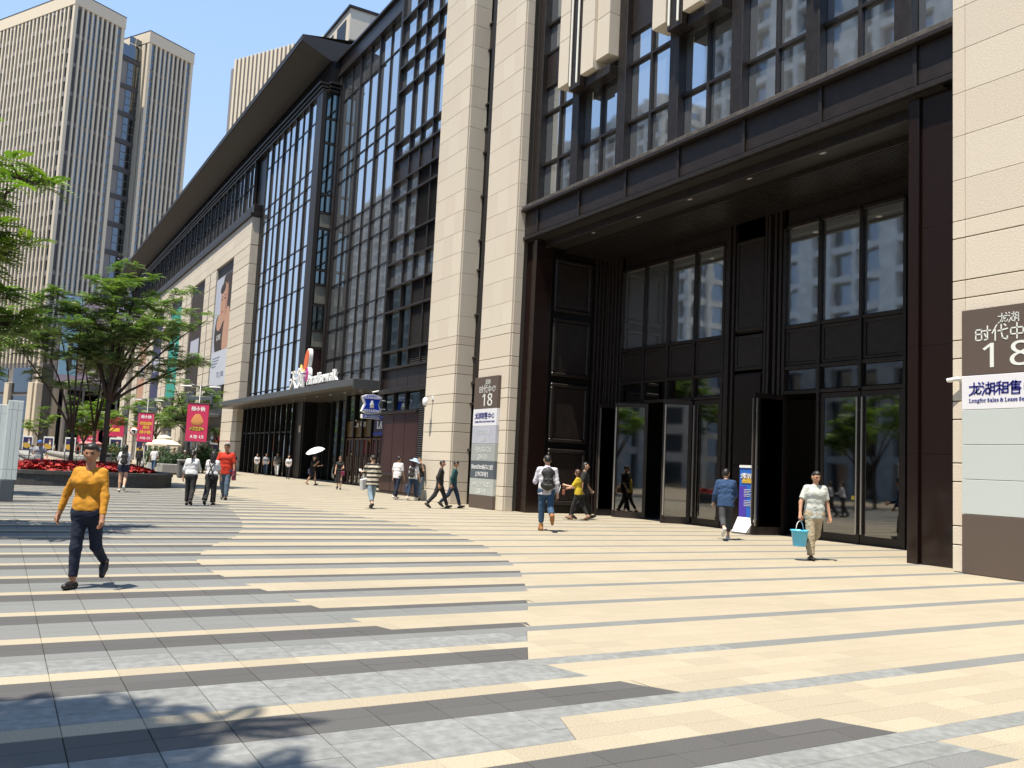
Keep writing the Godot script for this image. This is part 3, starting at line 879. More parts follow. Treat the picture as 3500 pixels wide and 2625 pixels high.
# ---------------------------------------------------------------- towers
func build_towers() -> void:
	var K := Vector3(8.37, 0, -229.85)
	var turn := deg_to_rad(29.1)
	var H := 109.3
	var t1 := thing("office_tower", K, "tall cream tower with close vertical stone fins and dark windows, standing beside a slimmer twin", "building", "", turn)
	var t2 := thing("office_tower", K, "slimmer cream finned tower joined to its wider twin by a strip of dark glass", "building", "", turn)
	var link := thing("glass_link", K, "narrow strip of dark glass floors between the two cream finned towers", "building", "", turn)
	for e in [[t1, 0.0, 13.7, 45.0], [t2, 21.0, 35.1, 30.0]]:
		var t: Node3D = e[0]
		var x0: float = e[1]
		var x1: float = e[2]
		var dp: float = e[3]
		bx(t, "core", M.tower_panel, x0 + 0.5, 0, -dp, x1 - 0.5, H, -0.5)
		bx(t, "roof_parapet", M.tower_stone, x0 - 0.1, H - 1.4, -dp, x1 + 0.1, H + 1.6, 0.1)
		bx(t, "roof_coping", M.bronze, x0 - 0.15, H + 1.6, -dp, x1 + 0.15, H + 1.8, 0.15)
		# corner piers and fins on the near face
		bx(t, "corner_pier", M.tower_stone, x0, 0, -0.9, x0 + 0.9, H, 0.0, 0.05)
		bx(t, "corner_pier", M.tower_stone, x1 - 0.9, 0, -0.9, x1, H, 0.0, 0.05)
		var n := 9
		var bw := (x1 - x0 - 1.8) / n
		for i in n:
			var a := x0 + 0.9 + bw * i
			if i > 0: bx(t, "stone_fin", M.tower_stone, a - 0.27, 20.5, -0.5, a + 0.27, H - 1.4, 0.0, 0.03)
			for f in 12:
				var y0 := 20.8 + 7.3 * f
				var light: bool = i in [2, 3, 4]
				if i == 8 or (i == 0 and x0 > 1):
					for g in 3: bx(t, "window_pane", M.tower_glass, a + 0.2, y0 + 2.35 * g, -0.5, a + bw - 0.2, y0 + 2.35 * g + 1.7, -0.42)
				elif light:
					bx(t, "window_pane", M.tower_glass, a + 0.2, y0, -0.5, a + bw - 0.2, y0 + 3.1, -0.42)
					bx(t, "window_pane", M.tower_glass, a + 0.2, y0 + 3.2, -0.5, a + bw - 0.2, y0 + 6.2, -0.42)
				else:
					bx(t, "louvre_panel", M.tower_dark, a + 0.2, y0, -0.5, a + bw - 0.2, y0 + 6.3, -0.44)
		# the long face
		var m := int((dp - 1.0) / 1.62)
		var fin := smooth_off(stool())
		var win := smooth_off(stool())
		var pan := smooth_off(stool())
		for i in m:
			var zc := -0.9 - 1.62 * (i + 1)
			if t == t1:
				bx(t, "stone_fin", M.tower_stone, 0.0, 20.5, zc - 0.3, 0.5, H - 1.4, zc + 0.3, 0.03)
			else:
				abox(fin, x0, 0, zc - 0.8, x0 + 0.5, H - 1.4, zc + 0.81)
			for f in 24:
				var y0 := 20.8 + 3.65 * f
				if (i * 7 + f * 3) % 11 == 0: continue
				abox(win, x0 + 0.42, y0, zc + 0.25, x0 + 0.5, y0 + 2.1, zc + 1.37)
				var tl := 0.25 if (i * 5 + f * 7) % 9 < 3 else 0.0
				abox(pan, x0 + 0.36 - tl, y0 + 2.2, zc + 0.3, x0 + 0.5, y0 + 3.3, zc + 1.32)
		if t == t1:
			put(t, "side_windows", done(win), M.tower_glass).set_meta("kind", "stuff")
			put(t, "side_panels", done(pan), M.tower_panel).set_meta("kind", "stuff")
		else:
			put(t, "side_wall", done(fin), M.tower_stone)
	# podium of the first tower
	for p in [[0.0, 0.9], [4.2, 5.0], [8.4, 9.2], [12.8, 13.7]]:
		bx(t1, "podium_pier", M.tower_stone, p[0] - 0.3, 0, -0.6, p[1] + 0.3, 15.8, 0.3, 0.05)
	for i in 5:
		bx(t1, "podium_pier", M.tower_stone, -0.4, 0, -1.2 - 9.6 * i, 0.5, 15.9, -3.0 - 9.6 * i, 0.05)
		for j in 3:
			bx(t1, "podium_window", M.tower_glass, 0.3, 0.5 + 6.6 * j, -3.2 - 9.6 * i, 0.42, 6.2 + 6.6 * j, -10.6 - 9.6 * i)
	for i in 3:
		bx(t1, "podium_window", M.tower_glass, 1.3 + 4.2 * i, 0.5, -0.5, 3.8 + 4.2 * i, 9.0, -0.3)
		bx(t1, "podium_window", M.tower_glass, 1.3 + 4.2 * i, 9.6, -0.5, 3.8 + 4.2 * i, 19.8, -0.3)
	# link
	bx(link, "core", M.tower_panel, 13.7, 0, -20, 21.0, H - 3.5, -3.2)
	for f in 13:
		var y0 := 14.0 + 7.3 * f
		bx(link, "spandrel", M.tower_dark, 13.75, y0, -3.2, 20.95, y0 + 1.1, -2.9)
		for c in 4:
			if c == 1: continue
			for g in 3:
				bx(link, "window_pane", M.tower_glass, 13.9 + 1.8 * c, y0 + 1.3 + 2.0 * g, -3.2, 15.5 + 1.8 * c, y0 + 3.1 + 2.0 * g, -3.05)
	bx(link, "roof_glass", M.tower_glass, 13.75, H - 6.5, -3.0, 20.95, H - 3.4, -2.8)
	# grey finned tower beyond the mall roof
	var g := thing("finned_tower", Vector3(59.4, 0, -294), "pale grey tower with narrow vertical fins rising behind the mall's eave", "building", "", turn)
	bx(g, "core", M.tower_panel, 0.6, 0, -2, 30, 131, 62)
	for i in 34:
		bx(g, "stone_fin", M.tower_stone, 0.0, 0, 1.85 * i, 0.7, 133.8, 0.95 + 1.85 * i, 0.03)
		for f in 3:
			bx(g, "window_pane", M.tower_panel, 0.45, 96.0 + 13.0 * f, 0.95 + 1.85 * i, 0.62, 107.5 + 13.0 * f, 1.85 + 1.85 * i)
	# blocks across the street, out of view, that the glass mirrors
	for b in [[-40.0, -78.0, -44.0, 96.0, 3.3, "white gridded apartment tower across the street from the office entrance"], [-42.0, -136.0, -90.0, 52.0, 3.1, "lower white apartment block across the street, next to the gridded tower"], [-44.0, -262.0, -146.0, 72.0, 3.1, "long white apartment block far along the opposite side of the street"], [-40.0, -40.0, 36.0, 26.0, 3.3, "low white apartment block across the street, near the start of the plaza"]]:
		var bl := thing("apartment_block", Vector3(b[0], 0, (b[1] + b[2]) / 2), b[5], "building")
		bx(bl, "core", M.tower_glass, b[0] - 16, 0, b[1], b[0] - 0.8, b[3], b[2])
		var st := smooth_off(stool())
		var y := 3.6
		while y < b[3]:
			abox(st, b[0] - 16.2, y, b[1] - 0.3, b[0], y + 0.75, b[2] + 0.3)
			y += b[4]
		var z: float = b[1]
		var k := 0
		while z < b[2]:
			abox(st, b[0] - 0.9, 0, z - 0.35, b[0] + 0.15, b[3] + 1.2, z + (0.35 if k % 3 else 1.6))
			z += 3.4
			k += 1
		for s in 5:
			for zz in [b[1] - 0.4, b[2] - 0.3]:
				abox(st, b[0] - 1.2 - 3.4 * s, 0, zz, b[0] - 0.4 - 3.4 * s, b[3] + 1.0, zz + 0.7)
		put(bl, "frame_grid", done(st), M.white_concrete)
		bx(bl, "parapet", M.white_concrete, b[0] - 16, b[3], b[1], b[0] - 0.5, b[3] + 1.4, b[2])
	var rb := thing("unseen_block", Vector3(-20, 0, 62), "broad pale unseen block added behind the view for the door glass to mirror", "building")  # unseen block added behind the camera so open door leaves mirror less sky
	bx(rb, "core", M.tower_glass, -60, 0, 56, 40, 34, 70)
	var rs := smooth_off(stool())
	for k in 10: abox(rs, -60.3, 3.2 + 3.4 * k, 55.4, 40.3, 4.4 + 3.4 * k, 56.2)
	for k in 26: abox(rs, -60.2 + 4.0 * k, 0, 55.2, -59.2 + 4.0 * k, 35, 56.3)
	put(rb, "frame_grid", done(rs), M.white_concrete)
# ---------------------------------------------------------------- lettering and signs
# brush strokes of each character on a ten by ten grid, x to the right and y down
var GL := {
	"中": "13,93,97,17,13 50,5a", "心": "14,07 33,37,49,69,88,97 52,64 82,95", "时": "02,42,49,09,02 05,45 53,a3 80,89,69 65,77",
	"代": "30,05 23,2a 44,a3 60,65,79,aa,a8 80,91", "龙": "03,a3 40,46,29,0a 63,68,79,99,a7 85,49 80,91", "湖": "00,11 03,14 0a,26 32,62 50,55 35,65,69,39,35 71,a1,aa 71,77,6a 74,a4 77,a7",
	"租": "40,11 03,53 31,3a 35,08 35,57 61,a1,a9 61,69 64,a4 66,a6 59,a9", "售": "30,03 22,26 21,91 23,83 25,85 26,96 51,56 50,61 27,87,8a,2a,27",
	"楼": "03,43 20,2a 24,07 24,46 70,75 52,a2 51,62 91,82 73,55 73,a5 46,a6 75,58,9a 96,5a", "天": "21,81 05,a5 51,55,0a 55,aa", "街": "20,02 33,05 24,2a 42,72 50,54 34,74 46,76 55,59 39,79 82,a2 84,a4 94,9a,8a",
	"小": "50,5a,49 24,07 74,97", "便": "30,04 23,2a 41,a1 43,93,96,46,43 45,95 71,77,4a 56,aa", "利": "40,11 03,53 31,3a 35,08 35,57 72,77 90,9a,8a", "店": "50,51 12,a2 12,17,0a 63,66 64,94 46,96,9a,4a,46",
	"馆": "20,03 12,42,34 25,29,48 70,71 52,a2 52,54 a2,a4 64,94,96,66 64,6a 68,98,9a,6a", "号": "21,81,84,24,21 06,a6 36,28,88,8a,5a", "门": "00,12 13,1a 41,91,9a,7a", "蛙": "12,42,45,15,12 30,38 08,48 46,49 62,a2 80,84 54,a4 66,a6 84,89 59,a9",
	"侠": "30,04 23,2a 43,a3 54,65 95,84 36,a6 70,76,3a 76,aa", "我": "40,12 03,a3 31,3a,2a 07,46 60,66,8a,a8 95,59 80,91", "爱": "80,21 22,33 51,52 82,73 05,04,a4,a5 36,86 45,0a 47,87,4a 58,aa", "逛": "11,22 04,24,28,0a,aa 50,33 42,47 61,a1 64,a4 58,a8 81,88",
	"吃": "13,43,48,18,13 60,43 52,a2 55,95,59,99,a8", "欢": "02,42,09 14,49 60,54 62,a2,94 75,4a 75,aa", "乐": "81,22,25,a5 53,5a,4a 27,09 77,99", "开": "11,91 05,a5 31,36,1a 71,7a", "业": "31,39 71,79 13,36 93,76 09,a9",
	"协": "04,44 20,2a 53,83,8a,7a 60,65,5a 45,57 95,a7", "尔": "30,03 22,92,84 54,5a,4a 26,08 76,98", "口": "12,92,99,19,12", "腔": "01,31,3a 01,07,0a 04,34 07,37 70,71 42,a2 52,44 82,a4 55,95 75,79 49,a9", "石": "11,91 41,06 35,85,8a,3a,35", "油": "00,11 03,14 0a,26 42,a2,aa,4a,42 46,a6 70,7a",
	"公": "30,04 70,a4 45,29,89 76,9a", "司": "11,91,9a,7a 13,73 25,65,69,29,25", "华": "20,04 13,15 80,53 51,54,94 06,a6 55,5a", "西": "11,91 14,94,9a,1a,14 31,37 61,66,86", "律": "20,02 33,05 24,2a 52,92,96 43,a4 56,96 58,98 70,7a", "师": "11,16,0a 30,38 41,a1 52,57 52,92,97 71,7a", "所": "30,11,1a 12,42 24,44 70,51,57,4a 54,a4 84,8a", "能": "20,04,34 05,35,3a 05,0a 07,37 50,54,94 82,54 55,59,99 86,57",
}

func strokes(st: SurfaceTool, text: String, at: Vector3, size: float, right: Vector3, up: Vector3, nrm: Vector3, weight := 0.09, depth := 0.012, advance := 1.12, slim := 1.0) -> void:
	var pen := at
	var w := size * weight
	for ch in text:
		if GL.has(ch):
			for line in GL[ch].split(" "):
				var pts := []
				for p in line.split(","):
					var gx := "0123456789a".find(p[0]) / 10.0
					var gy := 1.0 - "0123456789a".find(p[1]) / 10.0
					pts.append(pen + right * gx * size * slim + up * gy * size)
				for i in pts.size() - 1:
					var d: Vector3 = (pts[i + 1] - pts[i]).normalized()
					var s := d.cross(nrm) * w * 0.5
					var a: Vector3 = pts[i] - d * w * 0.4
					var b: Vector3 = pts[i + 1] + d * w * 0.4
					var o := nrm * depth
					quad(st, a - s + o, b - s + o, b + s + o, a + s + o)
					quad(st, a - s, b - s, b - s + o, a - s + o)
					quad(st, b + s, a + s, a + s + o, b + s + o)
					quad(st, a + s, a - s, a - s + o, a + s + o)
					quad(st, b - s, b + s, b + s + o, b - s + o)
		pen += right * size * advance * slim

func hanzi(parent: Node3D, text: String, centre: Vector3, size: float, right: Vector3, m: Material, weight := 0.09, depth := 0.012, advance := 1.12, slim := 1.0, called := "lettering") -> void:
	var st := smooth_off(stool())
	var nrm := right.cross(Vector3.UP)
	var wid := (text.length() - 1) * size * advance * slim + size * slim
	strokes(st, text, -right * wid / 2 - Vector3.UP * size / 2, size, right, Vector3.UP, nrm, weight, depth, advance, slim)
	put(parent, called, done(st), m, centre)

func latin(parent: Node3D, text: String, centre: Vector3, height: float, right: Vector3, m: Material, serif := false, bold := true, depth := 0.01, squeeze := 1.0, called := "lettering") -> void:
	var f := SystemFont.new()
	f.font_names = PackedStringArray(["Droid Serif" if serif else "Droid Sans"])
	f.font_weight = 700 if bold else 400
	var t := TextMesh.new()
	t.text = text
	t.font = f
	t.font_size = 48
	t.pixel_size = height / 34.5
	t.depth = depth
	t.curve_step = 1.5
	var nrm := right.cross(Vector3.UP)
	put(parent, called, t, m, centre, Basis(right * squeeze, Vector3.UP, nrm))

const ZR := Vector3(0, 0, 1)

func directory(z0: float, z1: float, rows: Array, label: String) -> Node3D:
	var s := thing("directory_sign", Vector3(15.2, 0, (z0 + z1) / 2), label, "sign")
	var zc := (z0 + z1) / 2
	for r in rows:
		var p := bx(s, "sign_panel", M[r[2]], 15.12, r[0] + 0.004, z0, 15.247, r[1] - 0.004, z1, 0.006)
		var yc: float = (r[0] + r[1]) / 2
		for t in r[3]:
			var at := Vector3(15.118, yc + t[2], zc + t[5])
			if t[0] == "h": hanzi(p, t[1], at, t[3], ZR, M[t[4]], t[6] if t.size() > 6 else 0.1, 0.004)
			else: latin(p, t[1], at, t[3], ZR, M[t[4]], t[0] == "s", t[0] != "n", 0.008, t[6] if t.size() > 6 else 1.0)
	return s

func build_signs() -> void:
	mat("sign_brown", lin(0.098, 0.074, 0.062), 0.5)
	mat("sign_white", lin(0.68, 0.69, 0.74), 0.35)
	mat("sign_lilac", lin(0.42, 0.44, 0.52), 0.35)
	mat("sign_grey", lin(0.33, 0.36, 0.36), 0.35)
	mat("sign_slate", lin(0.085, 0.105, 0.125), 0.35)
	mat("sign_sage", lin(0.40, 0.43, 0.42), 0.35)
	mat("sign_pale", lin(0.47, 0.52, 0.52), 0.3)
	mat("letter_pale", lin(0.68, 0.72, 0.70), 0.5)
	mat("letter_faint", lin(0.60, 0.63, 0.66), 0.5)
	mat("letter_navy", lin(0.022, 0.025, 0.21), 0.5)
	mat("letter_white", lin(0.85, 0.86, 0.86), 0.4)
	mat("sign_blue", lin(0.004, 0.035, 0.40), 0.3)
	mat("orange_red", lin(0.72, 0.13, 0.03), 0.4)
	mat("orange", lin(0.85, 0.32, 0.02), 0.4)
	mat("yellow", lin(0.78, 0.50, 0.06), 0.5)
	mat("magenta", lin(0.42, 0.05, 0.23), 0.4)
	mat("banner_pink", lin(0.52, 0.028, 0.10), 0.6)
	mat("sign_red", lin(0.50, 0.02, 0.03), 0.5)
	mat("poster_navy", lin(0.022, 0.02, 0.085), 0.5)
	mat("poster_gold", lin(0.48, 0.32, 0.05), 0.5)
	mat("skin_print", lin(0.45, 0.26, 0.18), 0.6)
	mat("poster_blue", lin(0.015, 0.11, 0.45), 0.5)
	mat("poster_violet", lin(0.06, 0.035, 0.35), 0.5)
	mat("teal_print", lin(0.02, 0.30, 0.24), 0.6)
	mat("hair_print", lin(0.035, 0.025, 0.022), 0.7)
	var head := [["h", "龙湖", 0.38, 0.17, "letter_pale", 0.12, 0.09], ["h", "时代中心", 0.13, 0.27, "letter_pale", 0.12, 0.085], ["n", "18", -0.27, 0.44, "letter_pale", 0.12, 1.25]]
	var head2 := [["h", "龙湖", 0.38, 0.17, "letter_pale", 0.0, 0.09], ["h", "时代中心", 0.13, 0.27, "letter_pale", 0.0, 0.085], ["n", "1", -0.27, 0.44, "letter_pale", -0.33, 1.25], ["n", "8", -0.27, 0.44, "letter_pale", 0.20, 1.35]]
	var sales := [["h", "龙湖租售中心", 0.06, 0.215, "letter_navy", 0.0, 0.13], ["s", "Longfor Sales & Lease Service Center", -0.15, 0.066, "letter_navy", 0.02, 0.86]]
	directory(-28.25, -26.53, [[3.55, 4.71, "sign_brown", head], [2.93, 3.55, "sign_white", sales],
		[2.30, 2.93, "sign_lilac", [["h", "华西律师公所", 0.1, 0.16, "letter_faint", 0.0], ["n", "(13", -0.15, 0.15, "letter_faint", -0.2], ["h", "楼", -0.15, 0.16, "letter_faint", 0.1]]],
		[1.68, 2.30, "sign_grey", [["h", "华能西尔石油", 0.1, 0.17, "letter_pale", 0.0], ["n", "(24", -0.16, 0.16, "letter_pale", -0.2], ["h", "楼", -0.16, 0.17, "letter_pale", 0.1], ["n", ")", -0.16, 0.16, "letter_pale", 0.26]]],
		[1.06, 1.68, "sign_slate", [["n", "ShareDent", 0.1, 0.15, "letter_white", -0.36, 0.9], ["h", "协尔口腔", 0.1, 0.17, "letter_white", 0.42], ["n", "(19/20", -0.15, 0.15, "letter_white", -0.16], ["h", "楼", -0.15, 0.16, "letter_white", 0.26], ["n", ")", -0.15, 0.15, "letter_white", 0.42]]],
		[0.47, 1.06, "sign_sage", [["h", "心华西能尔公司", 0.09, 0.17, "letter_pale", 0.0], ["n", "(30", -0.15, 0.16, "letter_pale", -0.2], ["h", "楼", -0.15, 0.17, "letter_pale", 0.1], ["n", ")", -0.15, 0.16, "letter_pale", 0.26]]],
		[0.005, 0.47, "sign_brown", []]], "tall wall directory numbered 18 with several tenant panels, on the stone pillar")
	directory(-9.47, -7.75, [[3.55, 4.76, "sign_brown", head2], [2.93, 3.55, "sign_white", sales], [2.30, 2.93, "sign_pale", []], [1.68, 2.30, "sign_pale", []], [1.06, 1.68, "sign_pale", []], [0.005, 1.06, "sign_brown", []]],
		"tall wall directory numbered 18 with three blank pale panels, on the stone pier")
	# wall cameras
	cctv_dome(Vector3(15.25, 4.15, -32.0), "white dome security camera on a bracket on the stone pillar")
	cctv_bullet(Vector3(15.25, 3.47, -9.56), Vector3(-0.05, -0.03, -0.2), "white bullet security camera on the stone pier beside the entrance")
	cctv_bullet(Vector3(16.2, 4.86, -40.0), Vector3(-0.34, -0.1, -0.02), "white bullet security camera under the end of the canopy")
	canopy_sign()
	shop_sign()
	# letters over the timber doors
	var c4 := thing("gate_sign", Vector3(19.2, 3.7, -50.3), "white lettering of gate C4 on the amber panel over timber doors", "sign")
	latin(c4, "C", Vector3(19.2, 3.72, -51.1), 0.42, ZR, M.letter_white, false, false, 0.03, 1.0)
	hanzi(c4, "馆", Vector3(19.21, 3.62, -50.72), 0.26, ZR, M.letter_white, 0.12, 0.02)
	latin(c4, "4", Vector3(19.2, 3.68, -50.15), 0.3, ZR, M.letter_white, false, false, 0.03, 1.0)
	hanzi(c4, "号门", Vector3(19.21, 3.66, -49.7), 0.28, ZR, M.letter_white, 0.12, 0.02)
	var sw := thing("shop_fascia_sign", Vector3(19.1, 3.6, -46.6), "dark blue shop fascia with white serif letters beside the amber panel", "sign")
	bx(sw, "board", M.poster_navy, 19.06, 2.95, -47.7, 19.2, 4.1, -44.9, 0.01)
	bx(sw, "stripe", M.sign_blue, 19.03, 3.95, -47.7, 19.06, 4.06, -44.9)
	bx(sw, "stripe", M.sign_blue, 19.03, 2.98, -47.7, 19.06, 3.12, -44.9)
	latin(sw, "LAWSON", Vector3(19.05, 3.55, -45.9), 0.42, ZR, M.letter_white, true, true, 0.03)
	poster_stand()
	pylon()
	big_posters()
	# lamp posts with banners
	lamp_post(Vector3(10.3, 0, -53.0), -0.53, 0, "lamp post with a pink banner carrying a yellow oval, beside the concrete planter")
	lamp_post(Vector3(10.2, 0, -71.9), -0.53, 1, "lamp post with a pink banner of white and yellow writing, by the market umbrella")
	lamp_post(Vector3(9.5, 0, -103.8), -0.5, 1, "far lamp post with a pink banner of writing, behind the flower bed's tree")
	lamp_post(Vector3(10.5, 0, -127.7), -0.5, 0, "farthest lamp post with a pink banner and yellow oval, along the street")
	# no-left-turn sign
	var ts := thing("traffic_sign", Vector3(9.25, 0, -71.0), "round red and white no-left-turn sign on a thin pole beside a banner", "sign")
	var st := stool()
	tube(st, [Vector3(9.25, 0, -71.08), Vector3(9.25, 3.2, -71.08)], [0.035, 0.035], 8)
	put(ts, "pole", done(st), M.grey_metal)
	var disc := func(r: float, z: float, m: Material, nm: String) -> void:
		var s2 := stool()
		tube(s2, [Vector3(9.25, 2.86, z - 0.012), Vector3(9.25, 2.86, z)], [r, r], 28)
		put(ts, nm, done(s2), m)
	disc.call(0.31, -71.0, M.sign_red, "rim")
	disc.call(0.25, -70.985, M.letter_white, "face")
	var ar := smooth_off(stool())
	for b in [[-0.03, -0.19, 0.07, 0.02], [-0.12, -0.02, 0.07, 0.1]]:
		abox(ar, 9.27 + b[0], 2.86 + b[1], -70.984, 9.27 + b[2], 2.86 + b[3], -70.972)
	quad(ar, Vector3(9.05, 2.9, -70.974), Vector3(9.17, 3.03, -70.974), Vector3(9.17, 2.9, -70.974), Vector3(9.17, 2.8, -70.974))
	put(ts, "arrow", done(ar), M.black_metal)

func cctv_dome(at: Vector3, label: String) -> void:
	var c := thing("security_camera", at, label, "camera")
	var st := smooth_off(stool())
	abox(st, at.x - 0.03, at.y - 0.08, at.z - 0.09, at.x, at.y + 0.08, at.z + 0.09)
	abox(st, at.x - 0.34, at.y - 0.02, at.z - 0.03, at.x - 0.03, at.y + 0.03, at.z + 0.03)
	put(c, "bracket", done(st), M.white_paint)
	var d := stool()
	lathe(d, [Vector2(0.001, -0.36), Vector2(0.07, -0.34), Vector2(0.105, -0.27), Vector2(0.11, -0.2), Vector2(0.11, -0.1), Vector2(0.07, -0.04), Vector2(0.02, 0.0), Vector2(0.001, 0.0)], 16)
	put(c, "dome", done(d), M.white_paint, at + Vector3(-0.34, 0, 0))
	var l := stool()
	lathe(l, [Vector2(0.001, -0.39), Vector2(0.05, -0.37), Vector2(0.072, -0.338)], 14)
	put(c, "lens", done(l), M.black_metal, at + Vector3(-0.34, 0, 0))

func cctv_bullet(at: Vector3, dir: Vector3, label: String) -> void:
	var c := thing("security_camera", at, label, "camera")
	var st := stool()
	var p := at + Vector3(-0.1, 0.03, 0)
	tube(st, [at, at + Vector3(-0.06, 0, 0), p], [0.035, 0.02, 0.02], 10)
	put(c, "bracket", done(st), M.white_paint)
	var b := stool()
	tube(b, [p - dir * 0.25, p + dir * 0.75], [0.032, 0.034], 14)
	put(c, "housing", done(b), M.white_paint)
	var h := stool()
	tube(h, [p - dir * 0.1 + Vector3(0, 0.012, 0), p + dir * 0.9 + Vector3(0, 0.012, 0)], [0.037, 0.039], 14, false)
	put(c, "sun_hood", done(h), M.white_paint)

func canopy_sign() -> void:
	var s := thing("canopy_sign", Vector3(17.2, 5.94, -53), "big white upright letters with an orange and a magenta disc on the canopy", "sign")
	bx(s, "rail", M.black_metal, 17.2, 5.94, -58.2, 17.26, 6.02, -49.3)
	hanzi(s, "天街", Vector3(17.05, 6.62, -56.4), 1.2, ZR, M.letter_white, 0.11, 0.15, 1.18, 1.1)
	latin(s, "Paradise walk", Vector3(17.15, 6.42, -52.0), 0.62, ZR, M.letter_white, false, true, 0.14, 0.98)
	# discs: a thick white rim with a coloured face
	for e in [[7.70, -55.05, 0.44, 0.80, "orange_red", 0.25], [6.80, -54.85, 0.40, 0.52, "magenta", 0.0]]:
		for part in 2:
			var st := smooth_off(stool())
			var n := 28
			var x0: float = 17.1 if part == 0 else 17.05
			var sc: float = 1.0 if part == 0 else 0.88
			var c := Vector2(e[0], e[1])
			var ring := []
			for k in n:
				var a := TAU * k / n
				var dy: float = sin(a) * e[3] * sc
				ring.append(Vector2(e[0] + dy, e[1] + cos(a) * e[2] * sc + dy * e[5]))
			for k in n:
				var p: Vector2 = ring[k]
				var q: Vector2 = ring[(k + 1) % n]
				tri(st, Vector3(x0, c.x, c.y), Vector3(x0, q.x, q.y), Vector3(x0, p.x, p.y))
				quad(st, Vector3(x0, p.x, p.y), Vector3(x0, q.x, q.y), Vector3(17.34, q.x, q.y), Vector3(17.34, p.x, p.y))
				tri(st, Vector3(17.34, c.x, c.y), Vector3(17.34, p.x, p.y), Vector3(17.34, q.x, q.y))
			put(s, "disc_rim" if part == 0 else "disc_face", done(st), M.letter_white if part == 0 else M[e[4]])
	var tail := stool()
	tube(tail, [Vector3(17.04, 7.05, -55.2), Vector3(17.04, 7.02, -55.55), Vector3(17.04, 7.18, -55.85), Vector3(17.04, 7.5, -55.92)], [0.11, 0.10, 0.09, 0.05], 10)
	put(s, "disc_tail", done(tail), M.yellow)
	for k in 9:
		bx(s, "support_rod", M.steel, 17.18, 5.94, -58.0 + 1.0 * k, 17.22, 6.3, -57.96 + 1.0 * k)

func shop_sign() -> void:
	# hourglass light box that stands out from the wall and faces the near end
	var s := thing("shop_sign", Vector3(15.55, 4.2, -39.5), "blue hourglass-shaped shop sign with a white milk bottle, standing out from the wall", "sign")
	var outline := [Vector2(-0.50, 0.34), Vector2(-0.25, 0.45), Vector2(0, 0.48), Vector2(0.25, 0.45), Vector2(0.50, 0.34), Vector2(0.36, 0.0), Vector2(0.50, -0.36), Vector2(0.25, -0.46), Vector2(0, -0.48), Vector2(-0.25, -0.46), Vector2(-0.50, -0.36), Vector2(-0.36, 0.0)]
	var shape := func(k: float, z0: float, z1: float, nm: String, m: Material) -> void:
		var st := smooth_off(stool())
		var c := Vector3(15.57, 4.2, 0)
		for i in outline.size():
			var a: Vector2 = outline[i] * k
			var b: Vector2 = outline[(i + 1) % outline.size()] * k
			var f := Vector3(0, 0, z1)
			var g := Vector3(0, 0, z0)
			tri(st, c + f, c + f + Vector3(a.x, a.y, 0), c + f + Vector3(b.x, b.y, 0))
			tri(st, c + g, c + g + Vector3(b.x, b.y, 0), c + g + Vector3(a.x, a.y, 0))
			quad(st, c + f + Vector3(b.x, b.y, 0), c + f + Vector3(a.x, a.y, 0), c + g + Vector3(a.x, a.y, 0), c + g + Vector3(b.x, b.y, 0))
		put(s, nm, done(st), m)
	shape.call(1.0, -39.62, -39.42, "light_box", M.letter_white)
	shape.call(0.93, -39.425, -39.412, "blue_edge", M.sign_blue)
	shape.call(0.88, -39.415, -39.406, "white_line", M.letter_white)
	shape.call(0.84, -39.41, -39.40, "blue_face", M.sign_blue)
	var XR := Vector3(1, 0, 0)
	latin(s, "LAWSON", Vector3(15.57, 4.5, -39.395), 0.115, XR, M.letter_white, true, true, 0.01)
	latin(s, "STATION", Vector3(15.57, 3.88, -39.395), 0.115, XR, M.letter_white, true, true, 0.01)
	var b := stool()
	lathe(b, [Vector2(0.001, -0.16), Vector2(0.1, -0.16), Vector2(0.105, 0.03), Vector2(0.06, 0.1), Vector2(0.055, 0.16), Vector2(0.07, 0.18), Vector2(0.001, 0.19)], 16, Vector3.ZERO, 1.0, 0.12)
	put(s, "milk_bottle", done(b), M.letter_white, Vector3(15.57, 4.17, -39.4))
	bx(s, "lower_board", M.letter_white, 15.1, 3.5, -39.6, 16.04, 3.69, -39.44, 0.008)
	bx(s, "lower_face", M.sign_blue, 15.17, 3.52, -39.45, 16.02, 3.67, -39.43)
	latin(s, "24", Vector3(15.3, 3.595, -39.425), 0.09, XR, M.letter_white, false, true, 0.01)
	hanzi(s, "小时便利店", Vector3(15.68, 3.595, -39.428), 0.105, XR, M.letter_white, 0.13, 0.008)
	for y in [4.0, 4.42]:
		bx(s, "wall_bracket", M.white_paint, 15.95, y - 0.025, -39.56, 16.3, y + 0.025, -39.5)

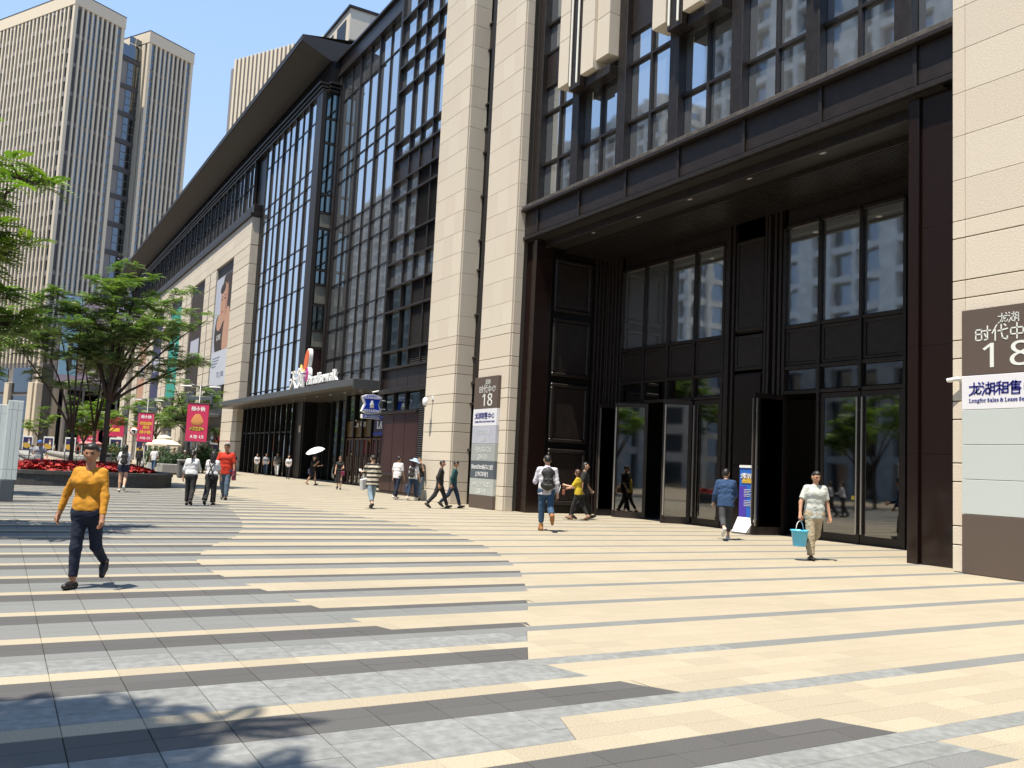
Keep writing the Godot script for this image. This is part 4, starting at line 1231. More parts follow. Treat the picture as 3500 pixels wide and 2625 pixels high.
func poster_stand() -> void:
	var s := thing("poster_stand", Vector3(17.9, 0, -17.36), "blue and violet poster on a stand by the entrance pier", "poster stand")
	bx(s, "poster", M.poster_blue, 17.92, 0.44, -17.68, 17.94, 1.86, -17.05)
	bx(s, "poster_shade", M.poster_violet, 17.912, 0.44, -17.68, 17.92, 1.3, -17.42)
	bx(s, "header_strip", M.letter_pale, 17.9, 1.8, -17.68, 17.94, 1.87, -17.05)
	bx(s, "title_block", M.poster_gold, 17.905, 1.38, -17.58, 17.92, 1.46, -17.12)
	hanzi(s, "龙湖开业", Vector3(17.91, 1.58, -17.36), 0.12, ZR, M.letter_white, 0.2, 0.006)
	hanzi(s, "小时开心", Vector3(17.91, 1.47, -17.34), 0.1, ZR, M.yellow, 0.2, 0.006)
	for k in 9:
		bx(s, "text_line", M.letter_faint, 17.908, 1.2 - 0.045 * k - (0.08 if k > 4 else 0.0), -17.5, 17.922, 1.212 - 0.045 * k - (0.08 if k > 4 else 0.0), -17.5 + [0.3, 0.34, 0.2, 0.33, 0.22, 0.36, 0.3, 0.34, 0.25][k])
	var st := smooth_off(stool())
	quad(st, Vector3(17.7, 0.05, -17.72), Vector3(17.9, 0.45, -17.7), Vector3(17.9, 0.45, -17.05), Vector3(17.7, 0.05, -17.2))
	quad(st, Vector3(17.7, 0.05, -17.2), Vector3(17.9, 0.45, -17.05), Vector3(17.94, 0.44, -17.05), Vector3(17.94, 0.0, -17.2))
	quad(st, Vector3(17.94, 0.0, -17.72), Vector3(17.94, 0.44, -17.7), Vector3(17.9, 0.45, -17.7), Vector3(17.7, 0.05, -17.72))
	put(s, "foot_board", done(st), M.sign_white)
	bx(s, "foot", M.grey_metal, 17.7, 0.0, -17.72, 17.95, 0.05, -17.2)
	bx(s, "back_post", M.black_metal, 17.95, 0.0, -17.4, 17.99, 1.86, -17.33)

func pylon() -> void:
	mat("pylon_white", lin(0.62, 0.68, 0.68), 0.35)
	var s := thing("sign_pylon", Vector3(0.4, 0, -26.2), "pale grey stepped sign pylon on a dark base at the plaza edge", "sign")
	bx(s, "base", M.sign_slate, 0.33, 0, -26.45, 0.66, 0.56, -26.2, 0.02)
	bx(s, "base", M.sign_slate, -0.1, 0, -26.55, 0.31, 0.56, -26.3, 0.02)
	for p in [[0.34, 0.695, 2.62, -26.2], [-0.12, 0.36, 2.5, -26.32]]:
		var n := 3
		for k in n:
			var w: float = (p[1] - p[0]) / n
			bx(s, "cladding_panel", M.pylon_white, p[0] + w * k + 0.003, 0.565, p[3] - 0.3, p[0] + w * (k + 1) - 0.003, 0.82, p[3], 0.006)
			bx(s, "cladding_panel", M.pylon_white, p[0] + w * k + 0.003, 0.826, p[3] - 0.3, p[0] + w * (k + 1) - 0.003, p[2] - 0.25, p[3], 0.006)
			bx(s, "cladding_panel", M.pylon_white, p[0] + w * k + 0.003, p[2] - 0.244, p[3] - 0.3, p[0] + w * (k + 1) - 0.003, p[2], p[3], 0.006)

func lamp_post(at: Vector3, turn: float, kind: int, label: String) -> void:
	var s := thing("lamp_post", at, label, "lamp post", "lamp posts with pink banners along the street", turn)
	var st := stool()
	tube(st, [Vector3(0, 0, 0), Vector3(0, 0.5, 0), Vector3(0, 0.52, 0), Vector3(0, 5.4, 0)], [0.11, 0.11, 0.07, 0.06], 12)
	put(s, "pole", done(st), M.grey_metal)
	for sg in [-1.0, 1.0]:
		var a := stool()
		tube(a, [Vector3(0, 5.25, 0), Vector3(0.5 * sg, 5.42, 0), Vector3(1.1 * sg, 5.3, 0)], [0.04, 0.05, 0.03], 8)
		put(s, "lamp_arm", done(a), M.grey_metal)
		bx(s, "lamp_head", M.white_paint, 0.5 * sg, 5.3, -0.09, 1.15 * sg, 5.36, 0.09, 0.02)
		bx(s, "side_bracket", M.sign_slate, 0.06 * sg, 4.55, -0.05, 0.75 * sg, 4.75, 0.05, 0.01)
		bx(s, "side_tube", M.sign_slate, 0.62 * sg, 4.35, -0.06, 0.75 * sg, 4.95, 0.06, 0.02)
	var b := bx(s, "banner", M.banner_pink, -0.62, 2.12, 0.08, 0.62, 4.34, 0.14, 0.01)
	for y in [2.1, 4.34]: bx(s, "banner_rail", M.grey_metal, -0.64, y - 0.02, 0.06, 0.64, y + 0.02, 0.16)
	var XR := Vector3(1, 0, 0)
	hanzi(b, "蛙小侠", Vector3(0, 4.02, 0.142), 0.24, XR, M.letter_white, 0.16, 0.006)
	if kind == 0:
		var el := stool()
		for r in [[0.44, 0.13, 0.142, "hair_print"], [0.41, 0.105, 0.148, "yellow"]]:
			var e := smooth_off(stool())
			for k in 24:
				var p := TAU * k / 24
				var q := TAU * (k + 1) / 24
				tri(e, Vector3(0, 2.86, r[2]), Vector3(signf(cos(q)) * pow(absf(cos(q)), 0.5) * r[0], 2.86 + sin(q) * r[1], r[2]), Vector3(signf(cos(p)) * pow(absf(cos(p)), 0.5) * r[0], 2.86 + sin(p) * r[1], r[2]))
			put(b, "oval", done(e), M[r[3]])
		hanzi(b, "欢乐开业", Vector3(0, 2.86, 0.15), 0.16, XR, M.hair_print, 0.14, 0.004)
		# plain rounded emblem
		var em := stool()
		lathe(em, [Vector2(0.001, -0.3), Vector2(0.3, -0.28), Vector2(0.36, -0.05), Vector2(0.24, 0.2), Vector2(0.14, 0.34), Vector2(0.001, 0.38)], 24, Vector3.ZERO, 1.0, 0.03)
		put(b, "emblem", done(em), M.orange_print, Vector3(0, 3.35, 0.142))
	else:
		hanzi(b, "我爱逛街", Vector3(0.02, 3.52, 0.142), 0.21, XR, M.yellow, 0.17, 0.006)
		hanzi(b, "爱吃", Vector3(0.06, 3.22, 0.142), 0.23, XR, M.yellow, 0.17, 0.006)
		hanzi(b, "蛙小侠", Vector3(0, 2.86, 0.142), 0.26, XR, M.yellow, 0.17, 0.006)
		for e in [[-0.53, -0.52], [0.52, 0.53]]: bx(b, "border_line", M.letter_faint, e[0], 2.2, 0.14, e[1], 4.26, 0.144)
	latin(b, "A", Vector3(-0.28, 2.4, 0.145), 0.17, XR, M.letter_white, false, true, 0.008)
	hanzi(b, "馆", Vector3(-0.06, 2.4, 0.142), 0.19, XR, M.letter_white, 0.14, 0.006)
	latin(b, "-L5", Vector3(0.27, 2.4, 0.145), 0.17, XR, M.letter_white, false, true, 0.008)

func big_posters() -> void:
	mat("lip_print", lin(0.30, 0.10, 0.08), 0.6)
	mat("skin_shade", lin(0.36, 0.19, 0.13), 0.6)
	mat("orange_print", lin(0.62, 0.27, 0.09), 0.6)
	mat("poster_paper", lin(0.50, 0.53, 0.60), 0.5)
	# tall poster of a face in the first stone opening
	var s := thing("wall_poster", Vector3(18.8, 8.2, -88.7), "tall poster of a dark-haired face above a pale panel of print, on the mall", "poster")
	var a := -92.3
	var b := -85.2
	bx(s, "frame", M.bronze, 18.74, 8.0, a - 0.1, 18.85, 19.35, b + 0.1, 0.02)
	bx(s, "print_lower", M.poster_paper, 18.7, 8.1, a, 18.74, 11.6, b)
	bx(s, "print_upper", M.sign_lilac, 18.7, 11.6, a, 18.74, 19.2, b)
	var blob := func(cy: float, cz: float, ry: float, rz: float, m: Material, x: float, lean := 0.0, nm := "print_shape") -> void:
		var st := smooth_off(stool())
		for k in 32:
			var p := TAU * k / 32
			var q := TAU * (k + 1) / 32
			var f := func(t: float) -> Vector3:
				var y := cy + sin(t) * ry
				return Vector3(x, clampf(y, 11.62, 19.18), clampf(cz + cos(t) * rz + (y - cy) * lean, a + 0.02, b - 0.02))
			tri(st, Vector3(x, cy, cz), f.call(q), f.call(p))
		put(s, nm, done(st), m)
	blob.call(16.0, -87.0, 4.2, 2.6, M.hair_print, 18.697)
	blob.call(13.0, -89.6, 2.4, 2.0, M.hair_print, 18.696, -0.2)
	blob.call(13.2, -86.6, 2.6, 1.4, M.skin_print, 18.694, 0.1)
	blob.call(16.4, -88.3, 2.0, 1.5, M.skin_print, 18.692)
	blob.call(14.6, -89.6, 0.9, 1.3, M.skin_print, 18.690, 0.3)
	for e in [[16.75, -89.15, 0.07], [16.8, -88.0, 0.08], [17.05, -89.15, 0.05], [17.12, -88.0, 0.05]]: blob.call(e[0], e[1], e[2], 0.36, M.hair_print, 18.688)
	blob.call(15.5, -88.75, 0.12, 0.42, M.lip_print, 18.688)
	blob.call(16.1, -88.75, 0.3, 0.12, M.skin_shade, 18.689)
	blob.call(16.6, -87.25, 1.7, 0.5, M.skin_shade, 18.689, 0.1)
	blob.call(17.9, -89.0, 0.5, 1.1, M.hair_print, 18.687, 0.5)
	latin(s, "LOVE", Vector3(18.69, 13.0, -89.6), 0.5, ZR, M.letter_white, true, false, 0.01)
	latin(s, "TSL | 808", Vector3(18.69, 9.2, -87.7), 0.5, ZR, M.letter_navy_soft, false, false, 0.01)
	for k in 4: bx(s, "text_line", M.letter_navy_soft, 18.692, 10.9 - 0.28 * k, a + 0.8, 18.7, 11.0 - 0.28 * k, a + 4.0 - 0.5 * k)
	var cols := ["hair_print", "teal_print", "poster_navy", "skin_print"]
	var tx := ["tall brown poster in the second stone opening of the mall", "tall teal poster with white writing in the mall's stone wall", "tall navy poster far along the mall's stone wall", "tall tan poster far along the mall's stone wall"]
	for k in 4:
		var z1 := -98.2 - 13.0 * k
		var p := thing("wall_poster", Vector3(18.8, 8.2, z1 - 3.5), tx[k], "poster")
		bx(p, "frame", M.bronze, 18.74, 8.0, z1 - 7.2, 18.85, 19.35, z1, 0.02)
		bx(p, "print", M[cols[k]], 18.7, 8.1, z1 - 7.1, 18.74, 19.2, z1 - 0.1)
		if k == 1:
			for j in 4: hanzi(p, "天街龙湖"[j], Vector3(18.698, 16.5 - 2.0 * j, z1 - 3.5), 1.3, ZR, M.letter_white, 0.1, 0.01)
		else:
			bx(p, "print_band", M.sign_lilac, 18.69, 12.2, z1 - 5.8, 18.7, 14.0, z1 - 1.2)
# ---------------------------------------------------------------- street furniture
func build_street() -> void:
	mat("planter_stone", lin(0.085, 0.085, 0.085), 0.75, 0.0, noise_tex(0.05, 0.6, 1.0, 4, 256, 31), 0.8)
	mat("concrete", lin(0.34, 0.34, 0.33), 0.85, 0.0, noise_tex(0.05, 0.7, 1.0, 4, 256, 32), 0.8)
	mat("soil", lin(0.05, 0.035, 0.025), 0.95)
	mat("umbrella_cloth", lin(0.66, 0.60, 0.47), 0.8)
	mat("car_white", lin(0.72, 0.73, 0.75), 0.2)
	M.car_white.clearcoat_enabled = true
	M.car_white.clearcoat = 0.8
	mat("rubber", lin(0.012, 0.012, 0.013), 0.7)
	mat("tail_light", lin(0.35, 0.01, 0.01), 0.2)
	mat("number_plate", lin(0.02, 0.06, 0.30), 0.4)
	mat("timber", lin(0.12, 0.07, 0.04), 0.7)
	mat("kerb_stone", lin(0.42, 0.40, 0.36), 0.85)
	# road
	var rd := stool()
	quad(rd, Vector3(-60, 0, -74), Vector3(-60, 0, -222), Vector3(8.5, 0, -222), Vector3(3.2, 0, -74))
	var r := put(self, "road", done(rd), M.asphalt, Vector3(0, 0.006, 0))
	tag(r, "pale sunlit asphalt road beyond the plaza", "road", "", "structure")
	var ln := smooth_off(stool())
	for k in 12: quad(ln, Vector3(-1.2, 0, -78 - 12.0 * k), Vector3(-1.2, 0, -84 - 12.0 * k), Vector3(-1.05, 0, -84 - 12.0 * k), Vector3(-1.05, 0, -78 - 12.0 * k))
	for k in 7: quad(ln, Vector3(-8 + 1.5 * k, 0, -86), Vector3(-8 + 1.5 * k, 0, -90), Vector3(-7.3 + 1.5 * k, 0, -90), Vector3(-7.3 + 1.5 * k, 0, -86))
	var rm := put(self, "road_markings", done(ln), M.letter_pale, Vector3(0, 0.011, 0))
	tag(rm, "white painted lines and crossing bars on the road", "road marking", "", "structure")
	var kb := bx(self, "kerb", M.kerb_stone, -60, 0.0, -73.9, 3.4, 0.12, -73.6)
	tag(kb, "pale stone kerb between plaza and road", "kerb", "", "structure")
	flower_bed()
	concrete_planter()
	litter_bin(Vector3(9.75, 0, -53.3), "grey slatted litter bin standing beside the concrete planter")
	litter_bin(Vector3(9.2, 0, -86.0), "small dark litter bin beside the navy advertising board")
	# round stone bollards along both road edges
	var ball := thing("stone_bollard", Vector3(3.05, 0, -75.8), "round grey stone bollard on a short foot at the road edge", "bollard", "round stone bollards along the road", 0.0, true)
	var bs := stool()
	var prof := []
	for k in 13:
		var t := PI * k / 12.0
		prof.append(Vector2(maxf(0.001, 0.36 * sin(t)), 0.46 - 0.36 * cos(t)))
	lathe(bs, prof, 20)
	put(ball, "ball", done(bs), M.concrete)
	var bf := stool()
	lathe(bf, [Vector2(0.3, 0.0), Vector2(0.28, 0.14), Vector2(0.001, 0.14)], 16)
	put(ball, "foot", done(bf), M.concrete)
	var spots := []
	for k in 9: spots.append(Vector3(2.95 + 0.012 * k, 0, -78.2 - 4.6 * k))
	for k in 20: spots.append(Vector3(7.0 + 0.028 * k, 0, -84.0 - 4.4 * k))
	for p in spots:
		var c := ball.duplicate()
		c.name = numbered("stone_bollard")
		add_child(c)
		c.position = p
	# low railings behind the flower bed
	for e in [[0.2, 2.6, -69.0, "low grey railing behind the sign pylon, before the road"], [5.2, 9.0, -77.5, "low grey railing behind the flower bed's trees"]]:
		var f := thing("railing", Vector3((e[0] + e[1]) / 2, 0, e[2]), e[3], "railing")
		bx(f, "top_rail", M.grey_metal, e[0], 1.08, e[2] - 0.03, e[1], 1.14, e[2] + 0.03)
		bx(f, "lower_rail", M.grey_metal, e[0], 0.72, e[2] - 0.02, e[1], 0.76, e[2] + 0.02)
		var x: float = e[0]
		var k := 0
		while x <= e[1]:
			if k % 8 == 0: bx(f, "post", M.grey_metal, x - 0.04, 0, e[2] - 0.04, x + 0.04, 1.1, e[2] + 0.04)
			else: bx(f, "baluster", M.grey_metal, x - 0.015, 0.12, e[2] - 0.015, x + 0.015, 0.74, e[2] + 0.015)
			x += 0.28
			k += 1
	market_umbrella(Vector3(12.0, 0, -74.5), M.umbrella_cloth, "cream market umbrella over the terrace plants", 1.35)
	market_umbrella(Vector3(10.6, 0, -118), M.banner_pale, "pale pink market umbrella far along the street", 1.3)
	white_car(Vector3(1.5, 0, -124), PI + 0.12)
	scooter(Vector3(3.6, 0, -96.0), PI - 0.1, M.black_metal, M.yellow, "dark motor scooter with a yellow rear panel, ridden by a grey-shirted rider")
	scooter(Vector3(0.55, 0, -128.0), PI, M.sign_slate, M.tail_light, "dark motor scooter parked behind the white car")
	scooter(Vector3(1.5, 0, -132.0), PI + 0.4, M.letter_pale, M.tail_light, "pale motor scooter far down the road")
	# advertising boards: navy with a gold oval
	var ads := [[Vector3(12.4, 0, -109.2), "navy and gold advertising board with a suited figure, behind the tree trunk"], [Vector3(15.0, 0, -107.8), "navy and gold advertising board with a suited figure, behind the pink banner"], [Vector3(9.6, 0, -135), "navy and gold advertising board behind a lamp-post banner"], [Vector3(7.2, 0, -140), "navy and gold advertising board among the far crowd"], [Vector3(4.7, 0, -143), "navy and gold advertising board at the far end of the row"]]
	for a in ads: ad_board(a[0], a[1])
	# shop fronts of the far side, wall signs
	var bn := thing("hanging_banner", Vector3(12.5, 0, -113), "pink banner with yellow print above the navy board", "banner", "", -0.5)
	bx(bn, "cloth", M.banner_pink, -1.2, 2.9, 0, 1.2, 5.2, 0.05)
	bx(bn, "print", M.yellow, -0.9, 3.5, 0.05, 0.7, 3.9, 0.06)
	for x in [-1.15, 1.15]: bx(bn, "post", M.grey_metal, x - 0.04, 0, -0.06, x + 0.04, 5.25, -0.01)
	var nt := thing("wall_notice", Vector3(18.58, 2.2, -81.5), "small white paper notice with a red heading on the mall's stone pier", "notice")
	bx(nt, "paper", M.letter_white, 18.56, 1.9, -82.0, 18.585, 2.75, -81.3)
	bx(nt, "heading", M.sign_red, 18.55, 2.6, -81.95, 18.56, 2.72, -81.35)
	for k in 2:
		var b := thing("bench", Vector3(13.2 + 1.6 * k, 0, -83.0), ["low dark timber bench under the edge of the terrace shrub", "low dark timber bench closer to the mall's stone piers"][k], "bench", "benches by the terrace plants")
		bx(b, "seat", M.timber, 12.5 + 1.6 * k, 0.42, -83.3, 13.9 + 1.6 * k, 0.5, -82.8, 0.01)
		for x in [12.65, 13.7]: bx(b, "leg", M.grey_metal, x + 1.6 * k, 0, -83.25, x + 0.08 + 1.6 * k, 0.42, -82.85)
	# picture screen on the tower's corner
	var sc := thing("advertising_screen", Vector3(16.3, 0, -215), "large screen with pale blue and pink picture on the far building", "screen", "", 0.2)
	mat("screen_blue", lin(0.25, 0.42, 0.50), 0.4)
	mat("screen_pink", lin(0.45, 0.33, 0.36), 0.4)
	bx(sc, "cabinet", M.tower_dark, -5.2, 14, -2, 5.2, 35, 0)
	bx(sc, "picture", M.screen_pink, -5.0, 15.5, 0, 5.0, 34.5, 0.2)
	bx(sc, "picture_left", M.screen_blue, -5.0, 17, 0.2, -1.0, 34.5, 0.3)
	for k in 4: bx(sc, "printed_figure", M.skin_print if k % 2 else M.hair_print, -3.4 + 2.0 * k, 18.0, 0.3, -2.4 + 2.0 * k, 25.0 + k, 0.36)
	var fb := thing("far_building", Vector3(40, 0, -235), "dark glazed building behind the trees at the street's end", "building")
	bx(fb, "body", M.tower_panel, 14, 0, -250, 60, 30, -226)
	for k in 12:
		for j in 4: bx(fb, "window", M.tower_glass, 14.5 + 3.6 * k, 2.0 + 7 * j, -226, 17.6 + 3.6 * k, 7.8 + 7 * j, -225.8)

func flower_bed() -> void:
	# long raised bed with rounded ends
	var c := Vector3(3.3, 0, -40.4)
	var s := thing("flower_bed", c, "raised dark granite bed planted with red flowers under the big trees", "planter")
	var outline := func(k: float) -> Array:
		var o := []
		for i in 40:
			var a := TAU * i / 40
			o.append(Vector2(c.x + signf(cos(a)) * pow(absf(cos(a)), 0.6) * (3.5 - k), c.z + signf(sin(a)) * pow(absf(sin(a)), 0.75) * (3.6 - k)))
		return o
	var o0: Array = outline.call(0.0)
	var o1: Array = outline.call(0.38)
	var cap0: Array = outline.call(-0.04)
	for i in 40:
		var j := (i + 1) % 40
		var st := smooth_off(stool())
		var a: Vector2 = o0[i].lerp(o0[j], 0.004)
		var b: Vector2 = o0[j].lerp(o0[i], 0.004)
		var d: Vector2 = o1[i].lerp(o1[j], 0.004)
		var e: Vector2 = o1[j].lerp(o1[i], 0.004)
		var v := func(p: Vector2, y: float) -> Vector3: return Vector3(p.x, y, p.y)
		quad(st, v.call(a, 0.0), v.call(b, 0.0), v.call(b, 0.42), v.call(a, 0.42))
		quad(st, v.call(d, 0.42), v.call(e, 0.42), v.call(e, 0.0), v.call(d, 0.0))
		put(s, "wall_block", done(st), M.planter_stone)
		if i % 2 == 0:
			var j2 := (i + 2) % 40
			var st2 := smooth_off(stool())
			var p0: Vector2 = cap0[i].lerp(cap0[i + 1], 0.01)
			var p1: Vector2 = cap0[j2].lerp(cap0[i + 1], 0.01)
			var mid: Vector2 = cap0[i + 1]
			var q0: Vector2 = o1[i]
			var q1: Vector2 = o1[j2]
			var qm: Vector2 = o1[i + 1]
			for seg in [[p0, mid, q0, qm], [mid, p1, qm, q1]]:
				quad(st2, v.call(seg[0], 0.425), v.call(seg[1], 0.425), v.call(seg[1], 0.56), v.call(seg[0], 0.56))
				quad(st2, v.call(seg[0], 0.56), v.call(seg[1], 0.56), v.call(seg[3], 0.56), v.call(seg[2], 0.56))
				quad(st2, v.call(seg[2], 0.56), v.call(seg[3], 0.56), v.call(seg[3], 0.3), v.call(seg[2], 0.3))
			put(s, "coping_stone", done(st2), M.planter_stone)
	var soil := stool()
	for i in 40: tri(soil, Vector3(c.x, 0.5, c.z), Vector3(o1[i].x, 0.48, o1[i].y), Vector3(o1[(i + 1) % 40].x, 0.48, o1[(i + 1) % 40].y))
	put(s, "soil", done(soil), M.soil)
	# flowers: clumps of small petals over leaves, heaped towards the middle
	mat("red_petal", Color.WHITE, 0.7, 0.0, null, 1.0, true)
	var mm := MultiMesh.new()
	mm.transform_format = MultiMesh.TRANSFORM_3D
	mm.use_colors = true
	var st3 := smooth_off(stool())
	for k in 5:
		var a := TAU * k / 5
		var u := Vector3(cos(a), 0.35, sin(a)) * 0.085
		var w := Vector3(-sin(a), 0, cos(a)) * 0.035
		quad(st3, Vector3.ZERO, u * 0.6 - w, u, u * 0.6 + w)
	mm.mesh = done(st3)
	var tr := []
	for i in 5200:
		var a := rng.randf() * TAU
		var rr := sqrt(rng.randf())
		var x := c.x + signf(cos(a)) * pow(absf(cos(a)), 0.6) * 2.85 * rr
		var z := c.z + signf(sin(a)) * pow(absf(sin(a)), 0.75) * 2.9 * rr
		var top := 0.56 + 0.26 * (1.0 - pow(rr, 4.0))
		var leaf := rng.randf() < 0.33
		var y: float = top + rng.randf_range(-0.05, 0.05) - (0.1 if leaf else 0.0)
		var cc := Color(0.02, 0.055, 0.012) if leaf else Color(rng.randf_range(0.14, 0.45), rng.randf_range(0.004, 0.02), 0.012)
		tr.append([Transform3D(Basis.from_euler(Vector3(rng.randf_range(-0.7, 0.7), rng.randf() * TAU, rng.randf_range(-0.7, 0.7))).scaled(Vector3.ONE * rng.randf_range(0.8, 1.5)), Vector3(x, y, z) - c), cc])
	mm.instance_count = tr.size()
	for i in tr.size():
		mm.set_instance_transform(i, tr[i][0])
		mm.set_instance_color(i, tr[i][1])
	var mi := MultiMeshInstance3D.new()
	mi.multimesh = mm
	mi.material_override = M.red_petal
	mi.name = "red_flowers"
	s.add_child(mi)
	mi.set_meta("kind", "stuff")

func leaf_heap(parent: Node3D, called: String, c: Vector3, rad: Vector3, n: int, size: float, col: Vector3) -> void:
	# small leaves scattered through a rounded volume, thickest near its skin
	if not M.has("hedge_leaf"):
		mat("hedge_leaf", Color.WHITE, 0.6, 0.0, null, 1.0, true)
		M.hedge_leaf.backlight_enabled = true
		M.hedge_leaf.backlight = Color(0.35, 0.45, 0.15)
	var mm := MultiMesh.new()
	mm.transform_format = MultiMesh.TRANSFORM_3D
	mm.use_colors = true
	var st := smooth_off(stool())
	quad(st, Vector3(0, 0, 0), Vector3(-0.32, 0.05, 0.5), Vector3(0, 0.0, 1.0), Vector3(0.32, 0.05, 0.5))
	quad(st, Vector3(0, 0, 0), Vector3(0.7, 0.1, 0.2), Vector3(1.0, 0.02, 0.45), Vector3(0.5, 0.1, 0.5))
	mm.mesh = done(st)
	mm.instance_count = n
	for i in n:
		var d := Vector3(rng.randfn(), rng.randfn(), rng.randfn()).normalized()
		var k := pow(rng.randf(), 0.35)
		var p := c + d * rad * k * (1.0 + 0.12 * sin(d.x * 9.0 + d.z * 7.0))
		if p.y < c.y - rad.y * 0.75: p.y = c.y - rad.y * 0.7 * rng.randf()
		var f := rng.randf_range(0.7, 1.25)
		mm.set_instance_transform(i, Transform3D(Basis.from_euler(Vector3(rng.randf_range(-0.9, 0.6), rng.randf() * TAU, rng.randf_range(-0.6, 0.6))).scaled(Vector3.ONE * size * rng.randf_range(0.7, 1.3)), p - ORG.get(parent, Vector3.ZERO)))
		mm.set_instance_color(i, Color(col.x * f, col.y * f, col.z * f))
	var mi := MultiMeshInstance3D.new()
	mi.multimesh = mm
	mi.material_override = M.hedge_leaf
	mi.name = called
	parent.add_child(mi, true)
	mi.set_meta("kind", "stuff")

func concrete_planter() -> void:
	var s := thing("concrete_planter", Vector3(10.6, 0, -60.5), "square pale concrete planter holding a rounded dark green shrub", "planter")
	bx(s, "tub", M.concrete, 9.6, 0.1, -61.6, 11.7, 0.68, -59.6, 0.04)
	bx(s, "foot", M.timber, 9.8, 0.0, -61.4, 11.5, 0.1, -59.8)
	leaf_heap(s, "shrub", Vector3(10.65, 0.85, -60.6), Vector3(1.1, 0.55, 0.9), 1500, 0.12, Vector3(0.025, 0.06, 0.015))
	for e in [[Vector3(12.6, 0.9, -78.5), Vector3(1.7, 1.0, 1.2), "rounded green terrace shrub under the cream umbrella"], [Vector3(15.0, 0.8, -70.5), Vector3(1.4, 0.95, 1.3), "dark green terrace shrub beside the shop window"], [Vector3(13.6, 1.0, -67.5), Vector3(1.2, 1.1, 1.0), "leafy shrub between the concrete planter and the shops"], [Vector3(10.2, 0.9, -92.0), Vector3(1.2, 1.1, 1.2), "green shrub behind the lamp post"]]:
		var h := thing("shrub", Vector3(e[0].x, 0, e[0].z), e[2], "shrub")
		leaf_heap(h, "foliage", e[0], e[1], 1600, 0.17, Vector3(0.035, 0.085, 0.018))
		var st := stool()
		for k in 5:
			var q := Vector3(rng.randf_range(-0.4, 0.4), 0, rng.randf_range(-0.4, 0.4))
			tube(st, [Vector3(e[0].x, 0, e[0].z) + q * 0.4, e[0] + q], [0.03, 0.012], 5)
		put(h, "stem", done(st), M.timber)

func litter_bin(at: Vector3, label: String) -> void:
	var s := thing("litter_bin", at, label, "litter bin")
	bx(s, "body", M.grey_metal, at.x - 0.3, 0.05, at.z - 0.28, at.x + 0.3, 0.95, at.z + 0.28, 0.03)
	bx(s, "lid", M.concrete, at.x - 0.33, 0.95, at.z - 0.31, at.x + 0.33, 1.05, at.z + 0.31, 0.02)
	bx(s, "opening", M.black_metal, at.x - 0.2, 0.72, at.z + 0.275, at.x + 0.2, 0.88, at.z + 0.29)
	for k in 5: bx(s, "slat", M.sign_grey_dark, at.x - 0.27 + 0.115 * k, 0.1, at.z + 0.28, at.x - 0.19 + 0.115 * k, 0.66, at.z + 0.3)
	bx(s, "foot", M.black_metal, at.x - 0.25, 0.0, at.z - 0.23, at.x + 0.25, 0.05, at.z + 0.23)

func market_umbrella(at: Vector3, m: Material, label: String, r: float) -> void:
	var s := thing("market_umbrella", at, label, "umbrella")
	var st := stool()
	tube(st, [Vector3(at.x, 0, at.z), Vector3(at.x, 2.5, at.z)], [0.03, 0.025], 8)
	put(s, "pole", done(st), M.grey_metal)
	for e in [[2.6, 2.02, r, "canopy"], [2.78, 2.55, r * 0.42, "top_vent"]]:
		var c := smooth_off(stool())
		for k in 8:
			var a := TAU * k / 8
			var b := TAU * (k + 1) / 8
			var p := Vector3(at.x + cos(a) * e[2], e[1], at.z + sin(a) * e[2])
			var q := Vector3(at.x + cos(b) * e[2], e[1], at.z + sin(b) * e[2])
			var t := Vector3(at.x, e[0], at.z)
			var mp := p.lerp(t, 0.45) + Vector3(0, 0.05, 0)
			var mq := q.lerp(t, 0.45) + Vector3(0, 0.05, 0)
			quad(c, p, q, mq, mp)
			tri(c, mp, mq, t)
			quad(c, p - Vector3(0, 0.14, 0), q - Vector3(0, 0.14, 0), q, p)
		put(s, e[3], done(c), m)
	for k in 8:
		var a := TAU * k / 8
		var rb := stool()
		tube(rb, [Vector3(at.x, 2.5, at.z), Vector3(at.x + cos(a) * r * 0.96, 2.0, at.z + sin(a) * r * 0.96)], [0.012, 0.01], 5)
		put(s, "rib", done(rb), M.grey_metal)
	var ft := stool()
	lathe(ft, [Vector2(0.3, 0.0), Vector2(0.28, 0.08), Vector2(0.04, 0.1)], 16, at)
	put(s, "base", done(ft), M.concrete)

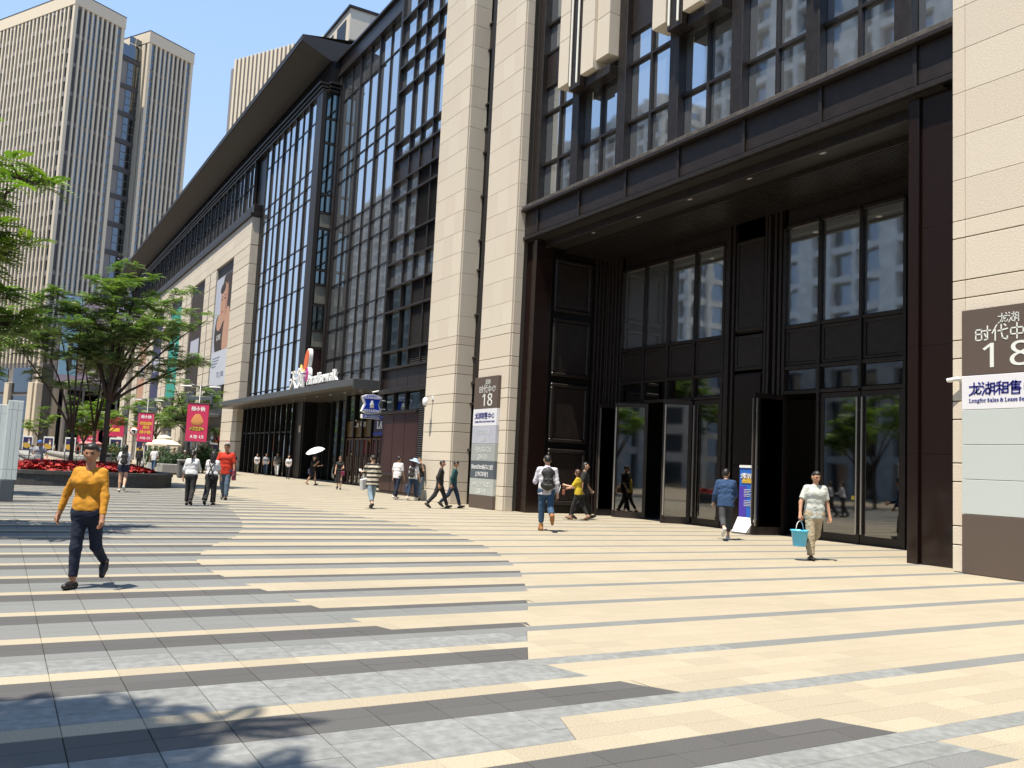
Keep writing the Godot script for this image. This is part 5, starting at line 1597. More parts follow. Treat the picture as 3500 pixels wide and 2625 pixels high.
func white_car(at: Vector3, turn: float) -> void:
	# saloon seen from behind: body lofted from cross-sections along its length (front at +z)
	var s := thing("parked_car", at, "white saloon car seen from behind on the road", "car", "", turn)
	# section: z, half width low, half width at waist, waist height, half width of roof, roof height
	var sec := [[-2.3, 0.74, 0.78, 0.86, 0.60, 0.90], [-2.2, 0.82, 0.88, 0.98, 0.62, 1.04], [-1.7, 0.85, 0.91, 0.98, 0.58, 1.16], [-1.0, 0.86, 0.92, 0.97, 0.57, 1.42], [0.0, 0.86, 0.92, 0.96, 0.58, 1.47], [0.8, 0.86, 0.92, 0.95, 0.56, 1.36], [1.5, 0.85, 0.90, 0.92, 0.62, 0.98], [2.1, 0.82, 0.86, 0.82, 0.58, 0.85], [2.35, 0.72, 0.74, 0.68, 0.5, 0.70]]
	var st := stool()
	for i in sec.size() - 1:
		for sg in [-1.0, 1.0]:
			var f := func(e: Array) -> Array:
				return [Vector3(0, 0.26, e[0]), Vector3(sg * e[1], 0.28, e[0]), Vector3(sg * e[2], 0.58, e[0]), Vector3(sg * e[2] * 0.97, e[3], e[0]), Vector3(sg * e[4], e[5] - 0.03, e[0]), Vector3(0, e[5], e[0])]
			var a: Array = f.call(sec[i])
			var b: Array = f.call(sec[i + 1])
			for k in 5:
				if sg > 0: quad(st, a[k], a[k + 1], b[k + 1], b[k])
				else: quad(st, a[k], b[k], b[k + 1], a[k + 1])
	for e in [[0, 1.0], [8, -1.0]]:
		var q: Array = sec[e[0]]
		for sg in [-1.0, 1.0]:
			var ring := [Vector3(0, 0.26, q[0]), Vector3(sg * q[1], 0.28, q[0]), Vector3(sg * q[2], 0.58, q[0]), Vector3(sg * q[2] * 0.97, q[3], q[0]), Vector3(sg * q[4], q[5] - 0.03, q[0]), Vector3(0, q[5], q[0])]
			for k in range(1, 5): tri(st, ring[0], ring[k], ring[k + 1])
	put(s, "body", done(st), M.car_white)
	var gw := smooth_off(stool())
	quad(gw, Vector3(-0.56, 1.06, -2.02), Vector3(0.56, 1.06, -2.02), Vector3(0.52, 1.40, -1.1), Vector3(-0.52, 1.40, -1.1))
	put(s, "rear_window", done(gw), M.dark_glass, Vector3(0, 0.035, -0.02))
	for sg in [-1.0, 1.0]:
		var sw := smooth_off(stool())
		quad(sw, Vector3(sg * 0.90, 1.0, -1.2), Vector3(sg * 0.90, 0.99, 1.0), Vector3(sg * 0.61, 1.32, 0.7), Vector3(sg * 0.60, 1.38, -0.9))
		put(s, "side_window", done(sw), M.dark_glass, Vector3(sg * 0.02, 0.01, 0))
		bx(s, "tail_light", M.tail_light, sg * 0.42, 0.78, -2.33, sg * 0.8, 0.9, -2.22, 0.01)
		bx(s, "mirror", M.car_white, sg * 0.92, 0.98, 0.85, sg * 1.08, 1.12, 0.95, 0.02)
		for z in [-1.4, 1.4]:
			var w := stool()
			tube(w, [Vector3(sg * 0.70, 0.32, z), Vector3(sg * 0.93, 0.32, z)], [0.32, 0.32], 20)
			var wh := put(s, "wheel", done(w), M.rubber)
			var rm := stool()
			tube(rm, [Vector3(sg * 0.9, 0.32, z), Vector3(sg * 0.945, 0.32, z)], [0.2, 0.19], 14)
			put(wh, "rim", done(rm), M.steel).position = Vector3.ZERO
	bx(s, "bumper", M.rubber, -0.7, 0.26, -2.36, 0.7, 0.46, -2.25, 0.03)
	bx(s, "number_plate", M.number_plate, -0.22, 0.6, -2.36, 0.22, 0.72, -2.3, 0.005)

func scooter(at: Vector3, turn: float, m: Material, rear: Material, label: String) -> void:
	var s := thing("motor_scooter", at, label, "scooter", "", turn)
	for z in [-0.6, 0.6]:
		var w := stool()
		tube(w, [Vector3(-0.06, 0.24, z), Vector3(0.06, 0.24, z)], [0.24, 0.24], 18)
		var wh := put(s, "wheel", done(w), M.rubber)
		var rm := stool()
		tube(rm, [Vector3(-0.07, 0.24, z), Vector3(0.07, 0.24, z)], [0.13, 0.13], 12)
		put(wh, "rim", done(rm), M.steel).position = Vector3.ZERO
	var b := smooth_off(stool())
	cham(b, Vector3(-0.19, 0.3, -0.85), Vector3(0.19, 0.72, -0.1), 0.09)
	cham(b, Vector3(-0.16, 0.24, -0.15), Vector3(0.16, 0.34, 0.45), 0.04)
	cham(b, Vector3(-0.2, 0.3, 0.38), Vector3(0.2, 0.98, 0.52), 0.05)
	put(s, "body", done(b), m)
	bx(s, "rear_panel", rear, -0.14, 0.42, -0.9, 0.14, 0.68, -0.84, 0.02)
	bx(s, "seat", M.rubber, -0.15, 0.72, -0.8, 0.15, 0.82, -0.1, 0.04)
	var h := stool()
	tube(h, [Vector3(-0.34, 1.06, 0.36), Vector3(0, 1.02, 0.46), Vector3(0.34, 1.06, 0.36)], [0.022, 0.03, 0.022], 8)
	put(s, "handlebar", done(h), M.rubber)
	var f := stool()
	tube(f, [Vector3(0, 1.0, 0.45), Vector3(0, 0.26, 0.6)], [0.035, 0.035], 8)
	put(s, "fork", done(f), M.steel)
	for sg in [-1.0, 1.0]: bx(s, "mirror", M.rubber, sg * 0.28, 1.14, 0.36, sg * 0.4, 1.24, 0.38, 0.01)

func ad_board(at: Vector3, label: String) -> void:
	var s := thing("advertising_board", at, label, "advertising board", "", -0.5)
	bx(s, "frame", M.letter_pale, -0.72, 0.0, -0.12, 0.72, 2.72, 0.0, 0.01)
	bx(s, "print", M.poster_navy, -0.6, 0.72, 0.0, 0.6, 2.52, 0.012)
	var e := smooth_off(stool())
	for k in 24:
		var p := TAU * k / 24
		var q := TAU * (k + 1) / 24
		tri(e, Vector3(-0.1, 1.35, 0.014), Vector3(clampf(-0.1 + cos(q) * 0.6, -0.6, 0.6), 1.35 + sin(q) * 0.38 - cos(q) * 0.1, 0.014), Vector3(clampf(-0.1 + cos(p) * 0.6, -0.6, 0.6), 1.35 + sin(p) * 0.38 - cos(p) * 0.1, 0.014))
	put(s, "gold_oval", done(e), M.poster_gold)
	bx(s, "printed_shirt", M.letter_white, 0.06, 1.62, 0.012, 0.34, 1.95, 0.016)
	bx(s, "printed_jacket", M.hair_print, 0.0, 1.62, 0.013, 0.08, 1.95, 0.018)
	bx(s, "printed_tie", M.hair_print, 0.18, 1.62, 0.013, 0.22, 1.92, 0.02)
	var f := smooth_off(stool())
	for k in 16:
		var p := TAU * k / 16
		var q := TAU * (k + 1) / 16
		tri(f, Vector3(0.2, 2.12, 0.02), Vector3(0.2 + cos(q) * 0.13, 2.12 + sin(q) * 0.19, 0.02), Vector3(0.2 + cos(p) * 0.13, 2.12 + sin(p) * 0.19, 0.02))
	put(s, "printed_face", done(f), M.skin_print)
# ---------------------------------------------------------------- trees
func frond_mesh(pairs: int, leaf_len: float, leaf_w: float, droop: float) -> Mesh:
	# a feather-like leaf one metre long along +z, leaflets in pairs, arching over
	var st := smooth_off(stool())
	for i in pairs:
		var t := 0.16 + 0.84 * i / (pairs - 1.0)
		var c := Vector3(0, 0.25 * t - droop * t * t, t)
		var l := leaf_len * sin(PI * clampf(0.18 + 0.72 * t, 0, 1))
		for s in [-1.0, 1.0]:
			var u := Vector3(s * l, -0.10 * l, l * 0.45)
			var w := Vector3(0, 0.0, leaf_w)
			var m := c + u * 0.55 + Vector3(0, 0.03, 0)
			if s < 0: quad(st, c, m - w * 0.6, c + u, m + w)
			else: quad(st, c, m + w, c + u, m - w * 0.6)
	quad(st, Vector3(-0.012, 0, 0), Vector3(-0.006, 0.25 - droop, 1.0), Vector3(0.006, 0.25 - droop, 1.0), Vector3(0.012, 0, 0))
	return done(st)

func tree(called: String, base: Vector3, fork: float, limbs: Array, tips: int, spread: float, size: float, col: Vector3, label: String, group := "", trunk_r := 0.13, leaf: Mesh = null, per := 11, bloom := 0, flat := 0.6) -> void:
	# limbs: end points in world coordinates; tips are scattered round the outer half of every limb
	var t := thing(called, base, label, "tree", group)
	var fk := base + Vector3(rng.randf_range(-0.06, 0.06), fork, rng.randf_range(-0.06, 0.06))
	var st := stool()
	tube(st, [base, base + Vector3(0, 0.12, 0), base.lerp(fk, 0.5) + Vector3(0.03, 0, 0), fk], [trunk_r * 1.35, trunk_r, trunk_r * 0.88, trunk_r * 0.85], 10)
	put(t, "trunk", done(st), M.bark)
	var ends := []
	for e in limbs:
		var lst := stool()
		var d: Vector3 = e - fk
		var mid := fk + Vector3(d.x * 0.42, d.y * 0.5, d.z * 0.42) + Vector3(rng.randf_range(-0.12, 0.12), 0, rng.randf_range(-0.12, 0.12))
		var q2 := fk + Vector3(d.x * 0.75, d.y * 0.8, d.z * 0.75)
		tube(lst, [fk - Vector3(0, 0.08, 0), fk.lerp(mid, 0.5) + Vector3(0, 0.03, 0), mid, q2, e], [trunk_r * 0.6, trunk_r * 0.46, trunk_r * 0.36, trunk_r * 0.22, trunk_r * 0.1], 7)
		var n := int(tips / limbs.size())
		for i in n:
			var s := 0.35 + 0.65 * sqrt(rng.randf())
			var from := (fk.lerp(mid, s * 2.0) if s < 0.5 else mid.lerp(e, s * 2.0 - 1.0))
			var off := Vector3(rng.randfn(), 0, rng.randfn()).normalized() * spread * rng.randf_range(0.25, 1.0)
			off.y = spread * rng.randf_range(0.05, 0.9) * flat
			var tip := from + off
			var bend := from.lerp(tip, 0.55) - Vector3(0, spread * 0.1, 0)
			tube(lst, [from, bend, tip], [trunk_r * 0.16, trunk_r * 0.1, trunk_r * 0.05], 5, false)
			ends.append([tip, off.normalized()])
			if rng.randf() < 0.6: ends.append([bend.lerp(tip, 0.5) + Vector3(rng.randf_range(-0.2, 0.2), -0.05, rng.randf_range(-0.2, 0.2)), off.normalized()])
		put(t, "limb", done(lst), M.bark)
	var tr := []
	for en in ends:
		var k := per + rng.randi_range(-2, 2)
		var a0 := rng.randf() * TAU
		var f0 := rng.randf_range(0.75, 1.2)
		for i in k:
			var az := a0 + TAU * i / k + rng.randf_range(-0.25, 0.25)
			var el := rng.randf_range(-0.25, 0.5)
			var b := Basis.from_euler(Vector3(-el, az, rng.randf_range(-0.3, 0.3))).scaled(Vector3.ONE * size * rng.randf_range(0.7, 1.15))
			var f := f0 * rng.randf_range(0.8, 1.2)
			var yel := rng.randf_range(0.9, 1.25)
			tr.append([Transform3D(b, en[0] - base + Vector3(0, rng.randf_range(-0.04, 0.05), 0)), Color(col.x * f * yel, col.y * f, col.z * f)])
	crown(t, "crown", leaf if leaf else CACHE["frond"], M.leaf, tr)
	if bloom > 0:
		var fl := []
		for i in bloom:
			var en: Array = ends[rng.randi_range(0, ends.size() - 1)]
			if en[0].y < base.y + fork + 2.5: continue
			for j in 26:
				var p: Vector3 = en[0] - base + Vector3(rng.randfn() * 0.13, rng.randf_range(0.05, 0.6), rng.randfn() * 0.13)
				fl.append([Transform3D(Basis.from_euler(Vector3(rng.randf() * 3.0, rng.randf() * TAU, 0)).scaled(Vector3.ONE * 0.075), p), Color(0.20, 0.17, 0.36)])
		crown(t, "blossom", CACHE["petal"], M.leaf, fl)

func crown(parent: Node3D, called: String, mesh: Mesh, m: Material, tr: Array) -> void:
	var mm := MultiMesh.new()
	mm.transform_format = MultiMesh.TRANSFORM_3D
	mm.use_colors = true
	mm.mesh = mesh
	mm.instance_count = tr.size()
	for i in tr.size():
		mm.set_instance_transform(i, tr[i][0])
		mm.set_instance_color(i, tr[i][1])
	var mi := MultiMeshInstance3D.new()
	mi.multimesh = mm
	mi.material_override = m
	mi.name = called
	parent.add_child(mi, true)
	mi.set_meta("kind", "stuff")

func around(c: Vector3, r: float, y0: float, y1: float, n: int, squash := 1.0) -> Array:
	var o := []
	var a := rng.randf() * TAU
	for i in n:
		var t := (i + 0.5) / n
		var rr := r * (0.25 + 0.75 * sin(PI * (0.25 + 0.6 * t)))
		o.append(Vector3(c.x + cos(a) * rr, lerpf(y0, y1, fposmod(t * 2.618, 1.0)), c.z + sin(a) * rr * squash))
		a += 2.4
	return o

func build_trees() -> void:
	mat("bark", lin(0.12, 0.092, 0.068), 0.9, 0.0, noise_tex(0.05, 0.45, 1.0, 4, 256, 41), 1.2)
	mat("leaf", Color.WHITE, 0.55, 0.0, null, 1.0, true)
	M.leaf.backlight_enabled = true
	M.leaf.backlight = Color(0.75, 0.85, 0.45)
	CACHE["frond"] = frond_mesh(9, 0.30, 0.075, 0.42)
	CACHE["broad"] = frond_mesh(8, 0.26, 0.11, 0.5)
	var pt := smooth_off(stool())
	quad(pt, Vector3(-0.5, 0, 0), Vector3(0, 0.3, 0.7), Vector3(0.5, 0, 0), Vector3(0, -0.3, -0.7))
	CACHE["petal"] = done(pt)
	var g := Vector3(0.175, 0.265, 0.10)
	var gy := Vector3(0.165, 0.26, 0.045)
	# three in the flower bed
	tree("jacaranda_tree", Vector3(4.05, 0.5, -39.6), 2.9, [Vector3(7.3, 5.3, -39.0), Vector3(7.6, 7.2, -39.8), Vector3(6.3, 8.4, -40.6), Vector3(5.0, 9.3, -39.4), Vector3(3.7, 8.3, -38.6), Vector3(2.6, 7.2, -39.6), Vector3(4.4, 6.4, -38.2), Vector3(5.9, 6.6, -38.0), Vector3(3.4, 6.2, -41.4), Vector3(5.6, 7.4, -41.8), Vector3(4.4, 8.8, -40.8)], 180, 0.95, 0.43, g, "tall jacaranda with a spreading crown and a few violet blossoms in the flower bed", "jacaranda trees in the flower bed", 0.125, null, 11, 9)
	tree("jacaranda_tree", Vector3(2.85, 0.5, -39.3), 1.6, [Vector3(1.0, 6.4, -39.0), Vector3(1.7, 7.4, -39.6), Vector3(2.7, 7.6, -38.7), Vector3(3.3, 7.0, -39.9), Vector3(0.3, 5.6, -38.6)], 62, 0.8, 0.5, g, "slim jacaranda with long forked limbs in the flower bed, nearer the sign pylon", "jacaranda trees in the flower bed", 0.09, null, 10, 2)
	tree("jacaranda_tree", Vector3(3.95, 0.5, -42.4), 1.7, [Vector3(2.9, 6.4, -42.0), Vector3(4.0, 7.4, -42.6), Vector3(5.0, 6.6, -42.9), Vector3(4.4, 5.4, -43.4)], 48, 0.8, 0.5, g, "young jacaranda forking low at the back of the flower bed", "jacaranda trees in the flower bed", 0.08, null, 10, 1)
	# trees at the plaza's edge, beside the view
	tree("street_tree", Vector3(-2.4, 0, -17.2), 2.6, [Vector3(0.25, 6.3, -17.6), Vector3(0.1, 5.0, -17.2), Vector3(-0.3, 4.3, -18.6), Vector3(0.2, 3.7, -18.0), Vector3(-1.2, 6.6, -15.8), Vector3(-2.6, 7.4, -17.0), Vector3(-4.4, 6.2, -17.8), Vector3(-3.4, 5.4, -15.4), Vector3(-2.0, 5.6, -19.2), Vector3(-0.6, 5.6, -16.6)], 118, 0.75, 0.5, gy, "leafy street tree overhanging the plaza beside the sign pylon", "street trees along the plaza edge", 0.15, CACHE["broad"], 9, 0, 0.4)
	tree("street_tree", Vector3(-4.4, 0, -3.3), 5.0, around(Vector3(-3.7, 0, -3.5), 1.7, 8.6, 10.6, 8), 110, 0.7, 0.5, gy, "leafy street tree throwing dappled shade on the striped slabs", "street trees along the plaza edge", 0.15, CACHE["broad"], 9, 0, 0.4)
	tree("street_tree", Vector3(-1.6, 0, -30.5), 2.4, [Vector3(0.1, 4.6, -30.4), Vector3(-0.2, 3.7, -31.2), Vector3(-1.2, 5.8, -30.2), Vector3(-2.8, 5.4, -31.0), Vector3(-0.4, 5.4, -29.6)], 60, 0.7, 0.45, gy, "light green street tree just behind the sign pylon", "street trees along the plaza edge", 0.12, CACHE["broad"], 9, 0, 0.4)
	# beyond the flower bed
	var far := [[Vector3(12.3, 0, -66.2), 7.6, 1.9, "slender street tree between the banner and the shops"], [Vector3(13.4, 0, -88.0), 8.2, 2.6, "street tree behind the market umbrella"], [Vector3(9.9, 0, -96.0), 8.0, 2.4, "street tree beside the far litter bin"], [Vector3(7.4, 0, -88.5), 5.6, 1.6, "small bright green tree behind the railing"], [Vector3(11.6, 0, -124.0), 8.5, 3.0, "street tree by the row of navy boards"], [Vector3(6.4, 0, -152.0), 8.0, 2.6, "street tree behind the far crowd"], [Vector3(15.2, 0, -104.0), 7.6, 2.2, "street tree close to the mall's stone piers"]]
	for f in far:
		var c: Vector3 = f[0]
		tree("street_tree", c, f[1] * 0.34, around(c, f[2], f[1] * 0.5, f[1] * 0.92, 7), 56, 0.75, 0.6, g if c.x > 11 else gy, f[3], "street trees beyond the flower bed", 0.11, CACHE["broad"], 8, 0, 0.5)
	# across the plaza, out of view, that the doors mirror
	var opp := ["street tree across the plaza, opposite the office doors", "street tree across the plaza, opposite the office's far jamb", "street tree across the plaza, opposite the stone pillars", "street tree across the plaza, opposite the canopy"]
	for k in 4:
		var c := Vector3(-9.0 - 0.6 * (k % 2), 0, -12.0 - 11.5 * k)
		tree("street_tree", c, 2.4, around(c, 2.4, 4.2, 7.4, 6), 44, 0.85, 0.7, gy, opp[k], "street trees across the plaza", 0.13, CACHE["broad"], 8, 0, 0.5)
# ---------------------------------------------------------------- people
# Tapered bones joined by a smooth sum; meshed as surface nets.
# bone: [from, to, radius, radius, flat far end, depth factor]
func skin_mesh(bones: Array, cell: float, k := 120.0, fold := 0.0, tint = null) -> ArrayMesh:
	var lo := Vector3.ONE * 99
	var hi := -lo
	var mg := 2.6 / k
	for b in bones:
		var r: float = maxf(b[2], b[3]) + mg + cell * 2
		lo = lo.min(b[0] - Vector3.ONE * r).min(b[1] - Vector3.ONE * r)
		hi = hi.max(b[0] + Vector3.ONE * r).max(b[1] + Vector3.ONE * r)
	var nx := int((hi.x - lo.x) / cell) + 2
	var ny := int((hi.y - lo.y) / cell) + 2
	var nz := int((hi.z - lo.z) / cell) + 2
	var s := PackedFloat32Array()
	s.resize(nx * ny * nz)
	for b in bones:
		var a: Vector3 = b[0]
		var zs: float = b[5] if b.size() > 5 else 1.0
		var flat: bool = b[4] if b.size() > 4 else false
		var e: Vector3 = b[1] - a
		e.z *= zs
		var l2 := maxf(e.length_squared(), 1e-9)
		var ra: float = b[2]
		var dr: float = b[3] - ra
		var r: float = maxf(b[2], b[3]) + mg
		var p0: Vector3 = ((b[0].min(b[1]) - Vector3.ONE * r) - lo) / cell
		var p1: Vector3 = ((b[0].max(b[1]) + Vector3.ONE * r) - lo) / cell
		for iz in range(maxi(0, int(p0.z)), mini(nz, int(p1.z) + 2)):
			var pz := (lo.z + iz * cell - a.z) * zs
			for iy in range(maxi(0, int(p0.y)), mini(ny, int(p1.y) + 2)):
				var py := lo.y + iy * cell - a.y
				var base := (iz * ny + iy) * nx
				for ix in range(maxi(0, int(p0.x)), mini(nx, int(p1.x) + 2)):
					var v := Vector3(lo.x + ix * cell - a.x, py, pz)
					var t := v.dot(e) / l2
					if t > 1.0:
						if flat: continue
						t = 1.0
					elif t < 0.0: t = 0.0
					var d := (v - e * t).length() - ra - dr * t
					if d < mg: s[base + ix] += exp(-k * d)
	# surface
	var at := {}
	var vs := PackedVector3Array()
	var ids := PackedInt32Array()
	var step := [1, nx, nx * ny]
	for iz in range(1, nz - 1):
		for iy in range(1, ny - 1):
			var base := (iz * ny + iy) * nx
			for ix in range(1, nx - 1):
				var i := base + ix
				var ins := s[i] > 1.0
				for u in 3:
					if (s[i + step[u]] > 1.0) == ins: continue
					var dv: int = step[(u + 1) % 3]
					var dw: int = step[(u + 2) % 3]
					var q := [i - dv - dw, i - dv, i, i - dw]
					var o := []
					for c in q:
						if not at.has(c):
							at[c] = vs.size()
							var sum := Vector3.ZERO
							var cnt := 0
							var cx: int = c % nx
							var cy: int = (c / nx) % ny
							var cz: int = c / (nx * ny)
							for ax in 3:
								var sv: int = step[(ax + 1) % 3]
								var sw: int = step[(ax + 2) % 3]
								for kk in 4:
									var j: int = c + (sv if kk & 1 else 0) + (sw if kk & 2 else 0)
									var f0 := s[j]
									var f1: float = s[j + step[ax]]
									if (f0 > 1.0) != (f1 > 1.0):
										f0 = log(maxf(f0, 0.02))
										f1 = log(maxf(f1, 0.02))
										var pp := Vector3.ZERO
										pp[ax] = f0 / (f0 - f1)
										pp[(ax + 1) % 3] = 1.0 if kk & 1 else 0.0
										pp[(ax + 2) % 3] = 1.0 if kk & 2 else 0.0
										sum += pp
										cnt += 1
							vs.append(lo + (Vector3(cx, cy, cz) + sum / maxi(cnt, 1)) * cell)
						o.append(at[c])
					if ins: ids.append_array(PackedInt32Array([o[0], o[1], o[2], o[0], o[2], o[3]]))
					else: ids.append_array(PackedInt32Array([o[0], o[2], o[1], o[0], o[3], o[2]]))
	return shaded(vs, ids, fold, tint)

func shaded(vs: PackedVector3Array, ids: PackedInt32Array, fold := 0.0, tint = null) -> ArrayMesh:
	for pass_ in 2:
		var ns := PackedVector3Array()
		ns.resize(vs.size())
		for i in range(0, ids.size(), 3):
			var n := (vs[ids[i + 2]] - vs[ids[i]]).cross(vs[ids[i + 1]] - vs[ids[i]])
			ns[ids[i]] += n
			ns[ids[i + 1]] += n
			ns[ids[i + 2]] += n
		for i in ns.size(): ns[i] = ns[i].normalized()
		if pass_ == 0 and fold > 0.0:
			for i in vs.size():
				var p := vs[i]
				vs[i] = p + ns[i] * fold * (FOLD.get_noise_3d(p.x * 45 + p.y * 20, p.y * 60 + p.x * 34, p.z * 45) + 0.8 * FOLD.get_noise_3d(p.x * 60, p.y * 170 - p.x * 60, p.z * 60 + 50))
			continue
		var arr := []
		arr.resize(Mesh.ARRAY_MAX)
		arr[Mesh.ARRAY_VERTEX] = vs
		arr[Mesh.ARRAY_NORMAL] = ns
		arr[Mesh.ARRAY_INDEX] = ids
		if tint != null:
			var cs := PackedColorArray()
			for p in vs: cs.append(tint.call(p))
			arr[Mesh.ARRAY_COLOR] = cs
		var m := ArrayMesh.new()
		m.add_surface_from_arrays(Mesh.PRIMITIVE_TRIANGLES, arr)
		return m
	return null

var FOLD := FastNoiseLite.new()

# skull with features, as a grid of directions; hair as a shell over it
func head_grid(c: Vector3, b: Basis, H: float, hair: String, fem: bool) -> Array:
	var nu := 32
	var nv := 24
	var vs := PackedVector3Array()
	var cs := PackedColorArray()
	for j in nv + 1:
		var v := PI * j / nv
		for i in nu:
			var u := TAU * i / nu
			var d := Vector3(sin(v) * sin(u), cos(v), sin(v) * cos(u))
			var lowf := clampf(-d.y, 0, 1)
			var r := Vector3(0.0445, 0.066, 0.056) * H
			r.x *= 1.0 - (0.36 if fem else 0.28) * pow(lowf, 1.6)
			if d.z < 0: r.z *= 1.0 - 0.35 * lowf
			else: r.z *= 1.0 - 0.10 * lowf
			var p := Vector3(d.x * r.x, d.y * r.y, d.z * r.z)
			var col := Color(1, 1, 1)
			var shell := false
			if hair != "":
				var front := (d.z + 1.0) / 2.0
				var line := lerpf(-0.58, 0.56, smoothstep(0.18, 0.78, front))
				if hair == "bob" or hair == "long": line = lerpf(-0.9, 0.52, smoothstep(0.45, 0.9, front))
				shell = d.y > line
				if shell:
					var grow := (0.0105 if fem else 0.008) * H * clampf((d.y - line) * 5.0, 0.15, 1.0)
					grow *= 1.0 + (0.35 if hair == "short" else 0.12) * FOLD.get_noise_3d(d.x * 210, d.y * 210, d.z * 210)
					if d.y > 0.3: grow *= 1.25
					p += d * grow
				else: p *= 0.93
			else:
				if d.z > 0.2:
					var nose := exp(-(pow(d.x / 0.13, 2) + pow((d.y + 0.18) / 0.2, 2)))
					p.z += 0.017 * H * nose
					for e in [-0.40, 0.40]:
						var so := exp(-(pow((d.x - e) / 0.2, 2) + pow((d.y - 0.10) / 0.11, 2)))
						p.z -= 0.006 * H * so
						if absf(d.x - e) < 0.17 and absf(d.y - 0.08) < 0.055: col = Color(0.12, 0.10, 0.10)
						if absf(d.x - e) < 0.24 and absf(d.y - 0.25) < 0.045: col = Color(0.16, 0.13, 0.12)
					if absf(d.x) < 0.27 and absf(d.y + 0.52) < 0.06: col = Color(0.75, 0.42, 0.42)
					var chin := exp(-(pow(d.x / 0.3, 2) + pow((d.y + 0.8) / 0.2, 2)))
					p.z += 0.006 * H * chin
				if absf(d.z + 0.05) < 0.22 and absf(d.y + 0.02) < 0.28 and absf(d.x) > 0.75: p.x += signf(d.x) * 0.010 * H
			vs.append(c + b * p)
			cs.append(col)
	var ids := PackedInt32Array()
	for j in nv:
		for i in nu:
			var a0 := j * nu + i
			var a1 := j * nu + (i + 1) % nu
			ids.append_array(PackedInt32Array([a0, a1, a1 + nu, a0, a1 + nu, a0 + nu]))
	return [vs, ids, cs]

func merged(parts: Array) -> ArrayMesh:
	# parts: [vertices, indices, colours]
	var vs := PackedVector3Array()
	var ids := PackedInt32Array()
	var cs := PackedColorArray()
	for p in parts:
		var o := vs.size()
		vs.append_array(p[0])
		for i in p[1]: ids.append(i + o)
		if p.size() > 2: cs.append_array(p[2])
		else:
			for i in p[0].size(): cs.append(Color(1, 1, 1))
	var ns := PackedVector3Array()
	ns.resize(vs.size())
	for i in range(0, ids.size(), 3):
		var n := (vs[ids[i + 2]] - vs[ids[i]]).cross(vs[ids[i + 1]] - vs[ids[i]])
		for k in 3: ns[ids[i + k]] += n
	for i in ns.size(): ns[i] = ns[i].normalized()
	var arr := []
	arr.resize(Mesh.ARRAY_MAX)
	arr[Mesh.ARRAY_VERTEX] = vs
	arr[Mesh.ARRAY_NORMAL] = ns
	arr[Mesh.ARRAY_INDEX] = ids
	arr[Mesh.ARRAY_COLOR] = cs
	var m := ArrayMesh.new()
	m.add_surface_from_arrays(Mesh.PRIMITIVE_TRIANGLES, arr)
	return m

func finger_tubes(wrist: Vector3, dir: Vector3, palm: Vector3, H: float, curl: float) -> Array:
	# palm is the way the palm faces; four fingers of unequal length and a thumb from the side
	var st := SurfaceTool.new()
	st.begin(Mesh.PRIMITIVE_TRIANGLES)
	var side := dir.cross(palm).normalized()
	for f in 4:
		var o: float = (f - 1.5) * 0.0115 * H
		var l: float = [0.034, 0.042, 0.044, 0.040][f] * H
		var p := wrist + dir * 0.05 * H + side * o
		var q := p + (dir * cos(curl * 0.5) + palm * sin(curl * 0.5)) * l * 0.55
		var e := q + (dir * cos(curl * 1.4) + palm * sin(curl * 1.4)) * l * 0.5
		tube(st, [p - dir * 0.01 * H, p, q, e], [0.0054 * H, 0.0056 * H, 0.0050 * H, 0.0038 * H], 6)
	var tb := wrist + dir * 0.018 * H + side * 0.018 * H
	tube(st, [tb, tb + (side * 0.7 + dir * 0.6 + palm * 0.3) * 0.022 * H, tb + (side * 0.7 + dir * 1.3 + palm * 0.6) * 0.034 * H], [0.0064 * H, 0.0056 * H, 0.0042 * H], 6)
	st.index()
	var a := st.commit().surface_get_arrays(0)
	return [a[Mesh.ARRAY_VERTEX], a[Mesh.ARRAY_INDEX]]

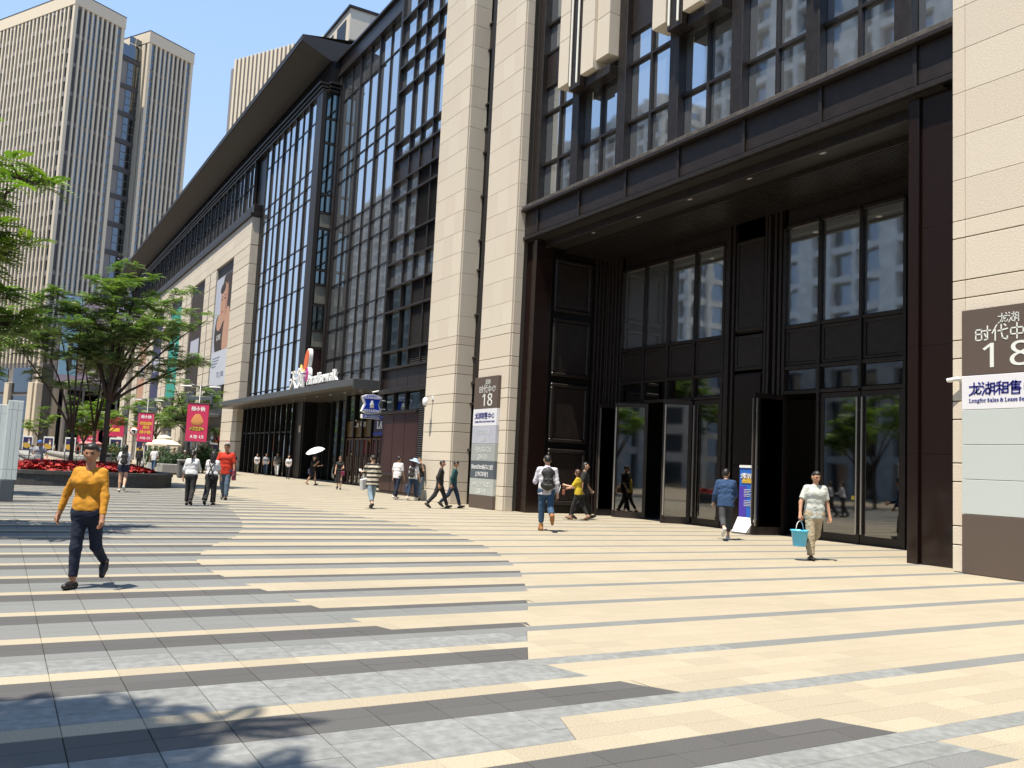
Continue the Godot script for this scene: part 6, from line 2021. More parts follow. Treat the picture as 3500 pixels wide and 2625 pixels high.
func person(o: Dictionary) -> Dictionary:
	var H: float = o.h
	var cell: float = o.get("cell", 0.024)
	var fem: bool = o.get("fem", false)
	var fat: float = o.get("fat", 1.0)
	var yaw: float = deg_to_rad(o.yaw)
	var root := thing("person", Vector3(o.at.x, 0, o.at.y), o.label, "person", o.get("group", ""), yaw, true)
	var skin: Material = M[o.get("skin", "skin")]
	var leg: Array = o.get("leg", [10, 6, -12, 30])   # left thigh, left knee, right thigh, right knee
	var arm: Array = o.get("arm", [[8, 8, 15], [-8, 8, 15]])   # forward, outward, elbow (and inward) of the left and right arm
	var lean := deg_to_rad(o.get("lean", 3.0))
	# legs
	var hipx := 0.050 * H
	var feet := []
	var low := 99.0
	var J := []
	for i in 2:
		var sx := 1.0 if i == 0 else -1.0
		var th := deg_to_rad(leg[i * 2])
		var kn := deg_to_rad(leg[i * 2 + 1])
		var hip := Vector3(sx * hipx, 0.52 * H, 0)
		var knee := hip + Vector3(sx * 0.004 * H, -cos(th), sin(th)) * 0.245 * H
		var ank := knee + Vector3(-sx * 0.01, -cos(th - kn), sin(th - kn)) * 0.235 * H
		var pit := clampf((th - kn) * 0.9, -1.1, 0.35)
		var fd := Vector3(sx * 0.12, sin(pit), cos(pit)).normalized()
		var heel := ank - fd * 0.028 * H - Vector3(0, 0.024 * H, 0) * cos(pit)
		var toe := ank + fd * 0.095 * H - Vector3(0, 0.024 * H, 0) * cos(pit)
		low = minf(low, minf(heel.y, toe.y) - 0.02 * H)
		J.append([hip, knee, ank, heel, toe])
	var drop := Vector3(0, -low + o.get("lift", 0.0), 0)
	for j in J:
		for n in 5: j[n] += drop
	var pel := Vector3(0, 0.52 * H, 0) + drop
	var up := Vector3(0, cos(lean), sin(lean))
	var at_up := func(y: float, x := 0.0, z := 0.0) -> Vector3: return pel + up * (y - 0.52) * H + Vector3(x * H, 0, z * H)
	var sh := 0.088 if fem else 0.108
	var A := []
	for i in 2:
		var sx := 1.0 if i == 0 else -1.0
		var q: Array = arm[i]
		var al := deg_to_rad(q[0])
		var be := deg_to_rad(q[1])
		var ga := deg_to_rad(q[2])
		var inn: float = q[3] if q.size() > 3 else 0.0
		var s0: Vector3 = at_up.call(0.803, sx * sh)
		var d0 := Vector3(sx * sin(be), -cos(be) * cos(al), cos(be) * sin(al))
		var el := s0 + d0 * 0.172 * H
		var d1 := Vector3(sx * sin(be) * 0.5 - sx * inn, -cos(be) * cos(al + ga), cos(be) * sin(al + ga)).normalized()
		var wr := el + d1 * 0.142 * H
		var pf := (Vector3(-sx, 0, 0) - d1 * Vector3(-sx, 0, 0).dot(d1)).normalized()
		A.append([s0, el, wr, d1, pf])
	# bones of the body
	var f := fat
	var torso := func(g: float, y0: float) -> Array:
		var t := []
		var w := 0.046 if fem else 0.042
		t.append([at_up.call(0.525, -w), at_up.call(0.525, w), 0.070 * H * f + g, 0.070 * H * f + g, false, 1.12])
		t.append([at_up.call(0.60, -0.030), at_up.call(0.60, 0.030), (0.060 if fem else 0.066) * H * f + g, (0.060 if fem else 0.066) * H * f + g, false, 1.2 / pow(f, 0.5)])
		t.append([at_up.call(0.67, -0.036), at_up.call(0.67, 0.036), (0.060 if fem else 0.067) * H * f + g, (0.060 if fem else 0.067) * H * f + g, false, 1.2])
		t.append([at_up.call(0.745, -0.052, 0.006), at_up.call(0.745, 0.052, 0.006), 0.066 * H + g, 0.066 * H + g, false, 1.15])
		t.append([at_up.call(0.806, -sh * 0.80), at_up.call(0.806, sh * 0.80), 0.033 * H + g * 0.6, 0.033 * H + g * 0.6])
		if fem:
			for sx in [-1.0, 1.0]: t.append([at_up.call(0.73, sx * 0.042, 0.038), at_up.call(0.728, sx * 0.042, 0.044), 0.030 * H + g, 0.028 * H + g])
		return t
	var skinb: Array = torso.call(-0.020, 0.0)
	var lc: float = 0.014 if o.has("legs") and o.legs.get("len", 1.0) > 0.5 else 0.0
	var ac: float = 0.006 if o.has("top") and o.top.get("sleeve", 0.5) > 0.7 else 0.0
	skinb.append([at_up.call(0.80), at_up.call(0.90, 0.0, 0.012), 0.036 * H, 0.030 * H])
	for i in 2:
		var j: Array = J[i]
		skinb.append([j[0], j[1], 0.050 * H * f - lc, 0.033 * H - lc])
		skinb.append([j[1], j[1].lerp(j[2], 0.35), 0.033 * H - lc, 0.034 * H - lc])
		skinb.append([j[1].lerp(j[2], 0.35), j[2], 0.033 * H - lc, 0.020 * H])
		var a: Array = A[i]
		skinb.append([a[0], a[1], 0.028 * H * f - ac, 0.022 * H - ac])
		skinb.append([a[1], a[2], 0.0235 * H - ac, 0.0155 * H])
		skinb.append([a[2], a[2] + a[3] * 0.048 * H, 0.0155 * H, 0.020 * H])
	var bm := skin_mesh(skinb, cell).surface_get_arrays(0)
	var hd: Array = o.get("head", [0, 0])
	var hb := Basis.from_euler(Vector3(deg_to_rad(hd[1]) + lean, deg_to_rad(hd[0]), 0))
	var hc: Vector3 = at_up.call(0.932, 0.0, 0.012)
	var bits := [[bm[Mesh.ARRAY_VERTEX], bm[Mesh.ARRAY_INDEX]], head_grid(hc, hb, H, "", fem)]
	for i in 2: bits.append(finger_tubes(A[i][2], A[i][3], A[i][4], H, o.get("curl", 0.7)))
	put(root, "body", merged(bits), skin)
	# hair
	var hs: String = o.get("hair", "short")
	var hg := head_grid(hc, hb, H, "short" if hs == "tail" else hs, fem)
	var hp := [[hg[0], hg[1]]]
	var hbones := []
	if hs == "tail":
		hbones = [[hc + hb * Vector3(0, 0.02, -0.055) * H, hc + hb * Vector3(0, -0.03, -0.075) * H, 0.018 * H, 0.020 * H], [hc + hb * Vector3(0, -0.03, -0.075) * H, hc + hb * Vector3(0.004, -0.16, -0.07) * H, 0.020 * H, 0.008 * H]]
	elif hs == "bun":
		hbones = [[hc + hb * Vector3(0, 0.0, -0.06) * H, hc + hb * Vector3(0, -0.005, -0.068) * H, 0.024 * H, 0.022 * H]]
	elif hs == "long":
		hbones = [[hc + hb * Vector3(-0.03, -0.01, -0.03) * H, hc + hb * Vector3(-0.028, -0.14, -0.045) * H, 0.030 * H, 0.020 * H], [hc + hb * Vector3(0.03, -0.01, -0.03) * H, hc + hb * Vector3(0.028, -0.14, -0.045) * H, 0.030 * H, 0.020 * H], [hc + hb * Vector3(0, 0, -0.035) * H, hc + hb * Vector3(0, -0.15, -0.05) * H, 0.034 * H, 0.024 * H]]
	elif hs == "bob":
		hbones = [[hc + hb * Vector3(-0.026, 0, -0.018) * H, hc + hb * Vector3(-0.03, -0.06, -0.018) * H, 0.030 * H, 0.024 * H], [hc + hb * Vector3(0.026, 0, -0.018) * H, hc + hb * Vector3(0.03, -0.06, -0.018) * H, 0.030 * H, 0.024 * H], [hc + hb * Vector3(0, 0, -0.03) * H, hc + hb * Vector3(0, -0.065, -0.03) * H, 0.034 * H, 0.028 * H]]
	if hbones.size():
		var hm := skin_mesh(hbones, minf(cell, 0.018), 90.0, 0.006).surface_get_arrays(0)
		hp.append([hm[Mesh.ARRAY_VERTEX], hm[Mesh.ARRAY_INDEX]])
	put(root, "hair", merged(hp), M[o.get("hair_m", "hair_black")])
	# clothes
	if o.has("top"):
		var tp: Dictionary = o.top
		var g: float = tp.get("loose", 0.010)
		var tb: Array = torso.call(g, 0.0)
		var hem: float = tp.get("hem", 0.50)
		tb[0] = [at_up.call(0.58, -0.034), at_up.call(hem, -0.034), 0.070 * H * f + g, 0.074 * H * f + g + tp.get("flare", 0.0), true, 1.15]
		tb.append([at_up.call(0.58, 0.034), at_up.call(hem, 0.034), 0.070 * H * f + g, 0.074 * H * f + g + tp.get("flare", 0.0), true, 1.15])
		tb.append([at_up.call(0.79), at_up.call(tp.get("neck", 0.845)), 0.046 * H, 0.038 * H, true])
		var sl: float = tp.get("sleeve", 0.5)
		for i in 2:
			var a: Array = A[i]
			var u := minf(sl / 0.55, 1.0)
			tb.append([a[0], a[0].lerp(a[1], u), 0.028 * H * f + g * 0.8, lerpf(0.030, 0.025, u) * H + g, u < 1.0])
			if sl > 0.55:
				var w := (sl - 0.55) / 0.45
				tb.append([a[1], a[1].lerp(a[2], w), 0.0265 * H + g * 0.8, lerpf(0.0265, 0.019, w) * H + g * 0.7, true])
		var tint = null
		if tp.has("stripe"):
			var c0: Color = tp.stripe[0]
			var c1: Color = tp.stripe[1]
			tint = func(p: Vector3) -> Color: return c0 if fposmod(p.y / 0.135, 1.0) < 0.5 else c1
		put(root, tp.get("called", "shirt"), skin_mesh(tb, cell, 110.0, tp.get("fold", 0.004), tint), M[tp.m])
	if o.has("legs"):
		var lg: Dictionary = o.legs
		var g: float = lg.get("loose", 0.008)
		var ln: float = lg.get("len", 1.0)
		var lb := [[at_up.call(0.545, -0.040), at_up.call(0.545, 0.040), 0.066 * H * f + g, 0.066 * H * f + g, false, 1.12], [at_up.call(0.51, -0.045), at_up.call(0.51, 0.045), 0.066 * H * f + g, 0.066 * H * f + g, false, 1.1]]
		for i in 2:
			var j: Array = J[i]
			var u := minf(ln / 0.5, 1.0)
			lb.append([j[0], j[0].lerp(j[1], u), 0.052 * H * f + g, lerpf(0.052, 0.036, u) * H + g, u < 1.0])
			if ln > 0.5:
				var w := (ln - 0.5) / 0.5
				lb.append([j[1], j[1].lerp(j[2], w), 0.037 * H + g, lerpf(0.036, 0.026, w) * H + g * lg.get("bell", 1.0), true])
		put(root, lg.get("called", "trousers"), skin_mesh(lb, cell, 110.0, lg.get("fold", 0.004)), M[lg.m])
	if o.has("skirt"):
		var sk: Dictionary = o.skirt
		var sb := [[at_up.call(0.60), at_up.call(sk.hem), 0.066 * H, sk.wide * H, true, 1.25], [at_up.call(0.53, -0.04), at_up.call(0.53, 0.04), 0.072 * H, 0.072 * H, false, 1.1]]
		put(root, "skirt", skin_mesh(sb, cell, 110.0, 0.014), M[sk.m])
	for i in 2:
		var j: Array = J[i]
		var g := 0.006
		var sb := [[j[3], j[3].lerp(j[4], 0.5), 0.023 * H + g, 0.024 * H + g, false], [j[3].lerp(j[4], 0.45), j[4], 0.024 * H + g, 0.017 * H + g]]
		if o.get("boots", false): sb.append([j[2].lerp(j[3], 0.3), j[2] + (j[1] - j[2]).normalized() * 0.05 * H, 0.027 * H + g, 0.028 * H + g, true])
		put(root, "shoe", skin_mesh(sb, minf(cell, 0.02), 90.0), M[o.get("shoes", "shoe_black")])
	var w := root.transform
	return {"node": root, "lh": w * (A[0][2] + A[0][3] * 0.07 * H), "rh": w * (A[1][2] + A[1][3] * 0.07 * H), "back": w * (at_up.call(0.70, 0.0, -0.062)), "fwd": w.basis * Vector3(0, 0, 1), "head": w * hc, "shoulder": w * (at_up.call(0.82)), "hip": w * pel, "w": w}

func backpack(p: Dictionary, size: float, m: Material, label: String) -> void:
	var t := thing("backpack", p.back, label, "backpack", "", atan2(p.fwd.x, p.fwd.z))
	var k := size
	put(t, "bag", skin_mesh([[Vector3(-0.08, -0.15, -0.09) * k, Vector3(0.08, -0.15, -0.09) * k, 0.075 * k, 0.075 * k], [Vector3(-0.075, 0.1, -0.075) * k, Vector3(0.075, 0.1, -0.075) * k, 0.07 * k, 0.07 * k], [Vector3(0, -0.15, -0.09) * k, Vector3(0, 0.13, -0.08) * k, 0.11 * k, 0.09 * k]], 0.016, 60.0, 0.004), m)
	put(t, "pocket", skin_mesh([[Vector3(-0.06, -0.16, -0.165) * k, Vector3(0.06, -0.16, -0.165) * k, 0.04 * k, 0.04 * k], [Vector3(-0.055, -0.04, -0.155) * k, Vector3(0.055, -0.04, -0.155) * k, 0.036 * k, 0.036 * k]], 0.016, 60.0), m)
	for s in [-1.0, 1.0]:
		var st := stool()
		tube(st, [Vector3(s * 0.06 * k, 0.12 * k, -0.05), Vector3(s * 0.085, 0.215, 0.015), Vector3(s * 0.10, 0.20, 0.12), Vector3(s * 0.115, 0.05, 0.165), Vector3(s * 0.12, -0.12, 0.06), Vector3(s * 0.10 * k, -0.17 * k, -0.04)], [0.018, 0.024, 0.024, 0.022, 0.016, 0.012], 8)
		put(t, "strap", done(st), m)
	var h := stool()
	tube(h, [Vector3(-0.03, 0.17 * k, -0.07 * k), Vector3(0, 0.22 * k, -0.07 * k), Vector3(0.03, 0.17 * k, -0.07 * k)], [0.008, 0.009, 0.008], 6)
	put(t, "handle", done(h), m)

func carry_bag(called: String, hand: Vector3, yaw: float, s: Vector3, m: Material, label: String, cat := "bag", tilt := 0.0) -> void:
	var t := thing(called, hand, label, cat, "", deg_to_rad(yaw), true)
	var st := smooth_off(stool())
	cham(st, Vector3(-s.x / 2, -0.1 - s.y, -s.z / 2), Vector3(s.x / 2, -0.1, s.z / 2), 0.015)
	put(t, "bag", done(st), m, Vector3.ZERO, Basis.from_euler(Vector3(0, 0, tilt)))
	for z in [-1.0, 1.0]:
		var h := stool()
		tube(h, [Vector3(-s.x * 0.28, -0.1, z * s.z * 0.4), Vector3(-s.x * 0.16, -0.01, z * 0.012), Vector3(s.x * 0.16, -0.01, z * 0.012), Vector3(s.x * 0.28, -0.1, z * s.z * 0.4)], [0.006, 0.006, 0.006, 0.006], 6)
		put(t, "handle", done(h), m)

func phone(hand: Vector3, yaw: float, label: String, m: Material) -> void:
	var t := thing("phone", hand, label, "phone", "", deg_to_rad(yaw), true)
	put(t, "case", cham_mesh(Vector3(0.075, 0.012, 0.15), 0.005), m, Vector3(0, 0.015, 0.02), Basis.from_euler(Vector3(-0.6, 0, 0)))
	put(t, "screen", box_mesh(Vector3(0.066, 0.002, 0.138)), M.dark_glass, Vector3(0, 0.022, 0.024), Basis.from_euler(Vector3(-0.6, 0, 0)))

func build_people() -> void:
	FOLD.seed = 12
	FOLD.frequency = 0.14
	FOLD.fractal_octaves = 2
	var cl := noise_tex(0.03, 0.80, 1.0, 4, 256, 51)
	var dn := noise_tex(0.05, 0.55, 1.0, 4, 256, 52)
	mat("skin", lin(0.42, 0.235, 0.15), 0.55, 0.0, null, 1.0, true)
	mat("skin_light", lin(0.52, 0.32, 0.22), 0.55, 0.0, null, 1.0, true)
	mat("skin_tan", lin(0.34, 0.175, 0.105), 0.55, 0.0, null, 1.0, true)
	for e in ["skin", "skin_light", "skin_tan"]:
		M[e].subsurf_scatter_enabled = true
		M[e].subsurf_scatter_strength = 0.15
	mat("hair_black", lin(0.012, 0.010, 0.010), 0.5)
	mat("hair_brown", lin(0.075, 0.032, 0.020), 0.5)
	for e in [["c_mustard", 0.60, 0.27, 0.015], ["c_white", 0.72, 0.73, 0.76], ["c_lilac_white", 0.66, 0.66, 0.76], ["c_black", 0.014, 0.014, 0.016], ["c_red", 0.62, 0.035, 0.012], ["c_teal", 0.010, 0.075, 0.080], ["c_yellow", 0.60, 0.44, 0.02], ["c_grey", 0.33, 0.35, 0.40], ["c_mint", 0.50, 0.58, 0.53], ["c_khaki", 0.50, 0.42, 0.29], ["c_navy", 0.018, 0.024, 0.055], ["c_pink", 0.55, 0.16, 0.20], ["c_blue", 0.08, 0.20, 0.52], ["c_olive", 0.16, 0.15, 0.10], ["c_charcoal", 0.045, 0.047, 0.052]]:
		var m := mat(e[0], lin(e[1], e[2], e[3]), 0.85, 0.0, cl, 2.0)
		m.rim_enabled = true
		m.rim = 0.2
	for e in [["d_indigo", 0.010, 0.020, 0.055], ["d_blue", 0.045, 0.115, 0.225], ["d_jacket", 0.035, 0.095, 0.24], ["d_light", 0.32, 0.45, 0.56], ["d_grey", 0.075, 0.082, 0.095], ["d_wash", 0.14, 0.21, 0.30]]:
		mat(e[0], lin(e[1], e[2], e[3]), 0.9, 0.0, dn, 3.0)
	mat("c_mint_white", lin(0.60, 0.64, 0.61), 0.85, 0.0, cl, 2.0)
	mat("c_charcoal_dark", lin(0.020, 0.020, 0.024), 0.85, 0.0, cl, 2.0)
	mat("d_blue_dark", lin(0.022, 0.055, 0.12), 0.9, 0.0, dn, 3.0)
	mat("d_light_blue", lin(0.22, 0.33, 0.46), 0.9, 0.0, dn, 3.0)
	mat("c_stripe", Color.WHITE, 0.85, 0.0, cl, 2.0, true)
	mat("c_print", lin(0.5, 0.5, 0.48), 0.85, 0.0, noise_tex(0.03, 0.02, 1.0, 1, 256, 53, FastNoiseLite.TYPE_CELLULAR), 3.0)
	mat("shoe_black", lin(0.012, 0.011, 0.011), 0.4)
	mat("shoe_white", lin(0.62, 0.62, 0.60), 0.6)
	mat("shoe_tan", lin(0.30, 0.13, 0.045), 0.7)
	mat("shoe_brown", lin(0.16, 0.085, 0.05), 0.6)
	mat("bag_black", lin(0.016, 0.016, 0.018), 0.6)
	mat("bag_brown", lin(0.19, 0.06, 0.035), 0.55)
	mat("bag_navy", lin(0.03, 0.04, 0.085), 0.6)
	mat("bag_wine", lin(0.16, 0.012, 0.045), 0.6)
	mat("bucket_blue", lin(0.10, 0.50, 0.78), 0.35)
	mat("parasol_white", lin(0.80, 0.76, 0.80), 0.7)
	M.parasol_white.backlight_enabled = true
	M.parasol_white.backlight = Color(0.4, 0.35, 0.4)
	# 1 woman in mustard top
	person({"at": Vector2(0.98, -10.48), "yaw": -27, "h": 1.53, "cell": 0.012, "fem": true, "fat": 1.02, "skin": "skin_tan", "leg": [-14, 42, 6, 4], "arm": [[8, 11, 12], [-14, 26, 20]], "head": [8, 8], "hair": "bun",
		"top": {"m": "c_mustard", "sleeve": 0.97, "hem": 0.535, "loose": 0.004, "fold": 0.0040, "neck": 0.812}, "legs": {"m": "d_indigo", "len": 0.93, "loose": 0.004, "fold": 0.0044}, "shoes": "shoe_black", "label": "person in a mustard long-sleeved top and dark jeans striding over the striped slabs"})
	# 2 walker with a black backpack
	var w := person({"at": Vector2(11.8, -18.05), "yaw": 154, "h": 1.84, "cell": 0.017, "skin": "skin_light", "leg": [8, 4, -20, 48], "arm": [[15, 14, 85, 0.35], [-6, 9, 8]], "head": [6, 12],
		"top": {"m": "c_lilac_white", "sleeve": 0.98, "hem": 0.47, "loose": 0.014, "fold": 0.0066, "neck": 0.86}, "legs": {"m": "d_blue", "len": 0.86, "loose": 0.012, "fold": 0.0066}, "shoes": "shoe_tan", "boots": true, "label": "person in a white shirt, blue jeans and tan boots walking towards the entrance"})
	backpack(w, 1.18, M.bag_black, "large black backpack worn over a white shirt")
	# 3, 4 couple at the far jamb
	var y := person({"at": Vector2(15.55, -22.0), "yaw": -140, "h": 1.53, "cell": 0.019, "fem": true, "fat": 1.08, "skin": "skin_light", "leg": [20, 8, -18, 14], "arm": [[30, 10, 70, 0.2], [20, 12, 62, 0.2]], "head": [-10, 0], "hair": "bob", "hair_m": "hair_brown",
		"top": {"m": "c_yellow", "sleeve": 0.5, "hem": 0.50, "loose": 0.018, "fold": 0.0060}, "legs": {"m": "c_black", "len": 0.9, "loose": 0.006}, "shoes": "shoe_brown", "label": "person in a yellow top and black trousers with brown bobbed hair by the jamb"})
	carry_bag("handbag", y.lh + Vector3(0.02, -0.05, 0.03), 60, Vector3(0.22, 0.16, 0.08), M.bag_brown, "small brown leather handbag beside a yellow top", "handbag")
	var pp := thing("leaflet", y.lh + Vector3(-0.12, -0.18, 0.0), "pale printed leaflet held by the person in yellow", "leaflet", "", deg_to_rad(60.0), true)
	put(pp, "sheet", box_mesh(Vector3(0.2, 0.28, 0.004)), M.letter_pale, Vector3.ZERO, Basis.from_euler(Vector3(0.2, 0, 0.5)))
	person({"at": Vector2(15.98, -22.38), "yaw": 62, "h": 1.76, "cell": 0.021, "skin": "skin_light", "leg": [22, 6, -16, 16], "arm": [[18, 6, 20], [-16, 6, 15]], "head": [-8, -4], "fat": 1.08,
		"top": {"m": "c_black", "sleeve": 0.5, "hem": 0.48, "loose": 0.014}, "legs": {"m": "c_black", "len": 0.96, "loose": 0.014}, "shoes": "shoe_black", "label": "person all in black walking past the dark jamb behind the yellow top"})
	# 5 denim jacket
	var d := person({"at": Vector2(15.52, -15.75), "yaw": 143, "h": 1.72, "cell": 0.018, "skin": "skin_light", "leg": [-18, 40, 12, 6], "arm": [[4, 12, 30], [14, 10, 55, 0.1]], "head": [-28, 0], "lean": 6,
		"top": {"m": "d_jacket", "sleeve": 0.97, "hem": 0.46, "loose": 0.022, "fold": 0.0077, "neck": 0.855, "called": "jacket"}, "legs": {"m": "d_grey", "len": 0.86, "loose": 0.008, "fold": 0.0055}, "shoes": "shoe_white", "label": "person in a blue denim jacket and grey jeans beside the blue poster"})
	phone(d.rh, 143, "pale phone in the hand of the person in denim", M.letter_white)
	# 6 man with a bucket
	var b := person({"at": Vector2(13.83, -11.66), "yaw": -24, "h": 1.70, "cell": 0.017, "skin": "skin", "leg": [-14, 40, 6, 4], "arm": [[2, 12, 12], [2, 22, 18]], "head": [6, 14], "curl": 1.1, "fat": 1.05,
		"top": {"m": "c_mint_white", "sleeve": 0.42, "hem": 0.47, "loose": 0.017, "fold": 0.0055, "neck": 0.855}, "legs": {"m": "c_khaki", "len": 0.97, "loose": 0.017, "fold": 0.0072, "bell": 1.5}, "shoes": "shoe_black", "label": "person in a pale polo shirt and khaki trousers carrying a bucket"})
	bucket(b.rh)
	# 7 striped t-shirt
	var s := person({"at": Vector2(10.52, -26.19), "yaw": 178, "h": 1.69, "cell": 0.021, "skin": "skin_light", "leg": [-16, 22, 16, 4], "arm": [[36, 8, 62, 0.1], [8, 14, 40, 0.2]], "head": [14, 22],
		"top": {"m": "c_stripe", "sleeve": 0.6, "hem": 0.43, "loose": 0.026, "fold": 0.0055, "flare": 0.01, "stripe": [Color(0.014, 0.014, 0.016), Color(0.68, 0.62, 0.50)]}, "legs": {"m": "d_light", "len": 0.86, "loose": 0.012}, "shoes": "shoe_black", "label": "person in a black and cream striped t-shirt and light jeans looking at a phone"})
	phone(s.lh, 178, "phone held by the person in stripes", M.letter_white)
	carry_bag("tote_bag", s.hip + Vector3(-0.3, 0.16, 0.02), 40, Vector3(0.36, 0.34, 0.12), M.c_white, "white paper carrier bag beside the striped t-shirt", "bag", 0.15)
	# 8, 9 two men walking together
	person({"at": Vector2(13.25, -26.9), "yaw": 64, "h": 1.66, "cell": 0.022, "skin": "skin", "leg": [24, 6, -22, 18], "arm": [[-24, 8, 30], [-20, 8, 30]], "head": [-6, 4], "fat": 1.1,
		"top": {"m": "c_black", "sleeve": 0.9, "hem": 0.48, "loose": 0.014}, "legs": {"m": "c_charcoal_dark", "len": 0.97, "loose": 0.012}, "shoes": "shoe_black", "label": "person in black shirt and black trousers walking beside a teal shirt"})
	person({"at": Vector2(13.95, -27.25), "yaw": 64, "h": 1.67, "cell": 0.022, "skin": "skin", "leg": [22, 6, -24, 20], "arm": [[-14, 8, 15], [-20, 8, 20]], "head": [0, 26],
		"top": {"m": "c_teal", "sleeve": 0.92, "hem": 0.48, "loose": 0.014}, "legs": {"m": "d_blue_dark", "len": 0.97, "loose": 0.010}, "shoes": "shoe_black", "label": "person in a dark teal shirt and blue jeans looking down while walking"})
	# 10 black t-shirt
	var bt := person({"at": Vector2(15.05, -32.5), "yaw": -34, "h": 1.75, "cell": 0.023, "skin": "skin_light", "leg": [16, 6, -12, 26], "arm": [[50, 4, 118, 0.3], [6, 10, 30]], "head": [10, 8],
		"top": {"m": "c_black", "sleeve": 0.45, "hem": 0.49, "loose": 0.012}, "legs": {"m": "d_light_blue", "len": 0.93, "loose": 0.010}, "shoes": "shoe_black", "label": "person in a black t-shirt and ripped light jeans with a hand at the mouth"})
	phone(bt.rh, -34, "pale blue phone held by the person in a black t-shirt", M.bucket_blue)
	# 11, 12 couple with a sun hat
	person({"at": Vector2(14.15, -32.6), "yaw": 118, "h": 1.72, "cell": 0.023, "skin": "skin", "leg": [10, 4, -12, 14], "arm": [[-4, 8, 14], [6, 8, 14]], "head": [0, 6],
		"top": {"m": "c_white", "sleeve": 0.48, "hem": 0.48, "loose": 0.015}, "legs": {"m": "d_indigo", "len": 0.97, "loose": 0.010}, "shoes": "shoe_white", "label": "person in a white shirt and dark jeans partly behind a companion with a rucksack"})
	var cw := person({"at": Vector2(14.62, -32.1), "yaw": 128, "h": 1.62, "cell": 0.023, "fem": true, "skin": "skin_light", "leg": [-14, 12, 14, 6], "arm": [[4, 10, 20], [8, 10, 18]], "hair": "long", "hair_m": "hair_brown",
		"top": {"m": "c_white", "sleeve": 0.5, "hem": 0.51, "loose": 0.013}, "legs": {"m": "d_blue_dark", "len": 0.92, "loose": 0.005}, "shoes": "shoe_white", "label": "person with long brown hair, white top and blue jeans beside the louvres"})
	backpack(cw, 0.86, M.bag_black, "black rucksack worn by the long-haired person near the louvres")
	sun_hat(cw.head, "pale blue fabric sun visor on the long-haired person near the louvres")
	carry_bag("handbag", cw.lh + Vector3(-0.1, -0.02, 0.02), 40, Vector3(0.3, 0.32, 0.14), M.bag_navy, "navy tote bag carried near the louvred wall", "handbag")
	# 13, 14 by the timber doors
	var bd := person({"at": Vector2(15.15, -42.1), "yaw": -22, "h": 1.64, "cell": 0.026, "fem": true, "skin": "skin_light", "leg": [10, 6, -10, 22], "arm": [[18, 6, 72, 0.2], [10, 9, 16]], "hair": "bob", "hair_m": "hair_brown", "head": [-12, 6],
		"top": {"m": "c_black", "sleeve": 0.18, "hem": 0.56, "loose": 0.008}, "skirt": {"m": "c_black", "hem": 0.20, "wide": 0.135}, "shoes": "shoe_black", "label": "person in a long black dress walking out from the timber doors"})
	carry_bag("handbag", bd.lh + Vector3(0.05, -0.05, 0.0), -22, Vector3(0.2, 0.2, 0.1), M.bag_wine, "wine-red handbag beside a long black dress", "handbag")
	var um := person({"at": Vector2(15.5, -47.4), "yaw": 38, "h": 1.62, "cell": 0.026, "fem": true, "skin": "skin_light", "leg": [16, 6, -14, 18], "arm": [[30, 8, 70], [34, 6, 100, 0.2]], "hair": "bun", "head": [8, 4],
		"top": {"m": "c_black", "sleeve": 0.5, "hem": 0.56, "loose": 0.010}, "skirt": {"m": "c_black", "hem": 0.29, "wide": 0.12}, "shoes": "shoe_brown", "label": "person in a black dress walking under a white parasol"})
	parasol(um.rh)
	carry_bag("handbag", um.hip + Vector3(-0.2, 0.12, 0.12), 38, Vector3(0.26, 0.24, 0.1), M.bag_navy, "dark grey shoulder bag beside the parasol's holder", "handbag")
	# 15-18 by the shop windows
	for e in [[17.5, -58.7, 1.60, true, "c_white", "c_black", "skin_light", "bun", 0.45, "person in a white t-shirt and black trousers by the shop windows"], [18.4, -64.6, 1.74, false, "c_print", "c_white", "skin", "short", 0.5, "person in a black and white patterned shirt and white trousers"], [18.2, -66.9, 1.66, false, "c_grey", "d_blue_dark", "skin", "short", 0.45, "person in a grey-blue polo shirt and dark jeans by the shop windows"], [17.9, -68.4, 1.62, true, "c_white", "c_olive", "skin_light", "long", 0.5, "person in a white blouse and olive trousers near the stone pier"]]:
		person({"at": Vector2(e[0], e[1]), "yaw": -22 + rng.randf_range(-8, 8), "h": e[2], "cell": 0.03, "fem": e[3], "skin": e[6], "hair": e[7], "leg": [12, 6, -10, 20], "arm": [[14, 6, rng.randf_range(20, 80), 0.15], [4, 8, rng.randf_range(15, 70), 0.15]],
			"top": {"m": e[4], "sleeve": e[8], "hem": 0.49, "loose": 0.014}, "legs": {"m": e[5], "len": 0.96, "loose": 0.010}, "shoes": "shoe_black", "label": e[9]})
	person({"at": Vector2(15.6, -66.0), "yaw": -20, "h": 1.6, "cell": 0.03, "fem": true, "hair": "long", "leg": [10, 6, -10, 18], "top": {"m": "c_navy", "sleeve": 0.5, "hem": 0.5}, "legs": {"m": "c_black", "len": 0.95}, "label": "person in navy and black close behind the red polo shirt"})
	# 19 red polo
	var r := person({"at": Vector2(6.75, -29.6), "yaw": -24, "h": 1.83, "cell": 0.021, "skin": "skin_tan", "fat": 1.12, "leg": [12, 6, -10, 26], "arm": [[4, 12, 16], [6, 16, 30]], "head": [-4, 16], "hair": "short",
		"top": {"m": "c_red", "sleeve": 0.46, "hem": 0.46, "loose": 0.018, "fold": 0.0055, "neck": 0.85}, "legs": {"m": "d_wash", "len": 0.97, "loose": 0.014, "fold": 0.0066}, "shoes": "shoe_black", "label": "person in a bright red polo shirt and washed jeans walking across the plaza"})
	carry_bag("shoulder_bag", r.lh + Vector3(0.03, 0.28, -0.12), -24, Vector3(0.1, 0.34, 0.28), M.bag_wine, "dark leather bag hanging at the side of the red polo shirt", "bag")
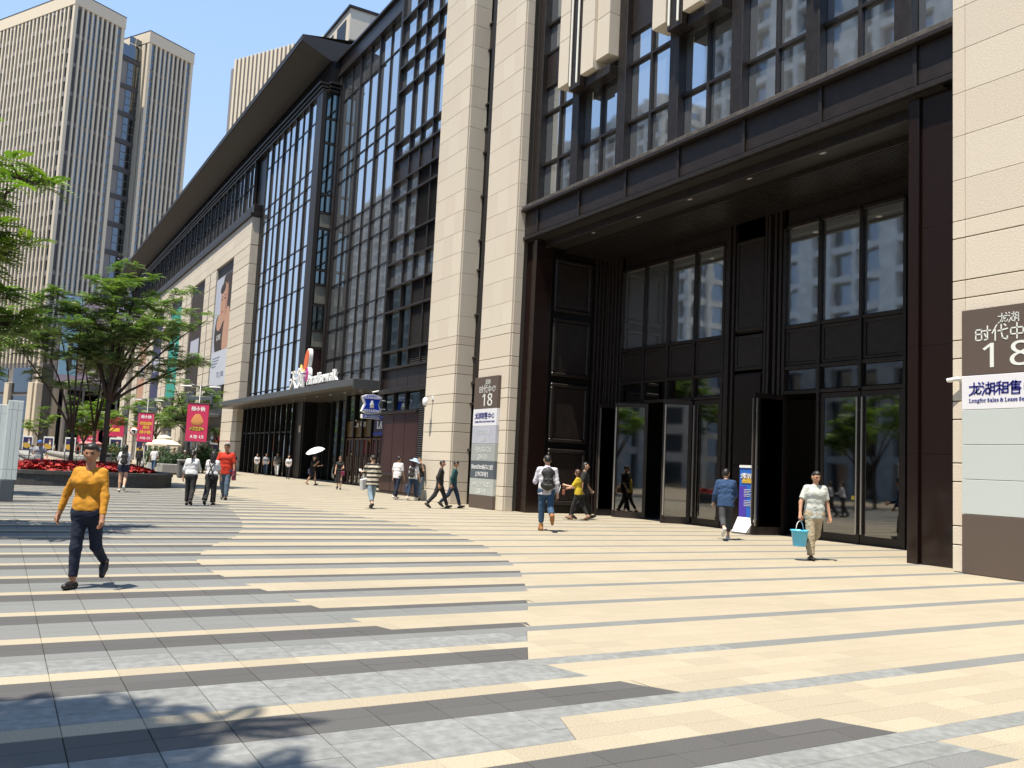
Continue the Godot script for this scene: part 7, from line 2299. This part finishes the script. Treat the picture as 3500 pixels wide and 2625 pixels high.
	# 20, 21 two office workers
	person({"at": Vector2(5.02, -26.15), "yaw": 156, "h": 1.55, "cell": 0.02, "fem": true, "skin": "skin_light", "hair": "tail", "leg": [4, 6, -8, 24], "arm": [[-2, 14, 14], [26, 10, 70, 0.3]],
		"top": {"m": "c_white", "sleeve": 0.75, "hem": 0.55, "loose": 0.012, "fold": 0.0055}, "legs": {"m": "c_black", "len": 0.97, "loose": 0.010, "bell": 1.6}, "shoes": "shoe_black", "label": "person with a long black ponytail, white blouse and black trousers seen from behind"})
	var ov := person({"at": Vector2(5.62, -26.32), "yaw": 152, "h": 1.54, "cell": 0.02, "fem": true, "skin": "skin_light", "hair": "long", "leg": [-12, 22, 4, 4], "arm": [[24, 14, 70, 0.2], [8, 12, 20]],
		"top": {"m": "c_white", "sleeve": 0.5, "hem": 0.56, "loose": 0.018, "fold": 0.0055}, "legs": {"m": "c_black", "len": 0.97, "loose": 0.018, "bell": 1.9}, "shoes": "shoe_black", "label": "person in a white top and wide black dungarees with crossed straps"})
	for sg in [-1.0, 1.0]:
		var st := stool()
		tube(st, [Vector3(sg * 0.09, 1.27, -0.07), Vector3(0, 1.06, -0.135), Vector3(-sg * 0.075, 0.88, -0.125)], [0.016, 0.017, 0.017], 6)
		put(ov.node, "dungaree_strap", done(st), M.c_black)
	# 22 backpack girl and companion
	var gl := person({"at": Vector2(4.14, -33.5), "yaw": 168, "h": 1.63, "cell": 0.022, "fem": true, "skin": "skin_light", "hair": "long", "leg": [-4, 6, -10, 32], "arm": [[16, 12, 80, 0.2], [16, 12, 80, 0.2]],
		"top": {"m": "c_white", "sleeve": 0.5, "hem": 0.50, "loose": 0.016}, "legs": {"m": "c_navy", "len": 0.24, "loose": 0.022, "called": "shorts"}, "shoes": "shoe_white", "label": "person in a white t-shirt and navy shorts walking past the flower bed"})
	backpack(gl, 0.8, M.bag_black, "small black leather backpack on a white t-shirt by the flower bed")
	# 23, 24 beyond the flower bed
	person({"at": Vector2(9.45, -68.7), "yaw": 165, "h": 1.70, "cell": 0.03, "leg": [8, 4, -8, 16], "top": {"m": "c_black", "sleeve": 0.95, "hem": 0.47}, "legs": {"m": "c_black", "len": 0.97}, "label": "person all in black standing by the lamp post beyond the flowers"})
	var wt := person({"at": Vector2(9.97, -65.4), "yaw": 158, "h": 1.70, "cell": 0.03, "fat": 1.05, "leg": [14, 6, -14, 18], "arm": [[-8, 12, 14], [8, 14, 14]], "top": {"m": "c_white", "sleeve": 0.45, "hem": 0.47}, "legs": {"m": "d_blue", "len": 0.97}, "shoes": "shoe_black", "label": "person in a white t-shirt and blue jeans walking away beyond the flowers"})
	carry_bag("carrier_bag", wt.lh, 0, Vector3(0.3, 0.42, 0.12), M.c_white, "white carrier bag held by the person walking away in jeans", "bag")
	person({"at": Vector2(13.0, -75.2), "yaw": -40, "h": 1.72, "cell": 0.032, "leg": [6, 2, -4, 6], "arm": [[30, 6, 80, 0.2], [10, 6, 20]], "top": {"m": "c_white", "sleeve": 0.15, "hem": 0.48}, "legs": {"m": "c_black", "len": 0.96}, "label": "person in a white vest standing among the terrace plants"})
	person({"at": Vector2(13.7, -74.6), "yaw": -50, "h": 1.58, "cell": 0.032, "fem": true, "leg": [6, 2, -4, 6], "arm": [[30, 6, 80, 0.2], [30, 6, 80, 0.2]], "hair_m": "c_white", "top": {"m": "c_black", "sleeve": 0.5, "hem": 0.48}, "legs": {"m": "c_black", "len": 0.96}, "label": "person in black with a white cap among the terrace plants"})
	# 26 blue cap
	var cp := person({"at": Vector2(2.05, -46.2), "yaw": -24, "h": 1.72, "cell": 0.024, "leg": [20, 8, -18, 30], "arm": [[-12, 26, 30], [12, 8, 85, 0.2]], "top": {"m": "c_grey", "sleeve": 0.42, "hem": 0.48}, "legs": {"m": "d_blue", "len": 0.97}, "hair_m": "hair_black", "label": "person in a grey t-shirt and blue cap hurrying behind the flower bed"})
	cap(cp.head, cp.fwd, "bright blue baseball cap worn behind the flower bed")
	# scooter rider and the far crowd
	person({"at": Vector2(3.6, -96.2), "yaw": 174, "h": 1.70, "cell": 0.035, "lift": -0.02, "leg": [62, 78, 62, 78], "arm": [[50, 10, 20], [50, 10, 20]], "top": {"m": "c_grey", "sleeve": 0.5, "hem": 0.48}, "legs": {"m": "c_black", "len": 0.97}, "label": "person in a grey shirt riding a motor scooter on the road"})
	var far := [[6.6, -138, "c_pink", "c_black", "far pedestrian in a pink shirt near the end of the road"], [8.0, -141, "c_white", "d_blue", "far pedestrian in a white top and blue jeans by the pale kiosk"], [8.9, -140, "c_charcoal", "c_navy", "far pedestrian in a dark grey shirt among the crowd"], [9.6, -136, "c_white", "c_black", "far pedestrian in a white shirt and black trousers by the bollards"], [9.3, -118, "c_black", "c_black", "far pedestrian in a black coat-like top behind the tree trunk"], [11.0, -120, "c_navy", "c_black", "far pedestrian in navy beside the blue shirt"], [12.0, -121, "c_blue", "d_blue", "far pedestrian in a bright blue shirt"], [10.4, -132, "c_red", "c_black", "far pedestrian in red among the crowd"]]
	for e in far:
		person({"at": Vector2(e[0], e[1]), "yaw": rng.randf_range(-180, 180), "h": rng.randf_range(1.6, 1.75), "cell": 0.04, "leg": [14, 6, -12, 20], "arm": [[14, 8, 20], [-12, 8, 20]], "top": {"m": e[2], "sleeve": 0.6, "hem": 0.48}, "legs": {"m": e[3], "len": 0.97}, "label": e[4]})

func bucket(hand: Vector3) -> void:
	var t := thing("bucket", hand, "sky-blue plastic bucket carried by its handle", "bucket", "", 0.3, true)
	var st := stool()
	lathe(st, [Vector2(0.001, -0.50), Vector2(0.115, -0.50), Vector2(0.12, -0.485), Vector2(0.155, -0.215), Vector2(0.172, -0.215), Vector2(0.172, -0.19), Vector2(0.15, -0.19), Vector2(0.113, -0.48), Vector2(0.001, -0.48)], 28)
	put(t, "pail", done(st), M.bucket_blue)
	var h := stool()
	var pts := []
	var rad := []
	for k in 11:
		var a := PI * k / 10.0
		pts.append(Vector3(cos(a) * 0.165, -0.205 + sin(a) * 0.185, 0))
		rad.append(0.006)
	tube(h, pts, rad, 6)
	put(t, "handle", done(h), M.letter_pale)
	put(t, "label_sticker", box_mesh(Vector3(0.006, 0.12, 0.08)), M.c_olive, Vector3(0.1, -0.36, 0.098), Basis.from_euler(Vector3(0, -0.77, 0.1)))

func parasol(hand: Vector3) -> void:
	var t := thing("parasol", hand, "white parasol held over a person in a black dress", "umbrella", "", 0.4, true)
	var c := Vector3(-0.32, 0.72, -0.05)
	var st := stool()
	tube(st, [Vector3(0.02, -0.08, 0), c], [0.008, 0.006], 6)
	put(t, "shaft", done(st), M.grey_metal)
	var cn := stool()
	var axis := (c - Vector3(0.02, -0.08, 0)).normalized()
	var u := axis.cross(Vector3(0, 0, 1)).normalized()
	var v := axis.cross(u)
	for k in 8:
		for j in 4:
			var f := func(a: float, s: float) -> Vector3:
				var rr := 0.56 * sin(s * 1.25) / sin(1.25) * (1.0 - 0.04 * absf(cos(a * 4.0)) * s)
				return c + axis * (0.20 * (cos(s * 1.25) - 1.0) / (1.0 - cos(1.25)) + 0.02) + (u * cos(a) + v * sin(a)) * rr
			var a0 := TAU * k / 8
			var a1 := TAU * (k + 1) / 8
			quad(cn, f.call(a0, j / 4.0), f.call(a0, (j + 1) / 4.0), f.call(a1, (j + 1) / 4.0), f.call(a1, j / 4.0))
	put(t, "canopy", done(cn), M.parasol_white)
	for k in 8:
		var rb := stool()
		var a := TAU * k / 8
		tube(rb, [c, c + axis * -0.17 + (u * cos(a) + v * sin(a)) * 0.54], [0.004, 0.004], 4)
		put(t, "rib", done(rb), M.steel)

func cap(head: Vector3, fwd: Vector3, label: String) -> void:
	var t := thing("baseball_cap", head, label, "cap", "", atan2(fwd.x, fwd.z))
	var st := stool()
	lathe(st, [Vector2(0.105, 0.03), Vector2(0.108, 0.06), Vector2(0.09, 0.115), Vector2(0.05, 0.145), Vector2(0.001, 0.152)], 18, Vector3.ZERO, 0.92, 1.15)
	put(t, "crown", done(st), M.c_blue)
	var p := smooth_off(stool())
	for k in 8:
		var a := PI * k / 8.0
		var b := PI * (k + 1) / 8.0
		quad(p, Vector3(cos(a) * 0.09, 0.045, 0.07), Vector3(cos(b) * 0.09, 0.045, 0.07), Vector3(cos(b) * 0.085, 0.03, 0.09 + sin(b) * 0.11), Vector3(cos(a) * 0.085, 0.03, 0.09 + sin(a) * 0.11))
	put(t, "peak", done(p), M.c_blue)

func sun_hat(head: Vector3, label: String) -> void:
	var t := thing("sun_hat", head, label, "hat", "", 0.6, true)
	mat("hat_blue", lin(0.30, 0.42, 0.58), 0.8)
	var st := stool()
	lathe(st, [Vector2(0.24, 0.02), Vector2(0.2, 0.05), Vector2(0.115, 0.075), Vector2(0.11, 0.11), Vector2(0.08, 0.155), Vector2(0.001, 0.17)], 20)
	put(t, "hat", done(st), M.hat_blue, Vector3.ZERO, Basis.from_euler(Vector3(0.2, 0, -0.15)))
